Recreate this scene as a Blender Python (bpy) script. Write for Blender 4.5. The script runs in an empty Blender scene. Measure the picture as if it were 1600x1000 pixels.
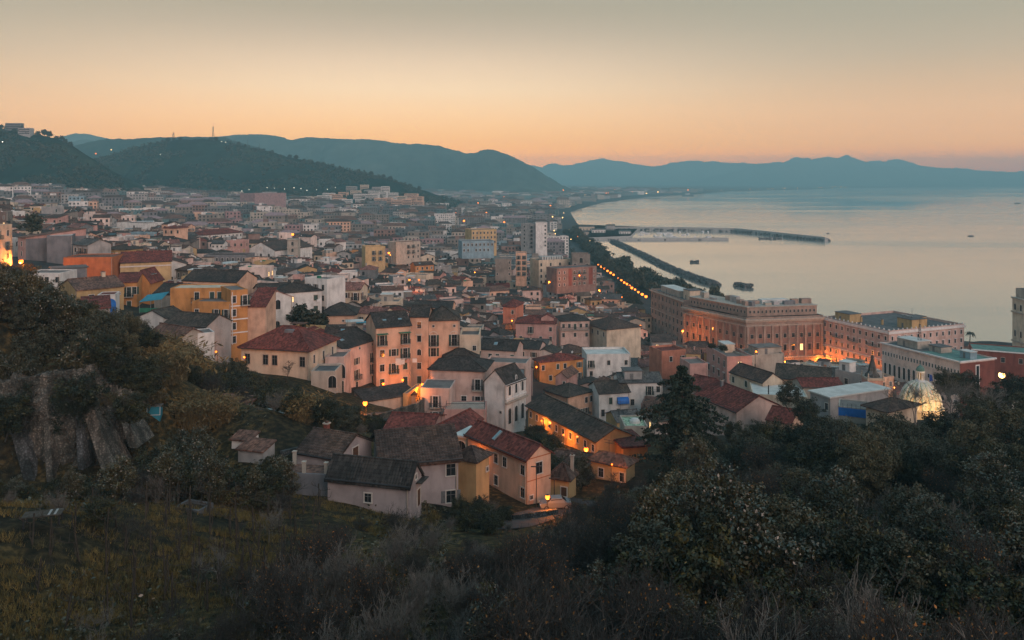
import bpy, math, random
import numpy as np
from mathutils import Matrix, Vector

scene = bpy.context.scene
COL = scene.collection
R = math.radians
rng = random.Random(7)

# ------------------------------------------------------------------ camera
F, HY, CZ = 1256.0, 279.0, 90.0          # focal length (in 1600ths of the frame), eye-level row, eye height in metres
cam_d = bpy.data.cameras.new('camera')
cam = bpy.data.objects.new('camera', cam_d)
COL.objects.link(cam)
cam.location = (0, 0, CZ)
cam.rotation_euler = (R(90), 0, 0)
cam_d.sensor_width = 36.0
cam_d.lens = 36.0 * F / 1600.0
cam_d.shift_y = -(500.0 - HY) / 1600.0
cam_d.clip_start = 0.5
cam_d.clip_end = 40000
scene.camera = cam

# ------------------------------------------------------------------ air, sky, sun
SIGMA = 2.0e-4          # haze per metre
HTOP = 382.0            # top of the haze layer
HCOL = (0.115, 0.225, 0.26)   # brightness the haze reaches over a long way (for the sky's own brightness behind it)

def lin(c):
    return tuple(((v / 255.0) / 12.92 if v <= 10 else (((v / 255.0) + 0.055) / 1.055) ** 2.4) for v in c)

def sky_node_color(py, srgb):
    e = max((HY - py) / F, 1e-4)
    t = math.exp(-SIGMA * min(11300.0, (HTOP - CZ) / e) * math.sqrt(1 + e * e))
    return tuple(max((c - (1 - t) * h) / t, 0.01) for c, h in zip(lin(srgb), HCOL))

SKY_LEFT = [(0, (168, 162, 144)), (50, (193, 178, 158)), (100, (226, 201, 173)), (140, (240, 211, 176)), (180, (244, 202, 158)),
            (210, (241, 190, 140)), (230, (236, 179, 130)), (248, (229, 170, 127)), (268, (215, 158, 124))]
SKY_RIGHT = [(0, (166, 164, 148)), (50, (174, 167, 149)), (100, (188, 173, 152)), (140, (206, 178, 150)), (180, (218, 180, 147)),
             (210, (217, 174, 140)), (230, (212, 168, 134)), (248, (195, 152, 127)), (268, (180, 142, 124))]
SKY_GAIN = 14.0

def build_world():
    w = bpy.data.worlds.new('World')
    scene.world = w
    w.use_nodes = True
    nt = w.node_tree
    N, L = nt.nodes, nt.links
    N.clear()
    out = N.new('ShaderNodeOutputWorld')
    bg = N.new('ShaderNodeBackground')
    tc = N.new('ShaderNodeTexCoord')
    sep = N.new('ShaderNodeSeparateXYZ')
    L.new(tc.outputs['Generated'], sep.inputs[0])
    high = [(0.30, (0.38, 0.40, 0.36)), (0.5, (0.30, 0.46, 0.53)), (0.9, (0.25, 0.52, 0.67))]

    def ramp(stops, lowc, upper):
        r = N.new('ShaderNodeValToRGB')
        r.color_ramp.interpolation = 'LINEAR'
        pts = [(-0.2, lowc), (-0.01, lowc)]
        ys = [p for p, _ in stops]
        for py in list(range(276, 200, -8)) + list(range(196, -1, -18)):
            cc = [float(np.interp(py, ys, [c[k] for _, c in stops])) for k in range(3)]
            pts.append((math.sin(math.atan((HY - py) / F)), sky_node_color(py, cc)))
        pts += upper
        el = r.color_ramp.elements
        while len(el) > 1:
            el.remove(el[-1])
        for k, (p, c) in enumerate(pts):
            e = el[0] if k == 0 else el.new((p + 1) / 2)
            e.position = (p + 1) / 2
            e.color = (*[v / SKY_GAIN for v in c], 1)
        m = N.new('ShaderNodeMath'); m.operation = 'MULTIPLY_ADD'
        m.inputs[1].default_value = 0.5; m.inputs[2].default_value = 0.5
        L.new(sep.outputs[2], m.inputs[0])
        L.new(m.outputs[0], r.inputs[0])
        return r
    low = (0.05, 0.055, 0.055)
    a = ramp(SKY_LEFT, low, high)
    b = ramp(SKY_RIGHT, low, high)
    west = [(0, (205, 170, 170)), (60, (212, 172, 168)), (140, (214, 165, 160)), (210, (200, 155, 155)), (272, (170, 140, 150))]
    c = ramp([(p, s) for p, s in west], low, [(0.30, (0.46, 0.42, 0.42)), (0.5, (0.34, 0.46, 0.53)), (0.9, (0.25, 0.52, 0.67))])

    def rng_map(socket, lo, hi):
        m = N.new('ShaderNodeMapRange'); m.interpolation_type = 'SMOOTHSTEP'
        m.inputs['From Min'].default_value = lo; m.inputs['From Max'].default_value = hi
        L.new(socket, m.inputs['Value'])
        return m.outputs[0]
    def mix(fac, s1, s2):
        m = N.new('ShaderNodeMix'); m.data_type = 'RGBA'
        L.new(fac, m.inputs[0]); L.new(s1, m.inputs[6]); L.new(s2, m.inputs[7])
        return m.outputs[2]
    off = N.new('ShaderNodeMath'); off.operation = 'ADD'; off.inputs[1].default_value = 0.12
    L.new(sep.outputs[0], off.inputs[0])
    dist = N.new('ShaderNodeMath'); dist.operation = 'ABSOLUTE'
    L.new(off.outputs[0], dist.inputs[0])
    east = mix(rng_map(dist.outputs[0], 0.02, 0.60), a.outputs[0], b.outputs[0])
    allc = mix(rng_map(sep.outputs[1], 0.45, -0.6), east, c.outputs[0])
    # the physical dawn sky, a little of it over the graded one
    nis = N.new('ShaderNodeTexSky'); nis.sky_type = 'NISHITA'; nis.sun_disc = False
    nis.sun_elevation = R(1.0); nis.sun_rotation = R(-25)
    sc = N.new('ShaderNodeMix'); sc.data_type = 'RGBA'; sc.blend_type = 'ADD'
    sc.inputs[0].default_value = 0.0006
    L.new(allc, sc.inputs[6]); L.new(nis.outputs[0], sc.inputs[7])
    L.new(sc.outputs[2], bg.inputs[0])
    bg.inputs[1].default_value = SKY_GAIN
    L.new(bg.outputs[0], out.inputs[0])

build_world()

sun_d = bpy.data.lights.new('sun', 'SUN')
sun = bpy.data.objects.new('sun', sun_d)
COL.objects.link(sun)
sun_d.energy = 2.7
sun_d.angle = R(50)
sun_d.color = (1.0, 0.73, 0.63)
sun.rotation_euler = Vector((-0.50, 0.87, -0.27)).to_track_quat('-Z', 'Y').to_euler()

scene.render.engine = 'CYCLES'
scene.cycles.use_denoising = True
scene.cycles.max_bounces = 4
scene.cycles.diffuse_bounces = 2
scene.cycles.glossy_bounces = 2
scene.cycles.transparent_max_bounces = 4
scene.cycles.volume_bounces = 0
scene.cycles.sample_clamp_indirect = 3.0
scene.view_settings.view_transform = 'Standard'
scene.view_settings.look = 'None'
scene.view_settings.exposure = 0.0
scene.view_settings.gamma = 1.0
scene.view_settings.use_curve_mapping = False

# ------------------------------------------------------------------ materials
MATS = {}

def new_mat(name):
    m = bpy.data.materials.new(name)
    m.use_nodes = True
    nt = m.node_tree
    b = nt.nodes['Principled BSDF']
    return m, nt, b

def noise(nt, scale, detail=3, coord=None, rough=0.55):
    n = nt.nodes.new('ShaderNodeTexNoise')
    n.inputs['Scale'].default_value = scale
    n.inputs['Detail'].default_value = detail
    n.inputs['Roughness'].default_value = rough
    if coord is not None:
        nt.links.new(coord, n.inputs['Vector'])
    return n

def coord(nt, kind='Object', scale=None):
    tc = nt.nodes.new('ShaderNodeTexCoord')
    if kind == 'World':
        g = nt.nodes.new('ShaderNodeNewGeometry'); s = g.outputs['Position']
    else:
        s = tc.outputs[kind]
    if scale:
        mp = nt.nodes.new('ShaderNodeMapping')
        mp.inputs['Scale'].default_value = scale
        nt.links.new(s, mp.inputs['Vector'])
        s = mp.outputs[0]
    return s

def ramp2(nt, fac, stops):
    r = nt.nodes.new('ShaderNodeValToRGB')
    el = r.color_ramp.elements
    while len(el) > 1:
        el.remove(el[-1])
    for k, (p, c) in enumerate(stops):
        e = el[0] if k == 0 else el.new(p)
        e.position = p
        e.color = (*c, 1)
    nt.links.new(fac, r.inputs[0])
    return r.outputs[0]

def mixc(nt, fac, a, b, blend='MIX'):
    m = nt.nodes.new('ShaderNodeMix'); m.data_type = 'RGBA'; m.blend_type = blend
    for s, k in ((fac, 0), (a, 6), (b, 7)):
        if isinstance(s, (int, float)):
            m.inputs[k].default_value = s
        elif isinstance(s, tuple):
            m.inputs[k].default_value = (*s, 1) if len(s) == 3 else s
        else:
            nt.links.new(s, m.inputs[k])
    return m.outputs[2]

def bump(nt, b, height, strength, dist=0.05):
    n = nt.nodes.new('ShaderNodeBump')
    n.inputs['Strength'].default_value = strength
    n.inputs['Distance'].default_value = dist
    nt.links.new(height, n.inputs['Height'])
    nt.links.new(n.outputs[0], b.inputs['Normal'])

def sc(c, k):
    return tuple(v * k for v in c)

def wall_mat(name, c, dirt=1.0):
    m, nt, b = new_mat('plaster_' + name)
    w = coord(nt, 'World')
    st = coord(nt, 'World', (0.8, 0.8, 0.22))
    n1 = noise(nt, 0.35, 4, w)
    n2 = noise(nt, 1.0, 4, st)
    k = ramp2(nt, n1.outputs[0], [(0.3, sc(c, 0.74)), (0.5, c), (0.7, sc(c, 1.12))])
    grime = ramp2(nt, n2.outputs[0], [(0.45, (1, 1, 1)), (0.70, (1 - .26 * dirt, 1 - .25 * dirt, 1 - .24 * dirt))])
    col = mixc(nt, 1.0, k, grime, 'MULTIPLY')
    nt.links.new(col, b.inputs['Base Color'])
    b.inputs['Roughness'].default_value = 0.9
    b.inputs['Specular IOR Level'].default_value = 0.2
    bump(nt, b, noise(nt, 6, 3, w).outputs[0], 0.25, 0.03)
    MATS[name] = m
    return m

def tile_mat(name, c, pitch=0.32):
    """Clay tiles: courses of curved tiles run down the slope, single tiles differ in tone, lichen in patches."""
    m, nt, b = new_mat('roof_' + name)
    o = coord(nt, 'Object')
    sep = nt.nodes.new('ShaderNodeSeparateXYZ'); nt.links.new(o, sep.inputs[0])
    g = nt.nodes.new('ShaderNodeNewGeometry')
    tcn = nt.nodes.new('ShaderNodeTexCoord')
    sn = nt.nodes.new('ShaderNodeSeparateXYZ'); nt.links.new(tcn.outputs['Normal'], sn.inputs[0])
    ax = nt.nodes.new('ShaderNodeMath'); ax.operation = 'ABSOLUTE'; nt.links.new(sn.outputs[0], ax.inputs[0])
    ay = nt.nodes.new('ShaderNodeMath'); ay.operation = 'ABSOLUTE'; nt.links.new(sn.outputs[1], ay.inputs[0])
    gt = nt.nodes.new('ShaderNodeMath'); gt.operation = 'GREATER_THAN'
    nt.links.new(ax.outputs[0], gt.inputs[0]); nt.links.new(ay.outputs[0], gt.inputs[1])
    mx = nt.nodes.new('ShaderNodeMix'); mx.data_type = 'FLOAT'
    nt.links.new(gt.outputs[0], mx.inputs[0]); nt.links.new(sep.outputs[0], mx.inputs[2]); nt.links.new(sep.outputs[1], mx.inputs[3])
    my = nt.nodes.new('ShaderNodeMix'); my.data_type = 'FLOAT'
    nt.links.new(gt.outputs[0], my.inputs[0]); nt.links.new(sep.outputs[1], my.inputs[2]); nt.links.new(sep.outputs[0], my.inputs[3])
    def cell(sock, p):
        d = nt.nodes.new('ShaderNodeMath'); d.operation = 'DIVIDE'; d.inputs[1].default_value = p
        nt.links.new(sock, d.inputs[0]); return d.outputs[0]
    u, v = cell(mx.outputs[0], pitch), cell(my.outputs[0], pitch * 1.3)
    fu = nt.nodes.new('ShaderNodeMath'); fu.operation = 'FLOOR'; nt.links.new(u, fu.inputs[0])
    fv = nt.nodes.new('ShaderNodeMath'); fv.operation = 'FLOOR'; nt.links.new(v, fv.inputs[0])
    cb = nt.nodes.new('ShaderNodeCombineXYZ'); nt.links.new(fu.outputs[0], cb.inputs[0]); nt.links.new(fv.outputs[0], cb.inputs[1])
    wn = nt.nodes.new('ShaderNodeTexWhiteNoise'); wn.noise_dimensions = '3D'; nt.links.new(cb.outputs[0], wn.inputs['Vector'])
    per = ramp2(nt, wn.outputs['Value'], [(0.0, sc(c, 0.55)), (0.5, c), (1.0, sc(c, 1.6))])
    n1 = noise(nt, 0.3, 5, coord(nt, 'World'))
    pat = ramp2(nt, n1.outputs[0], [(0.32, (0.62, 0.66, 0.66)), (0.5, (1, 1, 1)), (0.68, (1.35, 1.25, 1.1))])
    col = mixc(nt, 1.0, per, pat, 'MULTIPLY')
    sw = nt.nodes.new('ShaderNodeMath'); sw.operation = 'FRACT'; nt.links.new(u, sw.inputs[0])
    pp = nt.nodes.new('ShaderNodeMath'); pp.operation = 'PINGPONG'; pp.inputs[1].default_value = 0.5; nt.links.new(u, pp.inputs[0])
    fr = nt.nodes.new('ShaderNodeMath'); fr.operation = 'FRACT'; nt.links.new(v, fr.inputs[0])
    add = nt.nodes.new('ShaderNodeMath'); add.operation = 'ADD'; nt.links.new(pp.outputs[0], add.inputs[0]); nt.links.new(fr.outputs[0], add.inputs[1])
    nt.links.new(col, b.inputs['Base Color'])
    b.inputs['Roughness'].default_value = 0.85
    b.inputs['Specular IOR Level'].default_value = 0.25
    bump(nt, b, add.outputs[0], 0.8, 0.09)
    MATS[name] = m
    return m

def plain_mat(name, c, rough=0.7, var=0.25, scale=1.0, metal=0.0, spec=0.3):
    m, nt, b = new_mat(name)
    n = noise(nt, scale, 4, coord(nt, 'World'))
    col = ramp2(nt, n.outputs[0], [(0.3, sc(c, 1 - var)), (0.7, sc(c, 1 + var))])
    nt.links.new(col, b.inputs['Base Color'])
    b.inputs['Roughness'].default_value = rough
    b.inputs['Metallic'].default_value = metal
    b.inputs['Specular IOR Level'].default_value = spec
    MATS[name] = m
    return m

def emit_mat(name, c, strength):
    m, nt, b = new_mat(name)
    b.inputs['Base Color'].default_value = (*sc(c, 0.5), 1)
    b.inputs['Emission Color'].default_value = (*c, 1)
    b.inputs['Emission Strength'].default_value = strength
    MATS[name] = m
    return m

WALLS = {
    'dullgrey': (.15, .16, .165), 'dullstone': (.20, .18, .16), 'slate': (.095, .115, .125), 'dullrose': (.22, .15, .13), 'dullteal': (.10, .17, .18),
    'barnpink': (.37, .31, .30), 'hotelpink': (.53, .375, .325),
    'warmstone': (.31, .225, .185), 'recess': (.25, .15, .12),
    'pink': (.53, .385, .335), 'rose': (.46, .27, .235), 'salmon': (.60, .38, .27), 'palepink': (.64, .51, .45), 'cream': (.56, .46, .35), 'ochre': (.44, .30, .15), 'orange': (.50, .235, .085),
    'white': (.62, .60, .57), 'grey': (.33, .32, .31), 'terracotta': (.40, .14, .06), 'yellow': (.49, .345, .18),
    'brickred': (.19, .062, .048), 'blue': (.22, .32, .37), 'stone': (.38, .34, .29), 'darkgrey': (.17, .17, .18), 'coral': (.44, .18, .12), 'mauve': (.30, .2, .2),
}
for k, c in WALLS.items():
    wall_mat(k, c)
ROOFS = {
    'darktile': (.040, .034, .031), 'browntile': (.070, .045, .037), 'redtile': (.125, .036, .029), 'claytile': (.135, .070, .052), 'greytile': (.075, .073, .072), 'mosstile': (.056, .044, .036),
    'palegreen': (.26, .34, .24), 'rosetile': (.18, .085, .072),
}
for k, c in ROOFS.items():
    tile_mat(k, c)
plain_mat('terrace', (.15, .13, .12), .9, .3, .5)
plain_mat('paleroof', (.50, .49, .46), .8, .2, .4)
plain_mat('asphaltroof', (.10, .10, .10), .9, .35, .5)
plain_mat('greenroof', (.10, .19, .165), .8, .3, .5)
plain_mat('trim', (.52, .47, .42), .8, .15, 1)
plain_mat('whitetrim', (.62, .60, .58), .8, .12, 1)
plain_mat('stonetrim', (.36, .30, .25), .85, .2, 1)
plain_mat('shutter_green', (.03, .055, .045), .6, .3, 3)
plain_mat('shutter_brown', (.10, .05, .03), .6, .3, 3)
plain_mat('shutter_grey', (.14, .14, .14), .6, .3, 3)
plain_mat('iron', (.03, .03, .033), .5, .3, 3)
plain_mat('metal', (.35, .36, .37), .4, .2, 2, 0.6)
plain_mat('concrete', (.30, .29, .28), .9, .25, .8)
plain_mat('asphalt', (.05, .05, .052), .9, .3, .6)
plain_mat('awning_blue', (.03, .20, .27), .7, .2, 1)
plain_mat('awning_green', (.03, .16, .10), .7, .2, 1)
plain_mat('tarp_blue', (.02, .14, .45), .5, .2, 1)
plain_mat('cloth_white', (.62, .60, .58), .9, .1, 1)
plain_mat('bark', (.060, .048, .038), .95, .4, 3)
plain_mat('pale_bark', (.125, .115, .10), .95, .4, 3)
plain_mat('rock', (.075, .075, .075), .95, .5, .3)
plain_mat('boat_white', (.6, .6, .6), .4, .1, 1)
plain_mat('boat_dark', (.05, .05, .06), .5, .1, 1)
m, nt, b = new_mat('glass_dark')
b.inputs['Base Color'].default_value = (.018, .02, .022, 1); b.inputs['Roughness'].default_value = .12
b.inputs['Specular IOR Level'].default_value = .5
MATS['glass'] = m
m, nt, b = new_mat('skylight_glass')
b.inputs['Base Color'].default_value = (.16, .24, .27, 1); b.inputs['Roughness'].default_value = .15
MATS['skyglass'] = m
emit_mat('lit', (1.0, .62, .25), 2.0)
emit_mat('lamp_orange', (1.0, .21, .02), 4.5)
emit_mat('lamp_warm', (1.0, .55, .18), 7.0)
emit_mat('lamp_white', (1.0, .92, .75), 6.0)
M = MATS

# ------------------------------------------------------------------ mesh helpers
class MB:
    """Collects faces with a material each; one build() makes one mesh."""
    def __init__(s):
        s.v, s.f, s.m = [], [], []
    def add(s, vs, fs, mat):
        o = len(s.v)
        s.v.extend(vs)
        for f in fs:
            s.f.append(tuple(i + o for i in f)); s.m.append(mat)
    def box(s, x0, x1, y0, y1, z0, z1, mat, top=None, bottom=True):
        vs = [(x0, y0, z0), (x1, y0, z0), (x1, y1, z0), (x0, y1, z0), (x0, y0, z1), (x1, y0, z1), (x1, y1, z1), (x0, y1, z1)]
        s.add(vs, [(0, 1, 5, 4), (1, 2, 6, 5), (2, 3, 7, 6), (3, 0, 4, 7)], mat)
        s.add(vs[4:], [(0, 1, 2, 3)], top or mat)
        if bottom:
            s.add(vs[:4], [(3, 2, 1, 0)], mat)
    def tube(s, a, b, r0, r1, mat, n=6):
        a, b = Vector(a), Vector(b)
        d = (b - a)
        if d.length < 1e-6:
            return
        d.normalize()
        u = d.orthogonal().normalized(); w = d.cross(u)
        vs = []
        for p, r in ((a, r0), (b, r1)):
            for k in range(n):
                t = 2 * math.pi * k / n
                vs.append(tuple(p + u * (math.cos(t) * r) + w * (math.sin(t) * r)))
        fs = [(k, (k + 1) % n, n + (k + 1) % n, n + k) for k in range(n)]
        fs.append(tuple(range(n, 2 * n))); fs.append(tuple(range(n - 1, -1, -1)))
        s.add(vs, fs, mat)
    def lathe(s, prof, n, mat, cx=0, cy=0):
        vs, fs = [], []
        for r, z in prof:
            for k in range(n):
                t = 2 * math.pi * k / n
                vs.append((cx + r * math.cos(t), cy + r * math.sin(t), z))
        for i in range(len(prof) - 1):
            for k in range(n):
                a, b = i * n + k, i * n + (k + 1) % n
                fs.append((a, b, b + n, a + n))
        fs.append(tuple((len(prof) - 1) * n + k for k in range(n)))
        s.add(vs, fs, mat)
    def merge(s, o, mat4):
        off = len(s.v)
        s.v.extend(tuple(mat4 @ Vector(p)) for p in o.v)
        s.f.extend(tuple(i + off for i in f) for f in o.f)
        s.m.extend(o.m)
    def mesh(s, name):
        me = bpy.data.meshes.new(name)
        me.from_pydata(s.v, [], s.f)
        keys = []
        idx = []
        look = {}
        for k in s.m:
            if k not in look:
                look[k] = len(keys); keys.append(k)
            idx.append(look[k])
        for k in keys:
            me.materials.append(MATS[k])
        me.polygons.foreach_set('material_index', idx)
        me.update()
        return me

def np_mesh(name, verts, faces, mat, smooth=False, mats=None, mi=None):
    """verts (n,3), faces (m,k): fast."""
    me = bpy.data.meshes.new(name)
    verts = np.asarray(verts, dtype=np.float32); faces = np.asarray(faces, dtype=np.int32)
    n, k = faces.shape
    me.vertices.add(len(verts)); me.vertices.foreach_set('co', verts.ravel())
    me.loops.add(n * k); me.loops.foreach_set('vertex_index', faces.ravel())
    me.polygons.add(n); me.polygons.foreach_set('loop_start', np.arange(0, n * k, k, dtype=np.int32))
    for q in (mats or [mat]):
        me.materials.append(MATS[q])
    if mi is not None:
        me.polygons.foreach_set('material_index', np.asarray(mi, dtype=np.int32))
    if smooth:
        me.polygons.foreach_set('use_smooth', np.ones(n, dtype=bool))
    me.update(calc_edges=True)
    return me

def link(name, data, parent=None, loc=None, rz=0.0):
    o = bpy.data.objects.new(name, data)
    COL.objects.link(o)
    if parent is not None:
        o.parent = parent
    if loc is not None:
        o.location = loc
    if rz:
        o.rotation_euler = (0, 0, rz)
    return o

def tag(o, label=None, cat=None, group=None, kind=None):
    if label: o['label'] = label
    if cat: o['category'] = cat
    if group: o['group'] = group
    if kind: o['kind'] = kind
    return o

# ------------------------------------------------------------------ the lie of the land
def ray(px, py, Y):
    """The point at distance Y straight ahead that the photograph shows at px, py."""
    return ((px - 800.0) * Y / F, Y, CZ - (py - HY) * Y / F)

def proj(x, y, z):
    return (800 + F * x / y, HY + F * (CZ - z) / y)

CP = [(0, -30, 93), (-40, -20, 90), (40, -20, 90), (0, 0, 84), (0, 15, 75), (-20, 15, 75), (25, 15, 75), (0, 30, 69), (-30, 38, 65), (35, 40, 66), (60, 60, 59), (40, 75, 56.5), (90, 60, 60),
      (140, 110, 52), (-100, 60, 72), (-70, 30, 74), (-100, -20, 92), (100, -20, 92), (140, 255, 13), (120, 200, 22), (88, 200, 25), (150, 180, 34),
      (-45, 93, 54), (-58, 93, 54), (-72, 93, 55), (-58, 86, 55.5), (-50, 107, 65.5), (-34, 108, 58.5), (-75, 109, 67), (60, 500, 11), (80, 650, 6), (80, 900, 5), (90, 1300, 4), (100, 2000, 4), (0, 400, 20), (0, 500, 16), (0, 650, 12), (0, 850, 9),
      (0, 1200, 8), (0, 2000, 9), (0, 3000, 14), (0, 4500, 25), (-140, 450, 44), (-200, 500, 47), (-315, 660, 42), (-300, 1000, 34), (-150, 700, 27), (-150, 1000, 17), (-600, 1000, 60),
      (-600, 1500, 50), (-300, 1500, 26), (-900, 1600, 58), (-1200, 2500, 60), (-600, 2500, 30), (-1500, 4000, 60), (-260, 330, 64), (-300, 260, 75), (-400, 400, 85),
      (800, 4500, 12), (2500, 7000, 6), (4000, 9000, 5), (0, 8000, 25), (2000, 9500, 15), (-3000, 8000, 60), (7000, 9500, 6), (0, 11000, 25), (7000, 11400, 10), (-5000, 11000, 60), (-6000, 5000, 120), (-2500, 1500, 160),
      (85, 330, 11), (100, 400, 9), (150, 330, 10), (180, 300, 11), (5, 330, 25), (5, 300, 27), (5, 240, 30.5), (300, 300, 8), (300, 200, 20), (400, 100, 40), (60, 280, 16)]
for q in [(200, 850, 62), (400, 850, 68), (300, 790, 78), (100, 950, 52), (20, 800, 60), (600, 800, 88), (600, 900, 55), (824, 792, 104), (820, 830, 90), (900, 790, 105), (985, 762, 115),
          (1100, 760, 110), (1400, 692, 120), (1590, 690, 110), (715, 672, 160), (547, 612, 170), (600, 606, 178), (483, 596, 152), (340, 567, 178), (434, 502, 205), (230, 486, 205), (120, 472, 185),
          (40, 447, 200), (40, 406, 260), (-100, 402, 260), (888, 657, 200), (842, 597, 240), (1140, 680, 165), (60, 482, 120), (200, 520, 140), (20, 445, 125), (280, 602, 130), (300, 682, 105),
          (400, 652, 125), (350, 722, 100), (-80, 505, 100), (900, 690, 150), (1300, 655, 190), (1400, 655, 165), (790, 680, 150), (650, 660, 150), (570, 655, 140), (480, 660, 128)]:
    CP.append(ray(*q))
_P = np.array(CP, dtype=float)
def _phi(r):
    return np.sqrt(r * r + 36.0)
_A = np.zeros((len(_P) + 3, len(_P) + 3))
_d = np.hypot(_P[:, None, 0] - _P[None, :, 0], _P[:, None, 1] - _P[None, :, 1])
_A[:len(_P), :len(_P)] = _phi(_d) + np.eye(len(_P)) * -0.6
_A[:len(_P), len(_P)] = 1; _A[len(_P), :len(_P)] = 1
_A[:len(_P), len(_P) + 1] = _P[:, 0] / 1000; _A[len(_P) + 1, :len(_P)] = _P[:, 0] / 1000
_A[:len(_P), len(_P) + 2] = _P[:, 1] / 1000; _A[len(_P) + 2, :len(_P)] = _P[:, 1] / 1000
_W = np.linalg.solve(_A, np.concatenate([_P[:, 2], [0, 0, 0]]))

SHORE = np.array([(900, 290), (520, 375), (360, 408), (250, 436), (182, 470), (146, 530), (126, 610), (117, 690), (106, 1000), (108, 1165), (124, 1600), (150, 2170), (330, 3000), (640, 3900), (1500, 5600), (3300, 7800), (5600, 9000), (9500, 9700)], float)

def shore_dist(x, y):
    """Signed distance to the shore, inland positive."""
    x = np.asarray(x, float); y = np.asarray(y, float)
    best = np.full(x.shape, 1e12); sg = np.ones(x.shape)
    for a, b in zip(SHORE[:-1], SHORE[1:]):
        d = b - a
        L2 = d @ d
        t = np.clip(((x - a[0]) * d[0] + (y - a[1]) * d[1]) / L2, 0, 1)
        qx, qy = a[0] + t * d[0], a[1] + t * d[1]
        dd = (x - qx) ** 2 + (y - qy) ** 2
        cr = d[0] * (y - a[1]) - d[1] * (x - a[0])
        upd = dd < best
        sg = np.where(upd, np.where(cr > 0, 1, -1), sg)
        best = np.where(upd, dd, best)
    return np.sqrt(best) * sg

def height(x, y):
    x = np.atleast_1d(np.asarray(x, float)); y = np.atleast_1d(np.asarray(y, float))
    z = np.zeros(x.shape)
    for s in range(0, len(x), 20000):
        xs, ys = x[s:s + 20000], y[s:s + 20000]
        d = np.hypot(xs[:, None] - _P[None, :, 0], ys[:, None] - _P[None, :, 1])
        z[s:s + 20000] = _phi(d) @ _W[:len(_P)] + _W[len(_P)] + _W[len(_P) + 1] * xs / 1000 + _W[len(_P) + 2] * ys / 1000
    sd = shore_dist(x, y)
    z = np.minimum(z, 2.0 + np.maximum(sd, 0) * 0.35)
    z = np.where(sd > 0, np.maximum(z, 1.6), np.maximum(1.6 + sd * 0.25, -4.5))
    return z

def H(x, y):
    return float(height(x, y)[0])

def ground_at(px, py):
    """Where the ground shows at px, py."""
    Y = np.concatenate([np.linspace(8, 600, 900), np.linspace(602, 6000, 1500)])
    X = (px - 800) * Y / F
    z = CZ - (py - HY) * Y / F
    below = np.nonzero(z <= height(X, Y))[0]
    k = below[0] if len(below) else len(Y) - 1
    return X[k], Y[k], H(X[k], Y[k])
# ------------------------------------------------------------------ ground, sea, hills
def ground_material():
    m, nt, b = new_mat('ground')
    w = coord(nt, 'World')
    at = nt.nodes.new('ShaderNodeAttribute'); at.attribute_name = 'paved'
    n1 = noise(nt, 0.09, 5, w); n2 = noise(nt, 1.3, 5, w); n3 = noise(nt, 9, 4, w)
    soil = ramp2(nt, n2.outputs[0], [(0.32, (.012, .011, .008)), (0.5, (.026, .021, .013)), (0.68, (.060, .044, .022))])
    grass = ramp2(nt, n2.outputs[0], [(0.3, (.014, .013, .008)), (0.5, (.042, .032, .014)), (0.66, (.15, .092, .034))])
    near = mixc(nt, ramp2(nt, n1.outputs[0], [(0.42, (0, 0, 0)), (0.58, (1, 1, 1))]), soil, grass)
    town = ramp2(nt, n1.outputs[0], [(0.3, (.03, .03, .032)), (0.7, (.065, .06, .057))])
    col = mixc(nt, at.outputs['Fac'], near, town)
    nt.links.new(col, b.inputs['Base Color'])
    b.inputs['Roughness'].default_value = .95
    b.inputs['Specular IOR Level'].default_value = .1
    bump(nt, b, n3.outputs[0], .6, .15)
    MATS['ground'] = m
ground_material()

def build_ground():
    rs = [2.5]
    while rs[-1] < 11400:
        rs.append(rs[-1] * 1.021 + 0.22)
    rs = np.array(rs)
    th = np.radians(np.concatenate([np.linspace(-100, -46, 28), np.linspace(-44, 44, 300), np.linspace(46, 100, 28)]))
    rr, tt = np.meshgrid(rs, th, indexing='ij')
    x = (rr * np.sin(tt)).ravel(); y = (rr * np.cos(tt)).ravel()
    keep_y = np.maximum(y, -300)
    z = height(x, keep_y)
    k = np.clip(1 - rr.ravel() / 600, 0, 1)
    z += (np.sin(x * .31 + 1.3 * np.sin(y * .17)) * .25 + np.sin(x * .83 + y * .61) * .12) * k * (rr.ravel() < 190)
    nr, na = len(rs), len(th)
    i, j = np.meshgrid(np.arange(nr - 1), np.arange(na - 1), indexing='ij')
    a = (i * na + j).ravel()
    faces = np.stack([a, a + 1, a + na + 1, a + na], 1)[:, ::-1]
    me = np_mesh('ground', np.stack([x, keep_y, z], 1), faces, 'ground', True)
    at = me.attributes.new('paved', 'FLOAT', 'POINT')
    pv = np.clip((y - 150 + x * 0.25) / 60, 0, 1)
    pv = np.where((x < -60) & (y < 175), 0, pv)
    at.data.foreach_set('value', pv.astype(np.float32))
    tag(link('ground', me), 'dark slope running down from the viewpoint to the town and the plain', kind='structure')
build_ground()

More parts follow.
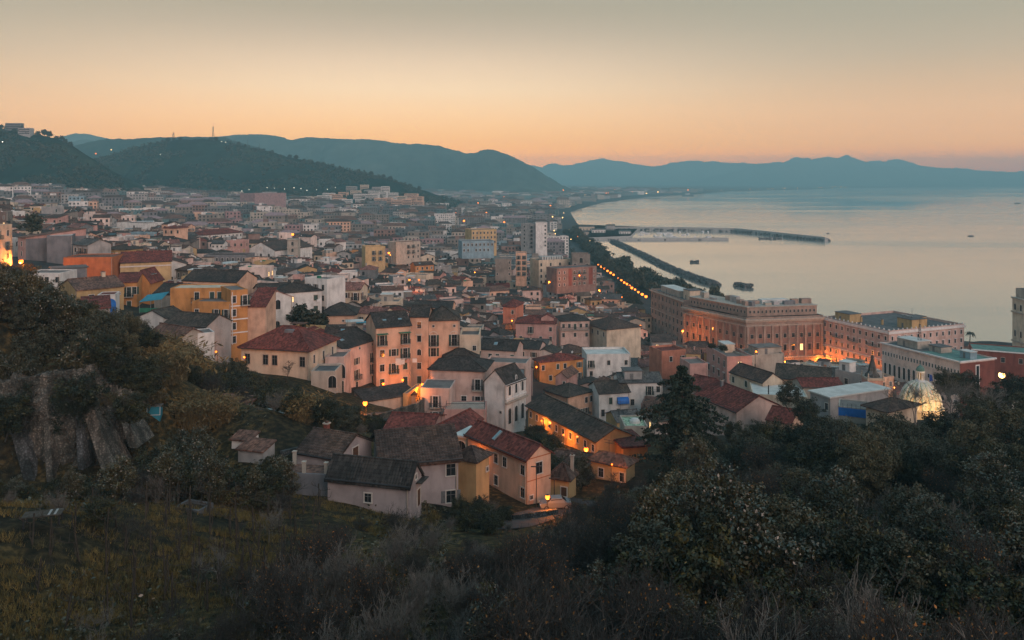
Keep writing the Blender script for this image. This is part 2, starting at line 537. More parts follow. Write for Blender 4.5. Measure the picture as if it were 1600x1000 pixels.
def sea_material():
    m, nt, b = new_mat('sea_water')
    w1 = coord(nt, 'World', (0.0011, 0.0052, 1))
    w2 = coord(nt, 'World', (0.05, 0.16, 1))
    n1 = noise(nt, 1.0, 5, w1, 0.5); n2 = noise(nt, 1.0, 4, w2)
    n4 = noise(nt, 1.0, 3, coord(nt, 'World', (0.004, 0.03, 1)))
    b.inputs['Base Color'].default_value = (.66, .63, .58, 1)
    r = nt.nodes.new('ShaderNodeMapRange')
    nt.links.new(n1.outputs[0], r.inputs['Value'])
    r.inputs['From Min'].default_value = .40; r.inputs['From Max'].default_value = .64
    r.inputs['To Min'].default_value = .03; r.inputs['To Max'].default_value = .20
    nt.links.new(r.outputs[0], b.inputs['Roughness'])
    b.inputs['IOR'].default_value = 2.0
    b.inputs['Metallic'].default_value = .8
    ad = nt.nodes.new('ShaderNodeMath'); ad.operation = 'MULTIPLY_ADD'; ad.inputs[1].default_value = 1.6
    nt.links.new(n4.outputs[0], ad.inputs[0]); nt.links.new(n2.outputs[0], ad.inputs[2])
    bump(nt, b, ad.outputs[0], .035, 1.0)
    MATS['sea'] = m
sea_material()
sea = link('sea', np_mesh('sea', [(-300, 250, 0), (10300, 250, 0), (10300, 11400, 0), (-300, 11400, 0)], [(0, 1, 2, 3)], 'sea'))
tag(sea, 'calm sea of the wide bay reflecting the dawn sky', kind='structure')

def hill_material(name, c1, c2, c3, scale):
    m, nt, b = new_mat(name)
    w = coord(nt, 'World')
    n1 = noise(nt, scale, 6, w, .62); n2 = noise(nt, scale * 7, 4, w)
    k = ramp2(nt, n1.outputs[0], [(0.35, c1), (0.52, c2), (0.68, c3)])
    k2 = ramp2(nt, n2.outputs[0], [(0.3, (.6, .6, .6)), (0.7, (1.4, 1.4, 1.4))])
    nt.links.new(mixc(nt, 1, k, k2, 'MULTIPLY'), b.inputs['Base Color'])
    b.inputs['Roughness'].default_value = 1
    b.inputs['Specular IOR Level'].default_value = 0
    MATS[name] = m
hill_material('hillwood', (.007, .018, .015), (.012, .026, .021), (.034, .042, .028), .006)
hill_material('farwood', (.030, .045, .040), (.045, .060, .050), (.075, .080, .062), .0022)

def vnoise(x, y, seed):
    """Smooth value noise on arrays."""
    xi = np.floor(x).astype(int); yi = np.floor(y).astype(int)
    fx, fy = x - xi, y - yi
    fx = fx * fx * (3 - 2 * fx); fy = fy * fy * (3 - 2 * fy)
    def h(a, b):
        n = (a * 374761393 + b * 668265263 + seed * 974711) & 0x7fffffff
        n = ((n ^ (n >> 13)) * 1274126177) & 0x7fffffff
        return ((n ^ (n >> 16)) & 0xffff) / 65535.0
    return (h(xi, yi) * (1 - fx) + h(xi + 1, yi) * fx) * (1 - fy) + (h(xi, yi + 1) * (1 - fx) + h(xi + 1, yi + 1) * fx) * fy

RIDGES = {}
def ridge(name, prof, Y, front, back, mat, seed, nu=260, nv=40, gully=0.1, zb=0.0, rough=3.0, label=''):
    px = np.array([p[0] for p in prof], float); py = np.array([p[1] for p in prof], float)
    X = (px - 800) * Y / F; Zc = CZ - (py - HY) * Y / F
    u = np.linspace(X[0], X[-1], nu)
    zc = np.interp(u, X, Zc)
    if zb < 10:
        fr = sum((np.abs(vnoise(u / q + 70, u * 0 + seed, seed + 5) - .5) * 2 - .45) * a for q, a in ((420, 1.0), (170, .55), (70, .3)))
        zc = zc + fr * .10 * np.maximum(zc - 60, 0) * (1 if Y > 9000 else .25)
    kern = np.ones(3) / 3
    zc[2:-2] = np.convolve(zc, kern, 'same')[2:-2]
    v = np.concatenate([np.linspace(-1, 0, nv), np.linspace(0, 1, 9)[1:]])
    uu, vv = np.meshgrid(u, v, indexing='ij')
    zz = np.repeat(zc[:, None], len(v), 1)
    s = 1 - np.abs(vv)
    shape = np.where(vv <= 0, s ** 1.15 * .65 + .35 * (3 * s * s - 2 * s ** 3), s)
    L = front * .5
    wob = (vnoise(uu / L + 50, vv * 2 + 9, seed) - .5)
    yy = Y + np.where(vv < 0, vv * front, vv * back)
    gl = np.abs(vnoise(uu / (front * .16) + wob * 1.3 + 90, vv * .7 + 20, seed + 3) - .5) * 2
    amp = gully * (zz - zb) * np.sin(np.pi * np.clip(s, 0, 1)) ** 1.0
    z = zb + (zz - zb) * shape - amp * (1 - gl) * (vv < 0)
    z += (vnoise(uu / (rough * 6), yy / (rough * 6), seed + 7) - .5) * rough * 1.1 + (vnoise(uu / (rough * 2.0), yy / (rough * 2.0), seed + 9) - .5) * rough * .7
    z[:, 0] = zb - 6; z[:, -1] = zb - 6
    a = (np.arange(nu - 1)[:, None] * len(v) + np.arange(len(v) - 1)[None, :]).ravel()
    f = np.stack([a, a + len(v), a + len(v) + 1, a + 1], 1)
    me = np_mesh(name, np.stack([uu.ravel(), yy.ravel(), z.ravel()], 1), f, mat, True)
    o = link(name, me)
    tag(o, label, kind='structure')
    RIDGES[label] = (u, v, yy, z)
    return o

def on_ridge(name, px, v):
    """A point on the front of a hill: px, and v from 0 (foot) to 1 (crest)."""
    u, vs, yy, z = RIDGES[name]
    j = int(round(v * (np.searchsorted(vs, 0.0))))
    x = 0.0
    Y = yy[:, j]
    k = int(np.argmin(np.abs(800 + F * u / Y - px)))
    return float(u[k]), float(yy[k, j]), float(z[k, j])

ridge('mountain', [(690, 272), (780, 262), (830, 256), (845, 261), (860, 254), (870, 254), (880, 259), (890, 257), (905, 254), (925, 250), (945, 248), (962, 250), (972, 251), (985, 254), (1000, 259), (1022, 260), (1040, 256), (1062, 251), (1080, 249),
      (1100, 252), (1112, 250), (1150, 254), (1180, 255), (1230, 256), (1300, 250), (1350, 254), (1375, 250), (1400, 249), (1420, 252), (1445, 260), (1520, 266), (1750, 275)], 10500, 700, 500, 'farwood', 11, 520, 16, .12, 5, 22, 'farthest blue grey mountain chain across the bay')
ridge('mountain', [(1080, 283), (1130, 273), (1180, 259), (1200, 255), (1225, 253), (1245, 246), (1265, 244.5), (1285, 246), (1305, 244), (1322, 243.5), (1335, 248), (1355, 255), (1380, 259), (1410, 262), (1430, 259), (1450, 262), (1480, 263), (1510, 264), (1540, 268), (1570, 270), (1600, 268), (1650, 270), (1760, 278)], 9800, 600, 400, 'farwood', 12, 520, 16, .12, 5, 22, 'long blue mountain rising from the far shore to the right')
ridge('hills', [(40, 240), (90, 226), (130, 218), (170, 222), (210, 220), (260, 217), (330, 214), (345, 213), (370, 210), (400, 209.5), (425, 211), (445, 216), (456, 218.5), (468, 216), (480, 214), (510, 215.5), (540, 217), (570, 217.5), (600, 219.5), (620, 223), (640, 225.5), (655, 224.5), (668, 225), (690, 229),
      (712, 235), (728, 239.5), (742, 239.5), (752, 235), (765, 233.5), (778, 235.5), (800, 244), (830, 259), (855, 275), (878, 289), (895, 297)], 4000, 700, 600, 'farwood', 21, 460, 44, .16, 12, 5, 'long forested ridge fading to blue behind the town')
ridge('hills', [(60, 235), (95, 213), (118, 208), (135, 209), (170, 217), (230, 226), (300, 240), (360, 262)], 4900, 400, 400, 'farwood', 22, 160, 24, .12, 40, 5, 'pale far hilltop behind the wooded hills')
ridge('hills', [(40, 245), (100, 232), (140, 221), (170, 217), (230, 216), (290, 213), (350, 215), (420, 236), (500, 262)], 2900, 400, 400, 'hillwood', 23, 200, 30, .1, 40, 4, 'pale green middle slope with scattered houses behind the near hill')
ridge('hill', [(60, 300), (110, 268), (150, 247), (190, 238), (225, 228), (245, 223), (270, 219), (295, 217.5), (320, 218), (345, 220), (370, 226), (400, 232), (425, 238), (450, 245), (480, 252), (512, 258), (540, 265), (565, 268.5), (600, 277), (640, 290), (668, 300), (690, 307), (720, 316)],
      1850, 430, 300, 'hillwood', 31, 320, 60, .2, 28, 3.2, 'dark wooded hill carrying masts on its top')
ridge('hill', [(-160, 190), (-60, 192), (0, 199), (20, 204), (50, 209), (75, 213), (100, 219), (112, 226), (125, 236), (150, 256), (175, 275), (205, 292), (240, 310)], 1350, 330, 300, 'hillwood', 32, 240, 60, .2, 45, 3.0, 'dark wooded hill slope with villas at its crest and foot')
# ------------------------------------------------------------------ building kit
_WC = {}
def window_mesh(kind, w, h, trim='trim', shut='shutter_green'):
    """One window facing -y, its middle at the origin."""
    key = (kind, round(w, 2), round(h, 2), trim, shut)
    if key in _WC:
        return _WC[key]
    b = MB()
    t = .12
    hw, hh = w / 2, h / 2
    if kind in 'aA':                      # arched head
        n = 8
        arc = [(hw * math.cos(math.pi * k / n), hh - hw + hw * math.sin(math.pi * k / n)) for k in range(n + 1)]
        pts = [(hw, -hh)] + arc + [(-hw, -hh)]
        out = [(hw + t, -hh)] + [((hw + t) * math.cos(math.pi * k / n), hh - hw + (hw + t) * math.sin(math.pi * k / n)) for k in range(n + 1)] + [(-hw - t, -hh)]
        m = len(pts)
        b.add([(x, -.03, z) for x, z in pts], [tuple(range(m))[::-1]], 'glass')
        vs = [(x, -.09, z) for x, z in pts] + [(x, -.09, z) for x, z in out] + [(x, -.03, z) for x, z in pts] + [(x, .02, z) for x, z in out]
        fs = []
        for k in range(m - 1):
            fs.append((k, k + 1, m + k + 1, m + k)); fs.append((k, 2 * m + k, 2 * m + k + 1, k + 1)); fs.append((m + k, m + k + 1, 3 * m + k + 1, 3 * m + k))
        b.add(vs, fs, trim)
        b.box(-.03, .03, -.07, -.03, -hh, hh - .05, 'shutter_grey')
    else:
        pane = {'w': 'glass', 's': shut, 'o': 'glass', 'b': 'glass', 'l': 'lit', 'd': shut, 'g': 'glass', 'h': 'glass'}[kind]
        b.add([(-hw, -.03, -hh), (hw, -.03, -hh), (hw, -.03, hh), (-hw, -.03, hh)], [(0, 1, 2, 3)], pane)
        b.box(-hw - t, -hw, -.09, .02, -hh, hh + t, trim); b.box(hw, hw + t, -.09, .02, -hh, hh + t, trim)
        b.box(-hw, hw, -.09, .02, hh, hh + t, trim)
        if kind not in 'bd':
            b.box(-hw - t, hw + t, -.16, .02, -hh - .1, -hh, trim)
        if kind in 'wobgl':
            b.box(-.03, .03, -.065, -.03, -hh, hh, 'shutter_grey')
            b.box(-hw, hw, -.06, -.03, hh * .3 - .025, hh * .3 + .025, 'shutter_grey')
        if kind in 'ob':
            for sx in (-1, 1):
                x0 = sx * (hw + t)
                x1 = sx * (hw + t + w * .46)
                b.box(min(x0, x1), max(x0, x1), -.07, .02, -hh, hh, shut)
        if kind == 'h':                   # window under a small projecting hood
            b.box(-hw - .3, hw + .3, -.4, .02, hh + t, hh + t + .14, trim)
    me = b.mesh('window')
    _WC[key] = me
    return me

def balcony_mesh(w, dep=.85, closed=False):
    key = ('bal', round(w, 1), closed)
    if key in _WC:
        return _WC[key]
    b = MB()
    hw = w / 2
    b.box(-hw, hw, -dep, .05, -.16, 0, 'stonetrim')
    if closed:
        for x in (-hw, hw - .06):
            b.box(x, x + .06, -dep, 0, 0, .95, 'iron')
        b.box(-hw, hw, -dep, -dep + .05, 0, .95, 'iron')
    else:
        b.box(-hw, hw, -dep, -dep + .05, .92, 1.0, 'iron')
        for x in (-hw, hw - .05):
            b.box(x, x + .05, -dep + .05, 0, .92, 1.0, 'iron')
        n = max(5, int(w / .22))
        for k in range(n + 1):
            x = -hw + (w - .035) * k / n
            b.box(x, x + .035, -dep, -dep + .03, 0, .92, 'iron')
        for k in range(1, 4):
            for x in (-hw, hw - .035):
                b.box(x, x + .035, -dep + dep * k / 4, -dep + dep * k / 4 + .03, 0, .92, 'iron')
    me = b.mesh('balcony')
    _WC[key] = me
    return me

def swapxy(b):
    """Mirror a mesh on the x = y line, keeping faces outward."""
    b.v = [(y, x, z) for x, y, z in b.v]
    b.f = [f[::-1] for f in b.f]
    return b

def roof_parts(w, d, h, kind, rh, rm, wm, over=.4, ridge='x', tiles=False, rnd=None):
    """[(name, MB)] for the walls and the roof of a w x d block with eaves at h."""
    wall, roof = MB(), MB()
    z0 = -4.0
    W, D = (w, d) if ridge == 'x' else (d, w)
    t = .16
    if kind == 'flat':
        wall.box(0, w, 0, d, z0, h, wm, bottom=False)
        p = .22
        ph = rh
        wall.box(0, w, 0, p, h, h + ph, wm, bottom=False); wall.box(0, w, d - p, d, h, h + ph, wm, bottom=False)
        wall.box(0, p, p, d - p, h, h + ph, wm, bottom=False); wall.box(w - p, w, p, d - p, h, h + ph, wm, bottom=False)
        roof.box(p, w - p, p, d - p, h + .003, h + .06, rm, bottom=False)
        return [('wall', wall), ('roof', roof)]
    if kind == 'slab':
        wall.box(0, w, 0, d, z0, h, wm, bottom=False)
        roof.box(-over, w + over, -over, d + over, h + .01, h + .01 + max(.25, rh), rm)
        return [('wall', wall), ('roof', roof)]
    W_, D_ = W, D
    if kind == 'gable':
        vs = [(0, 0, z0), (W, 0, z0), (W, D, z0), (0, D, z0), (0, 0, h), (W, 0, h), (W, D, h), (0, D, h), (0, D / 2, h + rh), (W, D / 2, h + rh)]
        wall.add(vs, [(0, 1, 5, 4), (2, 3, 7, 6), (1, 2, 6, 9, 5), (3, 0, 4, 8, 7)], wm)
        s = rh / (D / 2)
        ex = over * .6
        def slope(y0, y1, zz0, zz1, flip):
            if tiles:
                nx = max(2, int((W + 2 * ex) / .17)); ny = max(2, int(math.hypot(y1 - y0, zz1 - zz0) / .42))
                vs, fs = [], []
                for j in range(ny):
                    for e in (0, 1):
                        f = (j + e) / ny
                        lift = .055 if e == 0 else .0
                        for i in range(nx + 1):
                            x = -ex + (W + 2 * ex) * i / nx
                            z = zz0 + (zz1 - zz0) * f + (.075 if i % 2 else 0) + lift + .02
                            vs.append((x, y0 + (y1 - y0) * f, z))
                n1 = nx + 1
                for r in range(2 * ny - 1):
                    for i in range(nx):
                        a = r * n1 + i
                        q = (a, a + 1, a + n1 + 1, a + n1)
                        fs.append(q if not flip else q[::-1])
                roof.add(vs, fs, rm)
            q = [(-ex, y0, zz0), (W + ex, y0, zz0), (W + ex, y1, zz1), (-ex, y1, zz1)]
            lo = [(x, y, z - t) for x, y, z in q]
            fs = [(0, 1, 2, 3), (7, 6, 5, 4), (0, 4, 5, 1), (1, 5, 6, 2), (3, 7, 4, 0), (2, 6, 7, 3)]
            roof.add(q + lo, fs if not flip else [f[::-1] for f in fs], rm)
        g = t + .02
        slope(-over, D / 2, h - over * s + g, h + rh + g, False)
        slope(D + over, D / 2, h - over * s + g, h + rh + g, True)
        roof.box(-ex, W + ex, D / 2 - .13, D / 2 + .13, h + rh + g - .06, h + rh + g + .12, rm)
    elif kind == 'hip':
        wall.box(0, W, 0, D, z0, h, wm, bottom=False)
        o = over
        k = min(D / 2 + o, W / 2 + o - .05)
        e = [(-o, -o, h), (W + o, -o, h), (W + o, D + o, h), (-o, D + o, h)]
        rd = [(-o + k, D / 2, h + rh), (W + o - k, D / 2, h + rh)]
        lo = [(x, y, z - t) for x, y, z in e]
        g = t + .02
        vs = [(x, y, z + g) for x, y, z in e + rd + lo]
        roof.add(vs, [(0, 1, 5, 4), (1, 2, 5), (2, 3, 4, 5), (3, 0, 4), (0, 6, 7, 1), (1, 7, 8, 2), (2, 8, 9, 3), (3, 9, 6, 0), (6, 9, 8, 7)], rm)
        for a, c in ((0, 4), (3, 4), (1, 5), (2, 5), (4, 5)):
            roof.tube(vs[a], vs[c], .13, .13, rm, 5)
    elif kind == 'shed':                   # high at the back
        vs = [(0, 0, z0), (W, 0, z0), (W, D, z0), (0, D, z0), (0, 0, h), (W, 0, h), (W, D, h + rh), (0, D, h + rh)]
        wall.add(vs, [(0, 1, 5, 4), (1, 2, 6, 5), (2, 3, 7, 6), (3, 0, 4, 7)], wm)
        s = rh / D
        o = over
        q = [(-o * .6, -o, h - o * s + .2), (W + o * .6, -o, h - o * s + .2), (W + o * .6, D + o * .5, h + rh + o * .5 * s + .2), (-o * .6, D + o * .5, h + rh + o * .5 * s + .2)]
        lo = [(x, y, z - t) for x, y, z in q]
        roof.add(q + lo, [(0, 1, 2, 3), (7, 6, 5, 4), (0, 4, 5, 1), (1, 5, 6, 2), (3, 7, 4, 0), (2, 6, 7, 3)], rm)
    if ridge == 'y':
        swapxy(wall); swapxy(roof)
    return [('wall', wall), ('roof', roof)]

class Bld:
    """A building in its own frame: x along the face towards the viewer from left to right, y away from the viewer."""
    def __init__(s, w, d, h):
        s.w, s.d, s.h = w, d, h
        s.parts = []                       # (name, MB or mesh, (x, y, z), rz, sub)
    def add(s, name, data, loc=(0, 0, 0), rz=0.0, sub=None):
        s.parts.append((name, data, loc, rz, sub))
        return len(s.parts) - 1
    def face(s, f, u, z, out=0.0):
        """Point and turn on a face: u metres from its left end as seen from outside."""
        if f == 'A': return (u, -out, z), 0.0
        if f == 'B': return (s.w + out, u, z), math.pi / 2
        if f == 'C': return (-out, s.d - u, z), -math.pi / 2
        return (s.w - u, s.d + out, z), math.pi
    def flen(s, f):
        return s.w if f in 'AD' else s.d
    def windows(s, f, rows, storey=3.2, top=1.9, w=.95, h=1.5, trim='trim', shut='shutter_green', margin=None, bal_closed=False):
        L = s.flen(f)
        for r, row in enumerate(rows):
            n = len(row)
            mg = L / n / 2 if margin is None else margin
            for k, ch in enumerate(row):
                if ch in '. ':
                    continue
                u = L / 2 if n == 1 else mg + (L - 2 * mg) * k / (n - 1)
                z = s.h - top - storey * r
                hh, ww = h, w
                if ch in 'bd':
                    hh = h + .65; z -= .32
                if ch == 'q':
                    loc, rz = s.face(f, u, z); s.add('window', window_mesh('w', .5, .5, trim, shut), loc, rz); continue
                if ch == 'A':
                    hh, ww = h * 1.25, w * 1.35
                loc, rz = s.face(f, u, z)
                nm = 'door' if ch == 'd' else 'window'
                s.add(nm, window_mesh(ch, ww, hh, trim, shut), loc, rz)
                if ch == 'b':
                    loc, rz = s.face(f, u, z - hh / 2)
                    s.add('balcony', balcony_mesh(ww + 1.1, closed=bal_closed), loc, rz)
    def band(s, f, z, hgt=.25, out=.12, mat='trim'):
        L = s.flen(f)
        b = MB(); b.box(-out * .9, L + out * .9, -out, .03, -hgt / 2, hgt / 2, mat)
        loc, rz = s.face(f, 0, z)
        s.add('string_course', b, loc, rz)
    def chimney(s, x, y, z, h=1.3, mat='stone', w=.55):
        b = MB()
        b.box(-w / 2, w / 2, -w / 2, w / 2, -1.4, h, mat)
        b.box(-w / 2 - .1, w / 2 + .1, -w / 2 - .1, w / 2 + .1, h, h + .14, 'stonetrim')
        b.box(-w / 2 + .1, w / 2 - .1, -w / 2 + .1, w / 2 - .1, h + .14, h + .34, 'claytile')
        s.add('chimney', b, (x, y, z))
    def skylight(s, x, y, z, pitch, w=.9, l=1.2):
        b = MB()
        b.box(-w / 2, w / 2, -l / 2, l / 2, -.05, .12, 'metal')
        b.box(-w / 2 + .08, w / 2 - .08, -l / 2 + .08, l / 2 - .08, .12, .14, 'skyglass')
        c, sn = math.cos(pitch), math.sin(pitch)
        b.v = [(px, py * c - pz * sn, py * sn + pz * c) for px, py, pz in b.v]
        s.add('skylight', b, (x, y, z))
    def antenna(s, x, y, z, h=2.4):
        b = MB()
        b.tube((0, 0, -.5), (0, 0, h), .035, .03, 'iron', 4)
        for k, l in ((h - .1, .9), (h - .5, .7)):
            b.tube((-l, 0, k), (l, 0, k), .025, .025, 'iron', 4)
            for j in range(-3, 4):
                b.tube((j * l / 3.2, -.28, k), (j * l / 3.2, .28, k), .018, .018, 'iron', 3)
        s.add('antenna', b, (x, y, z))
    def roof_hut(s, x, y, w, d, h, wm, rm='terrace'):
        b = MB(); z = s.h
        b.box(0, w, 0, d, 0, h, wm, bottom=False); b.box(-.2, w + .2, -.2, d + .2, h, h + .18, rm)
        b.box(w * .3, w * .3 + .9, -.03, 0, .1, 2.0, 'shutter_grey')
        s.add('roof_hut', b, (x, y, z))
    def place(s, name, label, cat, O, ang, group=None):
        root = link(name, None, None, O, ang)
        root.empty_display_size = 1
        tag(root, label, cat, group)
        s.emit(root)
        return root
    def emit(s, root):
        made = []
        for nm, data, loc, rz, sub in s.parts:
            me = data.mesh(nm) if isinstance(data, MB) else data
            made.append(link(nm, me, made[sub] if sub is not None else root, loc, rz))
        return made

FOOT = []           # footprints: (cx, cy, r)
SCREEN = []         # what must stay in view: (px0, px1, py_top, py_bottom, Y)
LAND = []           # landmarks for labels: (phrase, px, py)
HEROES = {}

def hero(key, name, label, cat, L, C, wR, Y, kind, rh, wm, rm, base=None, at='C', lm=None, ridge='x', over=.4, tiles=False, hmin=2.2, group=None, hh=None):
    """A building from its two seen eaves corners: L left end of the facing wall, C its right end. wR = R pixel of the side wall's far end, or its length in metres.
    Y = distance of corner C (or of L with at='L')."""
    if at == 'C':
        z = CZ - (C[1] - HY) * Y / F
    else:
        z = CZ - (L[1] - HY) * Y / F
    def onz(p):
        yy = (CZ - z) * F / (p[1] - HY)
        return Vector(((p[0] - 800) * yy / F, yy, 0))
    l, c = onz(L), onz(C)
    ax = (c - l); w = ax.length; ax.normalize()
    ay = Vector((-ax.y, ax.x, 0))
    if isinstance(wR, tuple):
        d = abs((onz(wR) - c).dot(ay)); d = max(d, 2.0)
    else:
        d = wR
    mid = l + ax * w / 2 + ay * d / 2
    if base is None:
        zz = [H(*(l + ax * w * i + ay * d * j)[:2]) for i in (0, .5, 1) for j in (0, .5, 1)]
        b = min(zz[0], zz[3], zz[6])
        b = min(b, z - hmin)
    else:
        b = base
    if hh:
        b = z - hh
    bl = Bld(w, d, z - b)
    for nm, mb in roof_parts(w, d, z - b, kind, rh, rm, wm, over, ridge, tiles):
        bl.add(nm, mb)
    if kind in ('gable', 'hip') and ridge == 'x' and w > 5:
        g = MB(); g.tube((-over * .5, -over - .06, z - b + .02), (w + over * .5, -over - .06, z - b + .02), .08, .08, 'iron', 5); bl.add('gutter', g)
    if w > 5:
        g = MB(); u = w - .25; g.tube((u, -.1, -1), (u, -.1, z - b - .1), .07, .07, 'stonetrim', 5); bl.add('drainpipe', g)
    HEROES[key] = dict(b=bl, name=name, label=label, cat=cat, O=(l.x, l.y, b), ang=math.atan2(ax.y, ax.x), group=group)
    r = math.hypot(w, d) / 2
    n = max(1, int(round(w / 6)))
    for k in range(n):
        q = l + ax * w * (k + .5) / n + ay * d / 2
        FOOT.append((q.x, q.y, max(d / 2, w / n / 2) + 1.0))
    SCREEN.append((min(L[0], C[0]) - 2, max(L[0], C[0], wR[0] if isinstance(wR, tuple) else 0) + 2, min(L[1], C[1]) - 6, HY + F * (CZ - b - (.35 if Y < 340 else .66) * (z - b)) / c.y, min(l.y, c.y)))
    if lm:
        LAND.append((lm, (L[0] + C[0]) / 2, (L[1] + C[1]) / 2 + 10))
    return bl

def finish_heroes():
    for k, q in HEROES.items():
        q['root'] = q['b'].place(q['name'], q['label'], q['cat'], q['O'], q['ang'], q['group'])
# ------------------------------------------------------------------ the buildings one can point at
# --- the cluster of houses below the vineyard
b = hero('barn', 'farm_house', 'low pinkish farmhouse with a dark tiled gable roof, nearest house above the vineyard', 'house', (512, 746), (640, 759), (681, 743), 86, 'gable', 1.75, 'barnpink', 'darktile', lm='the nearest farmhouse', tiles=True)
b.windows('A', ['.w.'], top=1.75, w=.8, h=.95, shut='shutter_brown'); b.windows('B', ['.d'], top=1.9, w=.9, h=1.2, shut='shutter_brown'); b.windows('B', ['q'], top=-.35)
b.add('canopy', (lambda m: (m.box(-1.1, 1.1, -.7, 0, 0, .1, 'darktile'), m)[1])(MB()), *b.face('B', 2.9, b.h - .45))
b = hero('left', 'farm_house', 'small pink house with a brown shutter in its gable, behind the nearest farmhouse', 'house', (464, 706), (528, 717), (597, 692), 94, 'gable', 1.7, 'barnpink', 'browntile', tiles=True, hmin=3)
b.windows('B', ['.s.'], top=.4, w=1.15, h=1.5, shut='shutter_brown'); b.windows('A', ['..q'], top=1.3)
b.chimney(b.w * .25, b.d * .55, b.h + 1.6, .9, 'brickred')
b = hero('bigroof', 'farm_house', 'pink house with a wide brown tiled roof behind the farmhouse', 'house', (597, 724), (716, 713), 9.5, 94, 'gable', 2.2, 'barnpink', 'browntile', at='L', tiles=True, over=.8, hmin=5)
b.windows('A', ['....w', '....o'], top=1.5, w=1.1, h=1.4, shut='shutter_grey'); b.band('A', b.h - .45, .5, .25, 'claytile')
b = hero('longhouse', 'town_house', 'long salmon two storey house with a dark red roof and skylight beside the lit road', 'house', (731, 678), (824, 717), (854, 704), 105, 'gable', 1.35, 'salmon', 'redtile', lm='the long salmon house', over=.55, hmin=5.5)
b.windows('A', ['...ww.w', '...w..w'], top=1.7, storey=3.0, w=.8, h=1.3); b.windows('B', ['.w.', '...', ], top=1.6, w=1.0, h=1.5); b.windows('B', ['q..'], top=5.2)
b.skylight(b.w * .42, b.d * .25, b.h + .95, .55, .55, 1.7)
b.band('B', b.h - .1, .12, .06, 'terracotta'); b.band('B', b.h - 3.0, .1, .05, 'terracotta')
b = hero('ochre', 'town_house', 'small ochre house with a brown tiled roof left of the long salmon house', 'house', (709, 716), (744, 723), (785, 715), 100, 'hip', 1.2, 'ochre', 'browntile', hmin=4)
b.windows('B', ['..q'], top=1.6)
b = hero('porch', 'garden_porch', 'small open white porch with a flat roof against the long salmon house', 'porch', (713, 681), (729, 684), 4, 116, 'slab', .2, 'cream', 'paleroof', hmin=3)
b.windows('A', ['A'], top=1.2, w=1.1, h=1.0)
b = hero('lowochre', 'town_house', 'low ochre house with a grey brown roof right of the long salmon house', 'house', (858, 747), (889, 752), (926, 745), 108, 'hip', 1.7, 'ochre', 'browntile', hmin=3.2, tiles=False)
b.windows('A', ['.s'], top=1.5, w=.8, h=1.2, shut='shutter_brown')
b.chimney(b.w * .9, b.d * .75, b.h + 1.1, 1.6, 'stone', .4)
b = hero('backochre', 'town_house', 'brown tiled long roof behind the low ochre house', 'house', (856, 730), (915, 738), 7, 119, 'gable', 1.5, 'pink', 'browntile', hmin=3.5)
b = hero('yellow', 'town_house', 'yellow two storey house with a tiled eaves roof behind the bare tree', 'house', (923, 718), (978, 730), (1008, 724), 118, 'hip', .9, 'yellow', 'claytile', hmin=6, over=.5)
b.windows('A', ['.w..w', '.w..w'], top=1.6, storey=2.9, w=.8, h=1.3)
b.antenna(b.w * .4, b.d * .5, b.h + .6)
b = hero('redcourt', 'town_house', 'low houses with dark red roofs behind the wide brown roof', 'house', (600, 672), (672, 676), 9, 122, 'gable', 1.3, 'rose', 'redtile', hmin=3)
b = hero('redcourtb', 'town_house', 'low pink house with gabled red roof and pale verge beside the walled lane', 'house', (660, 676), (700, 683), 10, 116, 'gable', 1.1, 'rose', 'redtile', hmin=3, ridge='y', over=.3)
b.antenna(b.w * .3, 3, b.h + 1)
# --- villa and church in the middle
b = hero('villa', 'villa', 'tall pink villa with a dark hipped tile roof left of the small white church', 'villa', (672, 577), (757, 580), 8.5, 165, 'hip', 1.9, 'pink', 'darktile', lm='the pink villa', hmin=9, over=.5)
b.windows('A', ['...b', '..wb', '.w.o'], top=2.5, storey=3.5, w=1.05, h=1.5, shut='shutter_grey', trim='whitetrim')
b = hero('villaback', 'villa', 'upper block of pink masonry with a dark hipped roof behind the pink villa', 'villa', (692, 562), (746, 562), 7, 181, 'hip', 1.7, 'pink', 'darktile', hmin=5, over=.5)
b = hero('villawing', 'villa', 'flat roofed pink villa wing with a tall balcony window', 'villa', (657, 607), (704, 608), 7, 158, 'flat', .15, 'pink', 'terrace', hmin=7)
b.windows('A', ['.b.', '.o.'], top=2.2, storey=3.1, w=1.0, h=1.5, trim='whitetrim', shut='shutter_grey')
b = hero('villaterrace', 'villa', 'pink terrace block with railing and one small window before the pink villa', 'villa', (694, 641), (759, 641), 6, 155, 'flat', .15, 'rose', 'terrace', hmin=4)
b.windows('A', ['..w.'], top=1.8, w=.8, h=.8, trim='stonetrim')
b.add('railing', balcony_mesh(b.w - .6, 4.6), (b.w / 2, 5.0, b.h + .2))
b = hero('church', 'church', 'small white church with a gabled portico front and dark tiled roof', 'church', (757, 596), (791, 602), (822, 591), 160, 'gable', 2.6, 'white', 'darktile', lm='the small white church', ridge='y', hmin=8.6, over=.25)
b.windows('A', ['..', '.q'], top=2, storey=3.6, w=.7, h=.8)
for k in range(3):
    b.add('arched_window', window_mesh('a', .8, 1.9, 'whitetrim'), *b.face('B', b.d * (k + .5) / 3, b.h - 1.3))
for k in range(3):
    b.add('portico_arch', window_mesh('a', 1.0, 3.1, 'whitetrim'), *b.face('B', b.d * (k + .5) / 3, b.h - 6.4))
b.add('window', window_mesh('a', .35, .8, 'whitetrim'), *b.face('B', b.d / 2, b.h + .9))
b.band('B', b.h - .05, .22, .2, 'whitetrim'); b.band('B', b.h - 3.6, .4, .5, 'stonetrim'); b.band('B', b.h - 2.9, .2, .2, 'whitetrim')
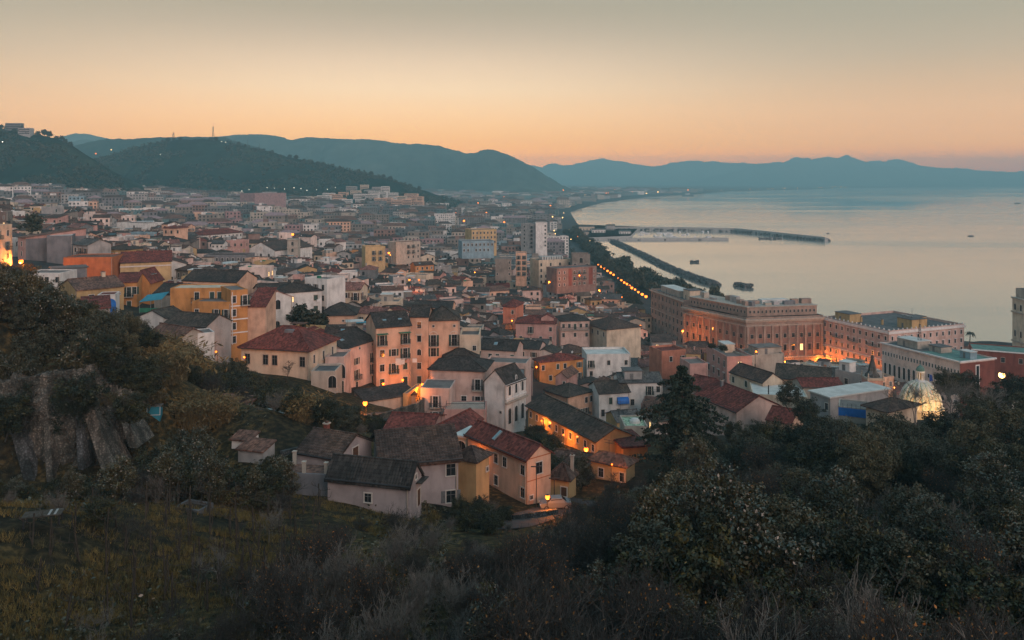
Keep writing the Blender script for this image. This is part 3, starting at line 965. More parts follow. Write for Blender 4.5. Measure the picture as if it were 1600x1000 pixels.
for k in range(4):
    c = MB(); c.box(-.16, .16, -.1, .02, -8.4, -.1, 'whitetrim'); b.add('pilaster', c, *b.face('B', .18 + (b.d - .36) * k / 3, b.h))
b.skylight(b.w * .3, 1.4, b.h + .9, 0, .5, .5); b.skylight(b.w * .3, 3.4, b.h + .9, 0, .5, .5)
# --- the palazzo row
b = hero('curve', 'palazzo', 'weathered pink palazzo with balconies under a sagging dark roof, next to the red roofed villa', 'palazzo', (536, 546), (586, 530), 10, 170, 'gable', 2.2, 'pink', 'darktile', at='L', hmin=8.5, lm='the weathered palazzo')
b.windows('A', ['q.q.q', '..o..b', '..b..b', 's.w..d'], top=.9, storey=2.6, w=.85, h=1.4)
b.skylight(b.w * .25, b.d * .25, b.h + 1.2, .42, 1.1, .6)
b = hero('row1', 'palazzo', 'four storey pink palazzo with green shuttered balconies and two skylights', 'palazzo', (588, 512), (642, 508), 10, 180, 'gable', 2.4, 'salmon', 'darktile', hmin=12.5, lm='the balconied palazzo')
b.windows('A', ['b.b', 'wob', 'wbs', 's.d'], top=2.6, storey=3.2, w=1.0, h=1.5)
b.skylight(b.w * .3, b.d * .22, b.h + 1.1, .45, 1.0, .7); b.skylight(b.w * .75, b.d * .22, b.h + 1.1, .45, 1.0, .7)
b.add('awning', (lambda m: (m.box(-1.2, 1.2, -1.2, 0, 0, .12, 'awning_green'), m)[1])(MB()), *b.face('A', b.w / 6, b.h - 1.5))
b.add('awning', (lambda m: (m.box(-1.3, 1.3, -1.2, 0, 0, .12, 'awning_green'), m)[1])(MB()), *b.face('A', b.w * 5 / 6 - .2, b.h - 1.5))
b = hero('row2', 'palazzo', 'narrow salmon tower house with an arched window between two palazzi', 'palazzo', (641, 495), (669, 495), 9, 184, 'gable', 1.8, 'salmon', 'darktile', hmin=14)
b.windows('A', ['w', 'h', 'a', 'w', 'd'], top=1.9, storey=3.1, w=.9, h=1.4)
b = hero('row3', 'palazzo', 'ochre pink palazzo with large arched balcony windows and a roof garden', 'palazzo', (669, 501), (718, 500), 10, 186, 'hip', 2.3, 'salmon', 'mosstile', hmin=13.5)
b.windows('A', ['q.q', 'b.b', 'o..', 'q.q'], top=1.3, storey=3.0, w=1.2, h=1.9)
for u in (.17, .83):
    b.add('arch_hood', window_mesh('a', 1.9, 3.0, 'trim'), *b.face('A', b.w * u, b.h - 4.1, -.045))
b = hero('row4', 'palazzo', 'low cream palazzo wing with a planted roof terrace', 'palazzo', (718, 529), (749, 529), 9, 185, 'flat', .9, 'cream', 'terrace', hmin=9)
b.windows('A', ['.w', 'q.'], top=2.2, w=.8, h=1.1)
b = hero('shedcover', 'covered_shed', 'long dark corrugated shelter roof over the lane below the balconied palazzo', 'shed', (570, 628), (650, 616), 6, 157, 'shed', .8, 'stone', 'darktile', at='L', hmin=1.8)
b = hero('lanewall', 'garden_wall', 'tall garden wall coloured ochre for glow, beside the lamp at the head of the lane', 'wall', (637, 616), (659, 600), 1.0, 160, 'flat', .1, 'ochre', 'terrace', at='L', hh=6)  # ochre chosen so the wall colour itself carries the lamp glow
b = hero('redvilla', 'villa', 'broad cream villa under a big dark red hipped roof', 'villa', (377, 543), (483, 549), (517, 530), 155, 'hip', 3.4, 'cream', 'redtile', lm='the red roofed villa', hmin=5.2, over=.6)
b.windows('A', ['w.ww..w'], top=2.1, w=1.1, h=1.9, margin=1.4, trim='stonetrim', shut='shutter_grey'); b.windows('B', ['www'], top=1.9, w=.7, h=1.6)
b.add('dormer', (lambda m: (m.box(-.9, .9, -1, 1.2, 0, .7, 'darkgrey'), m)[1])(MB()), (b.w * .55, b.d * .42, b.h + 2.4))
b = hero('gate', 'gatehouse', 'small grey block with a loggia arch below the red roofed villa', 'gatehouse', (486, 583), (524, 583), 6, 150, 'flat', .4, 'stone', 'asphaltroof', hmin=3.4)
b.windows('A', ['...A'], top=1.6, w=1.1, h=1.8)
b = hero('loggia', 'loggia', 'ruined pink loggia with an open arch between the villa and the weathered palazzo', 'loggia', (508, 562), (538, 562), 7, 160, 'flat', .6, 'pink', 'terrace', hmin=6)
b.windows('A', ['.A', '.w'], top=2.2, w=1.7, h=2.3)
# --- the orange houses on the left slope
b = hero('orangetall', 'town_house', 'tall orange apartment house with green shutters and a roof balcony', 'apartment house', (300, 473), (361, 474), 9, 180, 'flat', .35, 'orange', 'terrace', lm='the tall orange house', hmin=12.5, hh=13)
b.windows('A', ['w.bb', 's.ss', '..ss', '..ow'], top=2.2, storey=3.1, w=.9, h=1.5)
b = hero('orangeattic', 'town_house', 'set back orange attic with doors on a railed terrace, over the tall orange house', 'attic', (266, 452), (361, 451), 7, 187, 'flat', .25, 'orange', 'cream', hh=6)
b.windows('A', ['...w.ss.'], top=1.7, w=1.0, h=1.9)
b.add('railing', balcony_mesh(b.w * .62, 1.5), (b.w * .68, 0, b.h - 2.9))
b = hero('orangeright', 'town_house', 'slim orange block with white bands joined to the tall orange house', 'apartment house', (361, 455), (387, 453), 9, 182, 'flat', .2, 'orange', 'terrace', hh=15)
b.windows('A', ['w.b', 'w..', 'w..', 'w..'], top=1.9, storey=3.0, w=.9, h=1.5, trim='whitetrim')
for k in range(3):
    b.band('A', b.h - 3.4 - 3.0 * k, .25, .06, 'whitetrim')
b.add('drainpipe', (lambda m: (m.tube((0, -.12, -12), (0, -.12, -.2), .09, .09, 'whitetrim', 6), m)[1])(MB()), (.25, 0, b.h))
b = hero('salmonside', 'town_house', 'blank salmon house with a sloping red brown roof between orange block and white chapel', 'house', (387, 479), (415, 479), 8, 183, 'shed', 3.0, 'salmon', 'redtile', hh=11)
b = hero('orangegable', 'town_house', 'orange gabled house with two skylights in a dark red roof', 'house', (206, 441), (234, 441), (286, 435), 214, 'gable', 3.0, 'orange', 'redtile', lm='the orange gabled house', ridge='y', hh=9)
b.windows('A', ['q.', '..', 'w.'], top=-1, storey=3, w=.8, h=1.5)
b.skylight(b.w * .75, b.d * .5, b.h + 1.65, 0, .9, 1.5); b.skylight(b.w * .75, b.d * .62, b.h + 1.65, 0, .9, 1.5)
b = hero('orangesmall', 'town_house', 'small orange house with shuttered windows left of the orange gabled house', 'house', (181, 442), (214, 441), 7, 207, 'shed', 1.7, 'orange', 'redtile', hh=9)
b.windows('A', ['w.bo', 's.d.'], top=2.1, storey=3.6, w=1.0, h=1.8)
b = hero('brownhouse', 'town_house', 'ochre house with a brown gabled roof and chimney on the left slope', 'house', (93, 447), (120, 454), (180, 444), 188, 'gable', 2.0, 'ochre', 'claytile', ridge='y', hmin=4.5)
b.windows('B', ['.w..q'], top=1.7, w=1.2, h=.8); b.windows('A', ['ss'], top=1.8, w=.7, h=1.2)
b.chimney(b.w * .5, b.d * .75, b.h + 1.9, 1.2, 'cream', .8)
b = hero('longwhite', 'town_house', 'long low white house with a row of dark windows on the left slope', 'house', (36, 428), (94, 428), 8, 205, 'flat', .3, 'white', 'terrace', hmin=4)
b.windows('A', ['.wwww.w'], top=1.5, w=1.0, h=1.4)
b = hero('redshed', 'outbuilding', 'low whitish outbuilding with a dark red roof above the left thicket', 'outbuilding', (128, 484), (172, 481), 7, 168, 'shed', 1.6, 'grey', 'redtile', hmin=3.2)
b = hero('bluedoor', 'outbuilding', 'white wall block with a bright blue arched door', 'outbuilding', (152, 462), (180, 461), 5, 182, 'flat', .2, 'white', 'redtile', hmin=4.5)
b.add('blue_door', (lambda m: (m.add([(1.2 * math.cos(math.pi * k / 10), -.06, 1.6 + 1.2 * math.sin(math.pi * k / 10)) for k in range(11)] + [(-1.2, -.06, -1.2), (1.2, -.06, -1.2)], [tuple(range(12, -1, -1))], 'tarp_blue'), m)[1])(MB()), (b.w - 1.0, 0, 1.4))
b = hero('bigorange', 'warehouse', 'big blank terracotta block on the left slope', 'warehouse', (99, 404), (176, 403), 12, 240, 'flat', .3, 'terracotta', 'claytile', hh=9, lm='the blank terracotta block')
b = hero('darkshop', 'outbuilding', 'dark flat roofed extension in front of the blank terracotta block', 'outbuilding', (82, 421), (136, 418), 6, 226, 'slab', .3, 'darkgrey', 'asphaltroof', hh=5)
b = hero('tanlong', 'town_house', 'long cream yellow building with a red hipped roof behind the orange gabled house', 'house', (188, 411), (268, 408), 14, 250, 'gable', 2.6, 'yellow', 'redtile', hh=9)
b.band('A', b.h - 1.2, .4, .15, 'trim')
b = hero('brownrear', 'town_house', 'wide dark tiled roof with a round dormer behind the tall orange house', 'house', (286, 438), (370, 441), 10, 218, 'gable', 2.4, 'salmon', 'darktile', hh=6)
b.windows('A', ['w..w'], top=1.5)
b = hero('greyrear', 'town_house', 'dark tiled low roof with a dormer window beside the blue canopy', 'house', (241, 458), (302, 461), 7, 196, 'gable', 1.9, 'stone', 'darktile', hh=5)
b.add('dormer', (lambda m: (m.box(-.8, .8, -.5, 1.2, 0, 1.3, 'whitetrim', 'darktile'), m.box(-.5, .5, -.53, -.5, .2, 1.1, 'glass'), m)[1])(MB()), (b.w * .68, b.d * .2, b.h + .5))
b = hero('lowroof1', 'town_house', 'low grey house with a wide brown roof below the tall orange house', 'house', (256, 506), (322, 511), 8, 170, 'gable', 1.9, 'grey', 'mosstile', hh=6)
b.windows('A', ['...ow'], top=1.8, w=.9, h=1.6)
b = hero('lowroof2', 'town_house', 'low house with a patched brown roof at the edge of the dry bushes', 'house', (234, 520), (283, 528), (306, 519), 160, 'gable', 1.4, 'stone', 'claytile', hh=4)
b = hero('whitefold', 'outbuilding', 'whitewashed lean-to with a pale gable above the patched brown roof', 'outbuilding', (219, 494), (258, 497), 6, 176, 'gable', 1.4, 'white', 'mosstile', hh=4.5, ridge='y')
b.windows('A', ['q.w'], top=1.5, w=.8, h=1.0)
b = hero('greystub', 'wall_block', 'stained white wall block beneath the low grey house', 'outbuilding', (304, 523), (335, 520), 5, 165, 'flat', .2, 'white', 'terrace', hh=7)
b = hero('chapel', 'chapel', 'white gabled chapel with one arched window and a red roof', 'chapel', (409, 468), (457, 464), 10, 205, 'gable', 1.7, 'white', 'rosetile', lm='the white chapel', ridge='y', hh=8)
b.add('arched_window', window_mesh('a', 1.3, 2.4, 'whitetrim'), *b.face('A', b.w * .52, b.h - 1.6))
b.add('niche', window_mesh('a', 1.2, 1.2, 'stonetrim'), *b.face('A', b.w * .5, b.h - 6.4))
b = hero('darkhip', 'town_house', 'salmon house under a wide dark hipped roof behind the red roofed villa', 'house', (505, 493), (555, 492), 10, 217, 'hip', 2.6, 'salmon', 'darktile', hh=5, over=.6)
b.windows('A', ['..q.'], top=1.5)
SCREEN.append((404, 590, 455, 503, 214))
# --- left edge
b = hero('edge1', 'town_house', 'tall pale house cut by the left edge with a dark balcony', 'house', (-40, 358), (19, 352), 9, 225, 'flat', .4, 'cream', 'terrace', hh=14)
b.windows('A', ['.wbw', '.wwb', '.w.s', '.www'], top=2.0, w=1.0, h=1.6)
b = hero('edge2', 'town_house', 'pink house whose blank grey side wall and slanting roof face the lamp', 'house', (28, 371), (40, 372), (72, 362), 262, 'shed', 2.0, 'rose', 'claytile', hh=9)
b.windows('A', ['w', 'w'], top=2, w=.8, h=1.5)
rw = MB(); rw.box(0, b.d, -.06, 0, -b.h, -.3, 'darkgrey'); b.add('render_panel', rw, *b.face('B', 0, b.h))
b = hero('edge3', 'warehouse', 'blank dark grey block right of the pink house on the left slope', 'warehouse', (73, 370), (113, 369), 10, 266, 'flat', .3, 'darkgrey', 'paleroof', hh=9)
# --- middle distance
b = hero('whiteblock', 'apartment_block', 'broad white apartment block with a blank side in the middle of the old town', 'apartment block', (181, 349), (232, 350), 14, 520, 'flat', .5, 'white', 'browntile', hh=13, lm='the broad white block')
b.windows('A', ['....w...', '........', '...ww...', ], w=1.1, h=1.5)
b = hero('longblock', 'apartment_block', 'long white block with many windows under a dark red roof', 'apartment block', (317, 368), (379, 363), 12, 480, 'hip', 2.6, 'white', 'redtile', at='L', hh=10, lm='the long white block')
b.windows('A', ['wwwwwwwwww', 'wwwwwwwwww', 'wwwwwwwwww'], top=1.6, w=.9, h=1.5)
b = hero('cathedral', 'church', 'large grey church with a gabled front, round window and long dark nave roof', 'church', (386, 390), (430, 392), (466, 384), 430, 'gable', 4.2, 'white', 'browntile', lm='the large grey church', ridge='y', hh=10)
b.add('rose_window', (lambda m: (m.lathe([(1.1, 0), (1.1, .15), (.85, .16)], 12, 'trim'), m.lathe([(.85, .0), (.85, .05)], 12, 'glass'), setattr(m, 'v', [(x, -z, y) for x, y, z in m.v]), m)[3])(MB()), *b.face('A', b.w / 2, b.h + 1.0))
for u in (.22, .5, .78):
    b.add('arched_window', window_mesh('a', 1.3, 2.6, 'trim'), *b.face('A', b.w * u, b.h - 3))
b = hero('belltower', 'bell_tower', 'stout brown bell tower beside the large grey church with a red lamp on top', 'bell tower', (449, 375), (465, 375), 5.5, 432, 'slab', .4, 'stone', 'stone', hh=13)
b.windows('A', ['a', 'a', '.'], top=1.9, w=1.3, h=1.9, storey=3.6)
b.add('cornice', (lambda m: (m.box(-.3, b.w + .3, -.3, b.d + .3, -.2, .2, 'stonetrim'), m)[1])(MB()), (0, 0, b.h - 4))
b = hero('cubehouse', 'town_house', 'small white cube tower with three dark openings before the long white block', 'house', (330, 381), (349, 381), 6, 415, 'gable', 1.4, 'white', 'greytile', hh=8)
b.windows('A', ['www'], top=1.4, w=.8, h=.9)
b = hero('darkwall', 'convent', 'long dark grey stone wall building left of the large grey church', 'convent', (318, 400), (385, 400), 12, 370, 'flat', .5, 'darkgrey', 'browntile', hh=8)
b.windows('A', ['wwwwwwww'], top=1.6, w=.9, h=1.4)
b = hero('kiosk', 'pavilion', 'small cream pavilion with a flat pale roof before the dark stone building', 'pavilion', (352, 413), (377, 410), 6, 350, 'slab', .25, 'cream', 'paleroof', hh=4, at='L')
b = hero('goldblock', 'apartment_block', 'golden yellow block with a dark roof in the centre of the old town', 'apartment block', (571, 388), (602, 387), 10, 430, 'flat', .8, 'yellow', 'redtile', hh=9, lm='the golden yellow block')
b.windows('A', ['..b.b.', '..b.b.'], top=2.2, w=.9, h=1.5)
b = hero('mauvehall', 'hall', 'huge windowless mauve hall standing above the far roofs', 'hall', (398, 303), (447, 302), 30, 1150, 'flat', .6, 'mauve', 'mauve', hh=26, lm='the mauve hall')
b = hero('whitetower', 'apartment_block', 'tall white apartment tower with dark balconies near the shore', 'apartment block', (814, 350), (836, 351), 14, 700, 'flat', .6, 'grey', 'terrace', hh=24, lm='the white tower block')
b.windows('A', ['wb', 'wb', 'wb', 'wb', 'wb', 'wb'], top=2.2, storey=3.4, w=1.6, h=1.6, shut='shutter_grey')
b = hero('whitetowerb', 'apartment_block', 'white blank wing joined to the tall white apartment tower', 'apartment block', (837, 349), (855, 349), 14, 696, 'flat', .6, 'white', 'terrace', hh=24)
b.windows('A', ['..w', '..w', '..w', '..w', '..w', '..w'], top=2.2, storey=3.4, w=1.3, h=1.5)
b = hero('beigepal', 'palazzo', 'beige palazzo with a long glazed roof near the promenade trees', 'palazzo', (842, 408), (893, 406), 14, 480, 'flat', .6, 'cream', 'greytile', hh=14, lm='the beige palazzo')
b.windows('A', ['w.w.w.w', 'w.wAw.w', 'ww.w.ww', 'wA.A.Aw'], top=2.2, storey=3.4, w=1.1, h=1.8)
gl = MB()
for k in range(9):
    gl.box(k * 1.6, k * 1.6 + .9, 0, 5, 0, 1.8, 'paleroof', 'paleroof')
b.add('roof_lights', gl, (b.w * .2, 5, b.h + .1))
b = hero('redpal', 'palazzo', 'rose brown palazzo with balconies and dark red wall strips below the beige palazzo', 'palazzo', (870, 421), (932, 417), 11, 440, 'flat', .5, 'dullrose', 'asphaltroof', at='L', hh=9.5, lm='the dark red palazzo')
b.windows('A', ['ww.bbb.w', 'ww.bbb.w', 'ww.ooo.w'], top=2.0, storey=3.3, w=.9, h=1.5, trim='whitetrim')
rw = MB(); rw.box(b.w * .29, b.w * .37, -.05, 0, -b.h, -.1, 'brickred'); b.add('brick_panel', rw, *b.face('A', 0, b.h))
rw = MB(); rw.box(b.w * .80, b.w * .90, -.05, 0, -b.h, -.1, 'brickred'); b.add('brick_panel', rw, *b.face('A', 0, b.h))
b = hero('archpal', 'palazzo', 'square brown attic tower with a tall arched window over the dark red palazzo', 'palazzo', (894, 399), (922, 399), 10, 470, 'flat', .8, 'dullstone', 'claytile', hh=20)
b.windows('A', ['.A.', 'w.w', 'w.w', 'www'], top=2.8, w=1.5, h=2.4)
b = hero('brownflat', 'apartment_block', 'narrow salmon apartment tower left of the beige palazzo', 'apartment block', (806, 396), (823, 396), 9, 470, 'flat', .5, 'salmon', 'terrace', hh=15)
b.windows('A', ['bb', 'bb', 'bb', 'bb'], top=2.0, storey=3.2, w=1.1, h=1.5)
b = hero('blueside', 'apartment_block', 'blank dark block at the centre of the old town right of the golden yellow block', 'apartment block', (774, 405), (799, 405), 10, 450, 'flat', .4, 'dullstone', 'terrace', hh=8)
b.windows('A', ['...w', '...w', 'w..w'], top=1.9, w=.9, h=1.4)
b = hero('pinkblock', 'apartment_block', 'narrow grey apartment block near the golden yellow block', 'apartment block', (619, 380), (657, 378), 10, 455, 'flat', .5, 'stone', 'claytile', hh=8)
b.windows('A', ['..bbw', '..bbw', '..www'], top=1.9, storey=3.1, w=.9, h=1.4)
b = hero('bluelong', 'apartment_block', 'long sky blue low building right of the lit street', 'apartment block', (722, 378), (772, 377), 12, 480, 'flat', .4, 'blue', 'terrace', hh=6)
b.windows('A', ['wwwwwwww', 'ww.wwww.'], top=1.8, w=.9, h=1.4)
b = hero('yellowlong', 'apartment_block', 'long ochre block with dark windows behind the sky blue building', 'apartment block', (737, 360), (776, 359), 14, 560, 'flat', .4, 'yellow', 'terrace', hh=14)
b.windows('A', ['wwwwwww', 'wwwwwww', 'wwwwwww'], top=1.9, w=1.0, h=1.6)
b = hero('hotblock', 'town_house', 'bright orange red house with a dark roof amid pale houses right of centre', 'house', (786, 479), (806, 480), (843, 475), 300, 'hip', 2.0, 'coral', 'redtile', hh=7.5, lm='the orange red house')
b.windows('A', ['.w', '.w'], top=1.9, w=.9, h=1.4)
b = hero('pinkgable', 'town_house', 'pink terraced house with a small gabled dormer and red roof', 'house', (806, 505), (868, 506), 9, 275, 'hip', 1.9, 'rose', 'redtile', hh=6)
b.windows('A', ['.b.w', 'w.ww'], top=1.9, w=.9, h=1.4)
b.add('gable_tower', (lambda q: (q[0][1].merge(q[1][1], Matrix()), q[0][1])[1])(roof_parts(4.2, 4, 6.4, 'gable', 1.1, 'redtile', 'rose', .3, 'y')), (b.w - 5, 1.2, b.h - 4.6))
b = hero('balconypink', 'town_house', 'three storey pale house with long railed balconies and a dark hipped roof', 'house', (876, 502), (921, 501), 9, 285, 'hip', 1.6, 'pink', 'darktile', hh=7.5, lm='the railed balcony house')
b.windows('A', ['wwdww', 'w.w.w'], top=1.7, storey=3.2, w=.9, h=1.4)
b.add('balcony', balcony_mesh(b.w - .4, 1.0), (b.w / 2, 0, b.h - 3.0))
b = hero('broadroof', 'convent', 'broad brown tiled hall with a long low wall right of the railed balcony house', 'convent', (913, 505), (948, 516), (1005, 512), 278, 'hip', 2.8, 'cream', 'browntile', hh=7, lm='the broad brown hall')
b.windows('A', ['wwww'], top=1.8)
b = hero('yelloworange', 'town_house', 'orange yellow house with a wide red brown roof in front of the old town', 'house', (834, 562), (843, 567), (917, 564), 240, 'hip', 1.8, 'orange', 'redtile', hh=7, lm='the orange yellow house')
b.windows('B', ['w.sw.o', '.w.w.b'], top=1.6, storey=3.2, w=.9, h=1.5)
b = hero('whiteterrace', 'town_house', 'white flat roofed house with terraces right of the orange yellow house', 'house', (917, 557), (985, 556), 10, 246, 'flat', .7, 'white', 'paleroof', hh=7)
b.windows('A', ['b.w.w', 'w...w'], top=2.0, w=.9, h=1.4)
b = hero('pinkback', 'town_house', 'pink house with a dark roof behind the small white church', 'house', (749, 545), (806, 548), 8, 205, 'gable', 1.8, 'pink', 'darktile', hh=9)
b.windows('A', ['.ww.s', '.w.w.'], top=1.8, storey=3.2, w=.9, h=1.4)
b.skylight(b.w * .4, b.d * .25, b.h + 1.1, .42)
b = hero('pinkback2', 'town_house', 'pale terrace house with a big glazed veranda behind the white church', 'house', (757, 568), (822, 571), 7, 192, 'flat', .5, 'pink', 'terrace', hh=7)
b.windows('A', ['w.w..'], top=1.8, w=.8, h=1.4)
b.add('veranda', (lambda m: (m.box(0, 4, -.3, 0, 0, 2.4, 'shutter_grey'), [m.box(.15 + k * .78, .15 + k * .78 + .6, -.34, -.3, .2, 2.2, 'skyglass') for k in range(5)], m)[2])(MB()), (b.w - 4.4, 0, b.h - 3.2))
b = hero('stonewall', 'town_house', 'narrow house of bare pinkish brick right of the white church', 'house', (868, 588), (886, 590), 8, 215, 'gable', 1.2, 'rose', 'claytile', ridge='y', hh=8)
b.windows('A', ['.w', 'w.', '.w'], top=1.6, storey=2.6, w=.7, h=1.0)
b = hero('darkel', 'town_house', 'L shaped house with a mossy dark roof and pink lilac walls', 'house', (852, 610), (888, 621), (936, 614), 200, 'hip', 1.9, 'salmon', 'mosstile', hh=7, lm='the mossy roofed house')
b.windows('B', ['...ww', 'wbbb.'], top=1.7, storey=2.7, w=.9, h=1.4)
b = hero('darkelw', 'town_house', 'white house with a green door and a blue awning right of the mossy roof', 'house', (936, 615), (984, 612), 8, 202, 'gable', 1.9, 'white', 'mosstile', hh=7)
b.windows('A', ['.s..', 'w.s.'], top=2.0, storey=2.9, w=.9, h=1.7)
aw = MB()
n = 10
for k in range(n):
    a0, a1 = math.pi / 2 * k / n, math.pi / 2 * (k + 1) / n
    aw.add([(0, -1.1 * math.sin(a0), 1.5 * math.cos(a0)), (2.9, -1.1 * math.sin(a0), 1.5 * math.cos(a0)), (2.9, -1.1 * math.sin(a1), 1.5 * math.cos(a1)), (0, -1.1 * math.sin(a1), 1.5 * math.cos(a1))], [(3, 2, 1, 0)], 'tarp_blue')
aw.add([(0, 0, 0)] + [(0, -1.1 * math.sin(math.pi / 2 * k / n), 1.5 * math.cos(math.pi / 2 * k / n)) for k in range(n + 1)], [tuple(range(n + 1, -1, -1))], 'tarp_blue')
aw.add([(2.9, 0, 0)] + [(2.9, -1.1 * math.sin(math.pi / 2 * k / n), 1.5 * math.cos(math.pi / 2 * k / n)) for k in range(n + 1)], [tuple(range(n + 2))], 'tarp_blue')
b.add('awning', aw, (b.w * .58, 0, b.h - 2.7))
b = hero('greyhouse', 'town_house', 'grey white house with a roof tower and balcony behind the cedar', 'house', (968, 598), (1035, 597), 8, 205, 'gable', 1.5, 'white', 'greytile', hh=7)
b.windows('A', ['w..bw', '.w.w.'], top=1.8, w=.9, h=1.5)
b.roof_hut(1.5, 1.0, 4.5, 4, 2.6, 'grey', 'asphaltroof')
b = hero('arcade', 'row_house', 'long curving row with a dark sagging roof lit orange from the lane', 'row house', (825, 633), (933, 689), 7, 134, 'gable', 1.6, 'ochre', 'mosstile', lm='the lamp lit row', hh=5.5, over=.55)
b.windows('A', ['wwwwwwwwww', 'd.dd.ddd.d'], top=1.5, storey=2.6, w=.75, h=1.1, shut='shutter_brown')
b = hero('palegreenroof', 'town_house', 'low house under a pale green gabled roof right of the lamp lit row', 'house', (937, 694), (983, 690), (1006, 676), 140, 'gable', 1.6, 'cream', 'palegreen', ridge='y', hh=5, lm='the pale green roof')
b = hero('palegreenback', 'town_house', 'small flat house with a pale green terrace roof and a round skylight', 'house', (976, 668), (1012, 668), 7, 152, 'flat', .3, 'stone', 'palegreen', hh=4)
b.add('skylight', (lambda m: (m.lathe([(1.1, 0), (1.0, .5), (.6, .85), (.05, .95)], 12, 'paleroof'), m)[1])(MB()), (b.w * .55, 3, b.h))
b = hero('redlow', 'town_house', 'low orange house with a red brown slab roof before the cedar', 'house', (974, 700), (1012, 697), 8, 133, 'slab', .3, 'orange', 'redtile', hh=4)
# --- right of the cedar
b = hero('bigred', 'town_house', 'large house with a bright red corrugated gable roof right of the cedar', 'house', (1086, 617), (1151, 644), (1204, 629), 160, 'gable', 2.6, 'pink', 'redtile', lm='the large red roof', ridge='x', hh=6, tiles=True)
b.chimney(b.w * .25, b.d * .4, b.h + 1.9, 1.5, 'darkgrey', .5)
b = hero('bigredb', 'town_house', 'red gabled roof just behind the large red roof', 'house', (1068, 605), (1100, 612), (1150, 603), 176, 'gable', 1.9, 'pink', 'redtile', hh=6)
b = hero('smallred', 'town_house', 'small house with a steep red roof half hidden by the thicket', 'house', (1198, 655), (1236, 662), (1254, 648), 150, 'gable', 1.6, 'salmon', 'redtile', hh=5)
b = hero('paleterrace', 'town_house', 'flat pale terrace roof with chimney pipes right of the large red roof', 'house', (1176, 617), (1262, 622), 11, 185, 'flat', .25, 'cream', 'paleroof', hh=7)
for k in (.3, .55, .8):
    b.add('flue', (lambda m: (m.tube((0, 0, -.2), (0, 0, 2.2), .14, .14, 'iron', 6), m)[1])(MB()), (b.w * k, 1.2, b.h))
b = hero('roofgarden', 'palazzo', 'pink corner palazzo with tall arched windows and hedges on its roof terrace', 'palazzo', (1104, 544), (1136, 562), (1166, 556), 230, 'flat', .9, 'rose', 'terrace', lm='the roof garden palazzo', hh=12)
b.windows('A', ['.www', 'hhhh', 'aaaa'], top=1.6, storey=3.6, w=1.0, h=1.8); b.windows('B', ['.l.', 'h.h', 'a.a'], top=1.6, storey=3.6, w=1.0, h=1.7)
b.roof_hut(2, 3, 5, 3, 2.4, 'cream', 'paleroof')
b = hero('roofgardenb', 'town_house', 'pale stone annex with a tented terrace right of the roof garden palazzo', 'house', (1166, 560), (1225, 556), 9, 236, 'flat', .8, 'stone', 'terrace', hh=8)
b.windows('A', ['s...'], top=2)
b.roof_hut(b.w * .4, 2, 8, 5, 2.2, 'stone', 'terrace')
b = hero('rosebox', 'town_house', 'rose red house with a flat terrace left of the roof garden palazzo', 'house', (1034, 552), (1072, 549), 8, 250, 'flat', .7, 'coral', 'redtile', hh=4.5, lm='the rose red house')
b.windows('A', ['.w.b'], top=2)
b = hero('rosebox2', 'town_house', 'dull red wall house below the roof garden palazzo', 'house', (1078, 571), (1106, 570), 8, 228, 'flat', .5, 'rose', 'terrace', hh=4.5)
b.windows('A', ['..', '.s'], top=2)
b = hero('longbrown', 'town_house', 'cream two storey house with a long dark brown roof below the roof garden palazzo', 'house', (1141, 581), (1192, 598), (1210, 590), 195, 'gable', 1.9, 'cream', 'browntile', hh=7)
b.windows('A', ['s.s.s', '.o.o.'], top=1.7, storey=3.0, w=.9, h=1.5)
b = hero('widebrown', 'town_house', 'very wide brown roof with torn tiles before the orange lit palace', 'house', (1211, 590), (1297, 598), 11, 205, 'gable', 2.4, 'salmon', 'mosstile', hh=6, lm='the wide torn roof')
b = hero('whiteshed', 'workshop', 'grey workshop with a big sloping pale sheet roof above the thicket', 'workshop', (1266, 612), (1297, 622), (1387, 608), 170, 'slab', .3, 'grey', 'paleroof', hh=6, lm='the pale sheet roof')
b.windows('A', ['..w'], top=2, w=.8, h=1.4)
b = hero('blueterrace', 'terrace_house', 'small flat house whose terrace is screened with bright blue sheeting', 'house', (1310, 636), (1357, 641), 6, 158, 'flat', .2, 'stone', 'terrace', hh=4)
b.add('screen', (lambda m: (m.box(0, b.w - .2, -.12, -.05, -1.6, 0, 'tarp_blue'), [m.box(k * .8, k * .8 + .05, -.1, -.05, 0, .9, 'iron') for k in range(int(b.w / .8))], m)[2])(MB()), (0, 0, b.h))
b = hero('browncap', 'town_house', 'cream house with a low brown hipped roof right before the tiled dome', 'house', (1353, 635), (1386, 644), (1438, 634), 150, 'hip', 1.4, 'cream', 'browntile', hh=5, over=.7)
b.windows('A', ['.s'], top=2.2, w=1.0, h=1.1, shut='shutter_brown')
b = hero('redstrip', 'town_house', 'narrow dark red roof behind the pale sheet roof', 'house', (1254, 605), (1318, 605), 7, 192, 'gable', 1.2, 'stone', 'redtile', hh=5)
b = hero('greytowerblock', 'town_house', 'grey white block with a stair tower before the orange lit palace', 'house', (1305, 580), (1352, 590), 8, 208, 'flat', .6, 'grey', 'terrace', hh=9)
b.roof_hut(.5, 1, 3, 3, 2.6, 'white', 'paleroof')
b.windows('A', ['.w.w', 'w..w'], top=2)
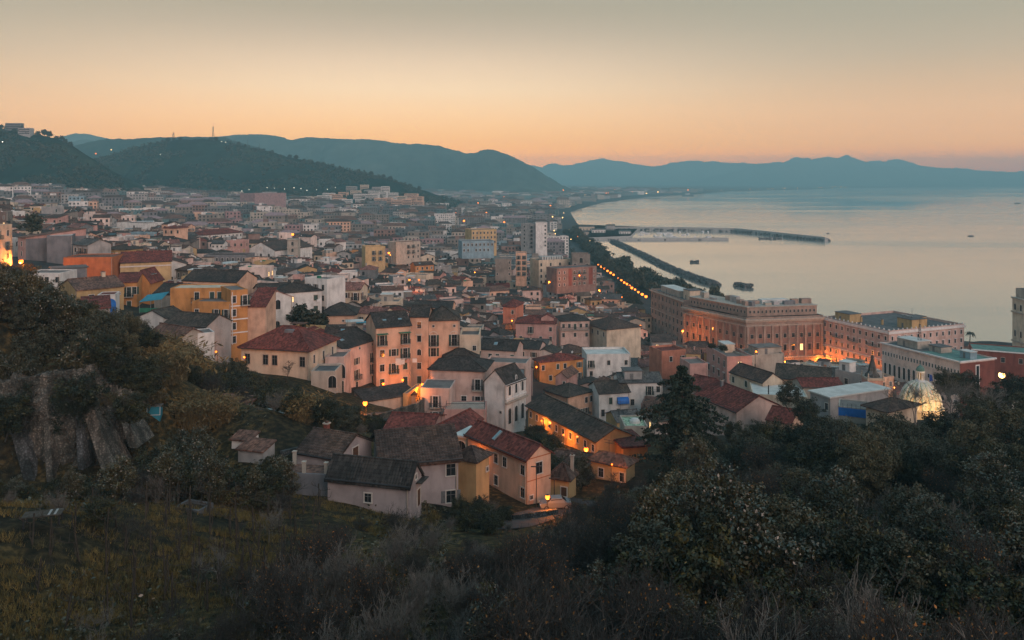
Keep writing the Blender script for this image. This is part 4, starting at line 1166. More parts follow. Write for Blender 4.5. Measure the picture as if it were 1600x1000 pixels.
# ------------------------------------------------------------------ the palaces by the sea
def corner_palace(key, name, label, cat, L, C, R_, Y, hh, wm, rm, rh, depA, depB, lm=None, group=None):
    """Two wings meeting at corner C, each a block in its own frame under one root."""
    z = CZ - (C[1] - HY) * Y / F
    def onz(p):
        yy = (CZ - z) * F / (p[1] - HY)
        return Vector(((p[0] - 800) * yy / F, yy, 0))
    l, c, r = onz(L), onz(C), onz(R_)
    root = link(name, None, None, (c.x, c.y, z - hh))
    tag(root, label, cat, group)
    out = []
    for p, q, dep, ex in ((l, c, depA, 0.0), (c, r, depB, .08)):
        ax = q - p; w = ax.length; ang = math.atan2(ax.y, ax.x)
        bl = Bld(w, dep, hh + ex)
        for nm, mb in roof_parts(w, dep, hh + ex, 'flat', rh, rm, wm):
            bl.add(nm, mb)
        out.append((bl, (p.x - c.x, p.y - c.y, 0), ang))
        n = Vector((-math.sin(ang), math.cos(ang), 0))
        for k in range(5):
            s = p + (q - p) * (k + .5) / 5 + n * dep / 2
            FOOT.append((s.x, s.y, dep / 2 + 3))
    SCREEN.append((L[0], R_[0], C[1] - 40, HY + F * (CZ - z + hh * .8) / Y, Y))
    if lm:
        LAND.append((lm, C[0], C[1] + 20))
    return root, out

def emit_wings(root, wings):
    for bl, loc, ang in wings:
        m = Matrix.Translation(loc) @ Matrix.Rotation(ang, 4, 'Z')
        for nm, data, l, rz, sub in bl.parts:
            me = data.mesh(nm) if isinstance(data, MB) else data
            o = link(nm, me, root)
            o.matrix_local = m @ Matrix.Translation(l) @ Matrix.Rotation(rz, 4, 'Z')

root, wings = corner_palace('palace', 'palace', 'grand stone palace with giant pilasters and a deep cornice, lit orange at its foot', 'palace', (1068, 480), (1166, 500), (1286, 496), 330, 22.5, 'warmstone', 'asphaltroof', .9, 16, 16, lm='the pilastered palace')
for (bl, loc, ang), nb in zip(wings, (9, 9)):
    L = bl.w
    bl.band('A', bl.h - .2, .7, .95, 'stonetrim'); bl.band('A', bl.h - .9, .5, .55, 'stonetrim'); bl.band('A', bl.h - 2.6, .35, .3, 'stonetrim')
    bl.band('A', 6.6, .5, .45, 'stonetrim')
    for k in range(nb + 1):
        p = MB(); p.box(-.5, .5, -.35, .02, 6.9, bl.h - 2.7, 'warmstone'); p.box(-.65, .65, -.45, .02, bl.h - 3.3, bl.h - 2.78, 'warmstone')
        bl.add('pilaster', p, *bl.face('A', .7 + (L - 1.4) * k / nb, 0))
    for k in range(nb):
        u = .7 + (L - 1.4) * (k + .5) / nb
        for zz, hw, kk in ((15.6, 1.7, 'w'), (10.6, 2.6, 'h')):
            bl.add('window', window_mesh('l' if (k == 6 and zz < 12 and bl.w < 40 and ang > -.5) else kk, 1.3, hw, 'stonetrim'), *bl.face('A', u, zz, .07))
        bl.add('ground_arch', window_mesh('a', 1.7, 4.4, 'stonetrim'), *bl.face('A', u, 3.0))
        if True:
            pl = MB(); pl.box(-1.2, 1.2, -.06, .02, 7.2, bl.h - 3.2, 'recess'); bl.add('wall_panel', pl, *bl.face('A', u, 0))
    at = MB(); at.box(1.5, L - 1.5, 2.2, 14, .9, 4.6, 'warmstone', 'asphaltroof', bottom=False); at.box(1.2, L - 1.2, 1.9, 14.3, 4.6, 4.9, 'stonetrim')
    bl.add('attic', at, (0, 0, bl.h))
    for k in range(nb * 2 - 1):
        bl.add('window', window_mesh('w', .8, 1.1, 'stonetrim'), (1.9 + (L - 3.8) * (k + .5) / (nb * 2 - 1), 2.2, bl.h + 2.7), 0)
    for k in range(7):
        hb = MB(); w_ = rng.uniform(1.5, 5); hb.box(0, w_, 0, rng.uniform(1.5, 4), 4.85, 4.9 + rng.uniform(.8, 2.6), rng.choice(['grey', 'stone', 'darkgrey', 'metal', 'warmstone', 'darkgrey']))
        bl.add('roof_hut', hb, (2 + (L - 8) * k / 6, rng.uniform(4, 9), bl.h))
    if ang > -.5:
        t = MB(); t.box(0, 12, 0, 4, 4.9, 6.4, 'white', 'paleroof'); bl.add('roof_hut', t, (L * .35, 9.6, bl.h))
emit_wings(root, wings)
PAL_LAMPS = []
for (bl, loc, ang), us in zip(wings, ((.45, .72, .95), (.1, .32, .55, .78, .95))):
    m = Matrix.Translation(root.location) @ Matrix.Translation(loc) @ Matrix.Rotation(ang, 4, 'Z')
    PAL_LAMPS += [tuple(m @ Vector((bl.w * u, -3.2, 4.2))) for u in us]

b = hero('leftpalace', 'palace', 'long stone palace wing with five rows of windows at the end of the promenade', 'palace', (1017, 453), (1068, 471), 14, 372, 'flat', .7, 'warmstone', 'asphaltroof', hh=21, lm='the long stone palace')
b.windows('A', ['wwwwwwwww', 'wwwwwwwww', 'wwwwwwwww', 'hhhhhhhhh', 'aaaaaaaaa'], top=2.4, storey=4.0, w=1.1, h=2.0, trim='stonetrim')
b.band('A', b.h - .1, .5, .7, 'stonetrim'); b.band('A', b.h - 9, .3, .3, 'stonetrim')
b.roof_hut(6, 3, 22, 7, 3.0, 'stone', 'paleroof')
b.roof_hut(b.w - 9, 4, 7, 6, 4.4, 'cream', 'asphaltroof')
b = hero('hotel', 'hotel', 'pink five storey hotel with a white balustrade, its street front lit orange', 'hotel', (1285, 498), (1389, 521), (1518, 512), 305, 'flat', 1.0, 'hotelpink', 'asphaltroof', hh=20.5, lm='the pink hotel')
for f, n in (('A', 11), ('B', 12)):
    b.windows(f, ['h' * n] + ['h.' * (n // 2) + 'h' * (n % 2) if 0 else 'h' * n] * 4 + ['a' * n], top=2.1, storey=3.35, w=.85, h=1.55, trim='whitetrim', shut='shutter_grey')
    b.band(f, b.h + .1, .9, .45, 'whitetrim'); b.band(f, b.h - 10.6, .35, .25, 'whitetrim'); b.band(f, b.h - 17.2, .35, .25, 'whitetrim')
for f, n in (('A', 16), ('B', 18)):
    for k in range(n):
        p = MB(); p.box(-.18, .18, .05, .4, 1.0, 1.55, 'whitetrim'); b.add('baluster', p, *b.face(f, .4 + (b.flen(f) - .8) * k / (n - 1), b.h))
for k in (2, 5, 8):
    b.add('balcony', balcony_mesh(4.5), *b.face('A', b.w * (k + .5) / 11, b.h - 6.3))
b.roof_hut(4, 3, 8, 6, 3.4, 'ochre', 'asphaltroof'); b.roof_hut(b.w - 9, 14, 7, 8, 3.8, 'ochre', 'asphaltroof'); b.roof_hut(b.w - 16, 26, 5, 6, 2.6, 'yellow', 'asphaltroof')
for x, y in ((6, 14), (12, 9), (20, 12), (24, 20)):
    b.chimney(x, y, b.h + 1.0, 1.0, 'ochre', .7)
d = MB()
for k in range(4):
    d.lathe([(.05, 4.0), (.5, 4.15), (.62, 4.3)], 8, 'metal', k * 1.2, .3 * (k % 2)); d.tube((k * 1.2, .3 * (k % 2), 3.4), (k * 1.2, .3 * (k % 2), 4.1), .05, .05, 'iron', 4)
d.tube((2.5, 2, 3.4), (2.5, 2, 7.2), .07, .05, 'iron', 4)
b.add('satellite_dishes', d, (b.w - 8, 16, b.h + .6))
b = hero('longwhitepal', 'office_building', 'long pinkish white building with one row of small square windows and tall arches', 'office building', (1378, 537), (1500, 567), (1549, 560), 262, 'flat', .5, 'palepink', 'asphaltroof', hh=19, lm='the long pinkish white building')
b.band('A', b.h + .3, .5, .5, 'whitetrim'); b.band('B', b.h + .3, .5, .5, 'whitetrim')
b.windows('A', ['g' * 26], top=3.2, w=.55, h=1.3, trim='whitetrim')
for k in range(7):
    b.add('tall_arch', window_mesh('a', 1.0, 4.2, 'whitetrim'), *b.face('A', 1.6 + k * 2.1, b.h - 8.6))
for r_ in range(3):
    for k in range(6):
        b.add('window', window_mesh('w', 1.25, 1.25, 'whitetrim', 'shutter_brown'), *b.face('A', 18 + k * 2.6, b.h - 7.0 - 3.1 * r_))
bp = MB(); bp.box(0, b.d, -.06, 0, -b.h, -.35, 'brickred'); b.add('brick_panel', bp, *b.face('B', 0, b.h))
bp = MB(); bp.box(-.9, .9, -.12, -.06, -13, -1.2, 'whitetrim'); bp.box(-.6, .6, -.14, -.12, -12.5, -1.6, 'glass'); b.add('stair_window', bp, *b.face('B', b.d * .5, b.h))
gp = MB(); gp.box(b.w * .48, b.w - .5, 1.2, b.d - .5, .07, .12, 'greenroof'); b.add('roof_covering', gp, (0, 0, b.h))
b.roof_hut(3, 4, 9, 6, 2.6, 'stone', 'paleroof'); b.roof_hut(15, 6, 5, 5, 2.0, 'stone', 'asphaltroof'); b.roof_hut(b.w - 6, 7, 4, 3, 2.4, 'blue', 'paleroof')
b = hero('brickblock', 'office_building', 'dark red brick building with a pale roof edge at the right border', 'office building', (1519, 547), (1660, 558), 12, 272, 'flat', .4, 'brickred', 'greenroof', hh=18, lm='the dark brick building')
b.band('A', b.h + .25, .4, .3, 'whitetrim')
b.windows('A', ['...w.w..w.', '..........', '.w.w.w..w.'], top=2.6, storey=3.4, w=1.1, h=1.7, trim='stonetrim')
b = hero('tower', 'tower', 'tall cream stone tower cut by the right border', 'tower', (1600, 470), (1630, 470), 7, 300, 'slab', .5, 'cream', 'stone', hh=36)
b.band('A', b.h - 5, .5, .4, 'stonetrim'); b.band('A', b.h - 16, .5, .35, 'stonetrim'); b.band('C', b.h - 5, .5, .4, 'stonetrim'); b.band('C', b.h - 16, .5, .35, 'stonetrim')
b.windows('A', ['..', 'aa', '..', 'aa', '..'], top=1, storey=5, w=1, h=2.4); b.windows('C', ['aa', '..', 'aa'], top=3, storey=5, w=1, h=2.4)
tt = MB(); tt.box(.8, b.w - .8, .8, b.d - .8, .5, 4, 'stone', 'greytile'); b.add('belfry', tt, (0, 0, b.h))
finish_heroes()
hr = HEROES['hotel']
m = Matrix.Translation(hr['O']) @ Matrix.Rotation(hr['ang'], 4, 'Z')
HOT_LAMPS = [tuple(m @ Vector((hr['b'].w * u, -3.2, 3.8))) for u in (.04, .2, .36, .52, .7, .88)]

# the church with the tiled dome
def build_dome():
    x, y, zb = ray(1438, 634, 200)
    root = link('domed_church', None, None, (x, y, zb - 12))
    tag(root, 'church with a ribbed majolica dome and green lantern, lit warm from below', 'church')
    LAND.append(('the tiled dome', 1438, 610)); FOOT.append((x, y, 9)); SCREEN.append((1405, 1470, 570, 640, 195))
    d = MB()
    n = 32
    prof = [(4.75 * math.cos(a) ** .85, 6.3 * math.sin(a)) for a in [math.radians(k) for k in (0, 8, 17, 27, 38, 49, 59, 68, 75)]]
    d.lathe(prof, n, 'majolica')
    m, nt, bb = new_mat('majolica_tiles')
    o = coord(nt, 'Object'); sp = nt.nodes.new('ShaderNodeSeparateXYZ'); nt.links.new(o, sp.inputs[0])
    at = nt.nodes.new('ShaderNodeMath'); at.operation = 'ARCTAN2'; nt.links.new(sp.outputs[0], at.inputs[0]); nt.links.new(sp.outputs[1], at.inputs[1])
    ml = nt.nodes.new('ShaderNodeMath'); ml.operation = 'MULTIPLY_ADD'; ml.inputs[1].default_value = 16 / (2 * math.pi); nt.links.new(at.outputs[0], ml.inputs[0])
    nz = noise(nt, 2.0, 2, o); nt.links.new(nz.outputs[0], ml.inputs[2])
    fr = nt.nodes.new('ShaderNodeMath'); fr.operation = 'FRACT'; nt.links.new(ml.outputs[0], fr.inputs[0])
    c1 = ramp2(nt, fr.outputs[0], [(0.0, (.55, .50, .38)), (0.35, (.52, .48, .36)), (0.42, (.18, .30, .24)), (0.55, (.22, .32, .26)), (.62, (.5, .2, .07)), (.7, (.52, .45, .3)), (1, (.55, .5, .38))])
    vz = nt.nodes.new('ShaderNodeTexVoronoi'); vz.inputs['Scale'].default_value = 3.5; nt.links.new(o, vz.inputs['Vector'])
    c2 = ramp2(nt, vz.outputs['Distance'], [(0, (.75, .75, .75)), (.5, (1.1, 1.1, 1.1))])
    nt.links.new(mixc(nt, 1, c1, c2, 'MULTIPLY'), bb.inputs['Base Color']); bb.inputs['Roughness'].default_value = .35
    MATS['majolica'] = m
    dome = link('dome', d.mesh('dome'), root, (0, 0, 12))
    for k in range(8):
        r = MB()
        pts = [((p + .06) * math.cos(k * math.pi / 4 + .2), (p + .06) * math.sin(k * math.pi / 4 + .2), z) for p, z in prof]
        for a, c in zip(pts[:-1], pts[1:]):
            r.tube(a, c, .16, .15, 'whitetrim', 5)
        link('rib', r.mesh('rib'), dome)
    dr = MB(); dr.lathe([(5.1, -5), (5.1, -.6), (5.4, -.5), (5.4, -.05), (4.8, .0)], 16, 'cream')
    link('drum', dr.mesh('drum'), root, (0, 0, 12))
    for k in range(8):
        a = k * math.pi / 4
        link('window', window_mesh('a', 1.0, 2.2, 'whitetrim'), root, (5.1 * math.cos(a), 5.1 * math.sin(a), 12 - 2.8), a + math.pi / 2)
    nv = MB(); nv.box(-7, 7, -6, 9, -8, 7.5, 'cream', 'claytile'); link('nave', nv.mesh('nave'), root)
    ln = MB(); ln.lathe([(1.25, 5.9), (1.25, 6.3), (.95, 6.35), (.95, 6.6)], 12, 'whitetrim')
    for k in range(8):
        a = k * math.pi / 4
        ln.tube((.8 * math.cos(a), .8 * math.sin(a), 6.5), (.8 * math.cos(a), .8 * math.sin(a), 8.4), .13, .12, 'whitetrim', 5)
    ln.lathe([(1.05, 8.4), (1.05, 8.7), (.9, 8.72)], 12, 'whitetrim')
    ln.lathe([(.55, 6.5), (.55, 8.4)], 8, 'yellow')
    link('lantern', ln.mesh('lantern'), root, (0, 0, 12))
    cp = MB(); cp.lathe([(1.0, 8.73), (.95, 9.1), (.75, 9.6), (.4, 9.95), (.08, 10.15), (.05, 10.6)], 14, 'greenroof')
    cp.box(-.03, .03, -.03, .03, 10.5, 11.3, 'iron'); cp.box(-.25, .25, -.03, .03, 10.95, 11.03, 'iron')
    link('cupola', cp.mesh('cupola'), root, (0, 0, 12))
    return x, y, zb
DOME = build_dome()

def build_spire():
    x, y, zb = ray(1363, 588, 205)
    root = link('bell_tower', None, None, (x, y, zb - 14))
    tag(root, 'brick bell tower with a dark bulbous slate spire left of the tiled dome', 'bell tower')
    FOOT.append((x, y, 4)); SCREEN.append((1348, 1380, 550, 615, 202))
    b = MB(); b.box(-1.9, 1.9, -1.9, 1.9, -6, 13.4, 'rose'); b.box(-2.15, 2.15, -2.15, 2.15, 13.4, 14.0, 'stonetrim')
    link('wall', b.mesh('wall'), root)
    for rz in (0, math.pi / 2, -math.pi / 2):
        link('window', window_mesh('a', 1.2, 2.4, 'stonetrim'), root, (1.9 * math.sin(rz), -1.9 * math.cos(rz), 11.2), rz)
    s = MB(); s.lathe([(1.9, 14), (1.75, 14.5), (1.2, 15.1), (.95, 15.6), (1.0, 16.0), (.8, 16.8), (.45, 18.0), (.3, 18.6), (.42, 18.9), (.3, 19.2), (.06, 19.5), (.05, 20.3)], 10, 'greytile')
    link('spire', s.mesh('spire'), root)
    p = MB()
    for sx in (-1, 1):
        for sy in (-1, 1):
            p.lathe([(.2, 14), (.28, 14.4), (.12, 14.7), (.2, 14.95), (.03, 15.3)], 6, 'stonetrim', sx * 1.85, sy * 1.85)
    link('finials', p.mesh('finials'), root)
build_spire()

# ------------------------------------------------------------------ the rest of the old town: many ordinary houses
G_BASE = [(-100, 395), (40, 402), (100, 428), (230, 492), (330, 552), (420, 520), (470, 560), (530, 612), (600, 655), (700, 672), (760, 690), (830, 640), (940, 700), (1010, 705), (1075, 668), (1250, 668), (1300, 655), (1600, 640), (1700, 630)]
STREET = [ground_at(692, 402), ground_at(712, 362), ground_at(731, 326)]

def street_dist(x, y):
    best = 1e9
    for a, b in zip(STREET[:-1], STREET[1:]):
        d = Vector((b[0] - a[0], b[1] - a[1])); p = Vector((x - a[0], y - a[1]))
        t = max(0, min(1, p.dot(d) / d.length_squared))
        best = min(best, (p - d * t).length)
    return best

WALLW = [('pink', 14), ('cream', 15), ('grey', 14), ('white', 14), ('rose', 8), ('salmon', 10), ('ochre', 8), ('stone', 13), ('yellow', 2.5), ('orange', .5), ('coral', .6), ('blue', 1.2), ('terracotta', .6), ('palepink', 8), ('mauve', 3), ('darkgrey', 2), ('palepink', 6), ('dullstone', 12), ('dullgrey', 8), ('dullrose', 8)]
ROOFW = [('darktile', 22), ('browntile', 26), ('claytile', 16), ('mosstile', 18), ('greytile', 10), ('redtile', 6), ('rosetile', 8)]
def pick(wts):
    t = rng.random() * sum(q[1] for q in wts)
    for k, v in wts:
        t -= v
        if t <= 0:
            return k
    return wts[-1][0]

WORDS = {'dullstone': 'drab brown', 'dullgrey': 'drab grey', 'dullrose': 'drab rose', 'palepink': 'pale pink', 'pink': 'pink', 'rose': 'rose pink', 'salmon': 'salmon', 'cream': 'cream', 'ochre': 'ochre', 'orange': 'orange', 'white': 'white', 'grey': 'grey', 'terracotta': 'terracotta', 'yellow': 'yellow', 'blue': 'pale blue', 'stone': 'stone grey',
         'darkgrey': 'dark grey', 'coral': 'coral red', 'mauve': 'mauve'}
RWORDS = {'dullstone': 'drab brown', 'dullgrey': 'drab grey', 'dullrose': 'drab rose', 'darktile': 'dark tiled', 'browntile': 'brown tiled', 'claytile': 'clay tiled', 'mosstile': 'mossy tiled', 'greytile': 'grey tiled', 'redtile': 'dark red', 'rosetile': 'faded red', 'terrace': 'flat brown', 'paleroof': 'flat pale', 'asphaltroof': 'flat dark', 'concrete': 'flat grey'}

cands = []
Y = 175.0
while Y < 640:
    s = 6.6 + Y * 0.0062
    X = -0.68 * Y
    while X < 0.66 * Y:
        x = X + rng.uniform(-.3, .3) * s; y = Y + rng.uniform(-.3, .3) * s
        X += s * 1.05
        if y < 520 and x > 160:
            if float(shore_dist([x], [y])[0]) < 25: continue
        elif float(shore_dist([x], [y])[0]) < (62 if y > 440 else 30):
            continue
        z = H(x, y)
        px, pb = proj(x, y, z)
        if px < -60 or px > 1660 or pb > np.interp(px, [g[0] for g in G_BASE], [g[1] for g in G_BASE]):
            continue
        if px > 1000 and y > 345: continue
        if pb < 505 and px > 941 + max(0, pb - 412) * .16: continue
        if street_dist(x, y) < 7: continue
        w, d = rng.uniform(5.5, 9.5) * (1 if rng.random() < .8 else 1.6), rng.uniform(6, 9)
        if any((x - a) ** 2 + (y - b_) ** 2 < (r + .42 * max(w, d)) ** 2 for a, b_, r in FOOT):
            continue
        fl = rng.choice([2, 2, 3, 3, 3, 4]) if y < 420 else rng.choice([3, 3, 4, 5])
        kind = rng.choices(['gable', 'hip', 'flat', 'shed'], [46, 20, 27, 7])[0]
        hgt = (5.6 + 2.6 * float(vnoise(np.array([x / 45 + 50]), np.array([y / 45 + 50]), 3)[0]) + rng.uniform(-1.0, 1.0)) * (1 if rng.random() < .92 else 1.5) * (1 if y < 350 else 1.2 if y < 430 else 1.4)
        rh = {'gable': d * .2, 'hip': d * .21, 'flat': .7, 'shed': 1.5}[kind]
        ok = True
        for a0, a1, t, bt, yy in SCREEN:
            if yy > y and px + F * w * .6 / y > a0 and px - F * w * .6 / y < a1:
                top = HY + F * (CZ - z - hgt - rh) / y
                if top < bt:
                    mh = CZ - (bt - HY) * y / F - z - rh
                    if mh < 3.4: ok = False; break
                    hgt = min(hgt, mh)
        if not ok: continue
        fl = max(1, int(hgt / 3))
        cands.append((hgt * w * (F / y) ** 2, x, y, z, w, d, hgt, fl, kind, rh, px, pb))
    Y += s * .98
cands.sort(reverse=True)
N_SINGLE = 195

USED = set()
def spot_label(base, x, y, z):
    """The base phrase made particular by the nearest thing one can find."""
    px, py = proj(x, y, z)
    near = sorted(LAND, key=lambda q: (q[1] - px) ** 2 + ((q[2] - py) * .8) ** 2)[:6]
    first = None
    for q in near:
        dx, dy = px - q[1], py - q[2]
        r_ = ('left of ' if dx < 0 else 'right of ') if abs(dx) > abs(dy) else ('behind ' if dy < 0 else 'below ')
        t = f'{base}, {r_}{q[0]}'
        if len(t.split()) > 16: continue
        first = first or t
        if t not in USED:
            USED.add(t); return t
    return first or base

def town_label(wm, rm, kind, fl, px, py, extra, size):
    lms = sorted(LAND, key=lambda q: (q[1] - px) ** 2 + ((q[2] - py) * 2.2) ** 2)[:7]
    kinds = {'gable': 'gabled', 'hip': 'hipped', 'flat': '', 'shed': 'slanting'}[kind]
    def rel(q):
        dx, dy = px - q[1], (py - q[2]) * 1.8
        if abs(dx) > abs(dy): return ('left of ' if dx < 0 else 'right of ')
        return 'behind ' if dy < 0 else 'below '
    base = f"{WORDS[wm]} house with {RWORDS[rm]} roof"
    tries = []
    for q in lms:
        tries.append(f"{base}, {rel(q)}{q[0]}")
    for q in lms:
        tries.append(f"{size} {base}, {rel(q)}{q[0]}")
    if extra:
        for q in lms:
            tries.append(f"{base} and {extra}, {rel(q)}{q[0]}")
    for n in ('second', 'third', 'fourth', 'fifth', 'sixth', 'seventh', 'eighth'):
        for q in lms[:3]:
            tries.append(f"{n} {base}, {rel(q)}{q[0]}")
    for t in tries:
        t = t.strip()
        if len(t.split()) <= 16 and t not in USED:
            USED.add(t)
            return t
    return tries[-1]

def town_house(c, single):
    _, x, y, z, w, d, hgt, fl, kind, rh, px, pb = c
    wm = pick(WALLW)
    rm = pick(ROOFW) if kind != 'flat' else rng.choice(['terrace', 'terrace', 'asphaltroof', 'concrete', 'asphaltroof', 'terrace', 'paleroof', 'browntile'])
    ang = rng.choice([-.35, -.2, -.1, 0, .1, .2, .32, .5, -.55]) + rng.uniform(-.08, .08)
    bl = Bld(w, d, hgt)
    rid = 'x' if (w > d) == (rng.random() < .8) else 'y'
    if rid == 'y' and kind in ('gable', 'hip'):
        rh = w * .17
    for nm, mb in roof_parts(w, d, hgt, kind, rh, rm, wm, rng.uniform(.25, .5), rid if kind in ('gable', 'hip') else 'x', tiles=single and y < 215 and kind == 'gable'):
        bl.add(nm, mb)
    shut = rng.choice(['shutter_green', 'shutter_brown', 'shutter_grey', 'shutter_green'])
    trim = rng.choice(['trim', 'trim', 'whitetrim', 'stonetrim'])
    nA = max(2, int(w / 2.7)); nS = max(1, int(d / 3.2))
    side = 'B' if (x / y + math.tan(-ang) < 0) else 'C'
    detail = y < 330
    def rowstr(n):
        return ''.join(rng.choice('wwwwwwwwssssbb..ool' if detail else 'wwwwwwwwwssss....l') for _ in range(n))
    top = 1.75
    fl_ = max(1, min(fl, int((hgt - .4) / 3.0)))
    ww = rng.uniform(.85, 1.15)
    if single:
        bl.windows('A', [rowstr(nA) for _ in range(fl_)], 3.0, top, ww, 1.45, trim, shut)
        if rng.random() < .75:
            bl.windows(side, [rowstr(nS) for _ in range(fl_)], 3.0, top, ww, 1.45, trim, shut)
    else:
        m = MB()
        for f, n in (('A', nA), (side, nS)):
            for r in range(fl_):
                for k in range(n):
                    if rng.random() < .25: continue
                    u = bl.flen(f) * (k + .5) / n
                    loc, rz = bl.face(f, u, hgt - top - 3.0 * r)
                    wv = MB(); wv.add([(-.55, -.05, -.8), (.55, -.05, -.8), (.55, -.05, .8), (-.55, -.05, .8)], [(0, 1, 2, 3)], 'glass' if rng.random() < .8 else shut)
                    m.merge(wv, Matrix.Translation(loc) @ Matrix.Rotation(rz, 4, 'Z'))
        bl.add('window', m)
    if single:
        g = MB(); u = rng.choice([.2, w - .2]); g.tube((u, -.1, -1), (u, -.1, hgt - .1), .07, .07, rng.choice(['stonetrim', 'iron', 'terracotta']), 5); bl.add('drainpipe', g)
        if detail:
            for _ in range(rng.choice([0, 1, 2])):
                g = MB(); g.box(-.42, .42, -.38, 0, 0, .6, 'cloth_white'); bl.add('air_conditioner', g, (rng.uniform(.8, w - .8), 0, rng.uniform(1.5, max(1.6, hgt - 1))))
    extra = ''
    if kind in ('gable', 'hip'):
        for _ in range(rng.choice([0, 1, 1, 2])):
            bl.chimney(rng.uniform(.15, .85) * w, rng.uniform(.25, .75) * d, hgt + rh * .6, rng.uniform(.8, 1.5), rng.choice(['stone', 'rose', 'grey']), .55); extra = 'chimney'
        if rng.random() < .22 and rid == 'x' and kind == 'gable':
            bl.skylight(w * rng.uniform(.2, .8), d * .25, hgt + rh * .5 + .2, math.atan2(rh, d / 2)); extra = 'skylight'
    else:
        if kind == 'flat' and w > 7 and rng.random() < .65:
            bl.roof_hut(rng.uniform(.5, w - 5), rng.uniform(1.5, d - 4.5), rng.uniform(2.5, 4.3), rng.uniform(2.2, 3.5), rng.uniform(2.1, 2.7), rng.choice([wm, 'white', 'grey', 'stone']), rng.choice(['terrace', 'paleroof', 'browntile'])); extra = 'roof hut'
        if rng.random() < .4 and kind == 'flat':
            t = MB(); t.box(0, rng.uniform(.8, 2.0), 0, .8, 0, rng.uniform(.6, 1.2), rng.choice(['metal', 'white', 'terracotta', 'awning_green', 'boat_white'])); bl.add('water_tank', t, (rng.uniform(.6, w - 3), rng.uniform(.6, 2.5), hgt + .1)); extra = extra or 'water tank'
        if rng.random() < .2 and kind == 'flat':
            t = MB(); q = rng.uniform(2.4, 4); t.box(0, q, 0, 2.4, 2.2, 2.3, rng.choice(['cloth_white', 'awning_green', 'awning_blue', 'claytile']))
            for sx in (.05, q - .1):
                for sy in (.05, 2.3): t.box(sx, sx + .06, sy, sy + .06, 0, 2.2, 'iron')
            bl.add('canopy', t, (rng.uniform(.4, max(.5, w - q - .4)), .5, hgt + .06)); extra = 'canopy'
    if rng.random() < (.5 if single else .25):
        bl.antenna(rng.uniform(.2, .8) * w, rng.uniform(.3, .7) * d, hgt + rh * .7, rng.uniform(1.6, 3))
    if rng.random() < .18:
        t = MB(); t.lathe([(.05, 0), (.3, .08), (.42, .2)], 8, 'boat_white'); t.v = [(a, -c_, b_) for a, b_, c_ in t.v]; bl.add('satellite_dish', t, (rng.uniform(.2, .8) * w, 0.1, hgt + .7))
    m4 = Matrix.Translation((x, y, z - .2)) @ Matrix.Rotation(ang, 4, 'Z') @ Matrix.Translation((-w / 2, -d / 2, 0))
    if single:
        size = 'tall' if hgt > 10.5 else ('low' if hgt < 6.2 else 'mid height')
        lab = town_label(wm, rm, kind, fl_, px, pb - 8, extra, size)
        o = m4.translation
        bl.place('town_house', lab, 'house', tuple(o), ang, 'ordinary houses of the old town')
        return None
    return bl, m4

def mb_emit(mb, M4, bl):
    for nm, data, loc, rz, sub in bl.parts:
        mm = M4 @ Matrix.Translation(loc) @ Matrix.Rotation(rz, 4, 'Z')
        if isinstance(data, MB):
            mb.merge(data, mm)
        else:
            o = len(mb.v)
            mb.v.extend(tuple(mm @ v.co) for v in data.vertices)
            names = [k for k in (next(n for n, q in MATS.items() if q == s) for s in data.materials)]
            for p in data.polygons:
                mb.f.append(tuple(i + o for i in p.vertices)); mb.m.append(names[p.material_index])

far_mb = MB()
for k, c in enumerate(cands):
    r = town_house(c, k < N_SINGLE)
    if r is not None:
        mb_emit(far_mb, r[1], r[0])
tag(link('old_town_houses', far_mb.mesh('old_town_houses')), 'smaller houses packed together farther back in the old town', kind='stuff')
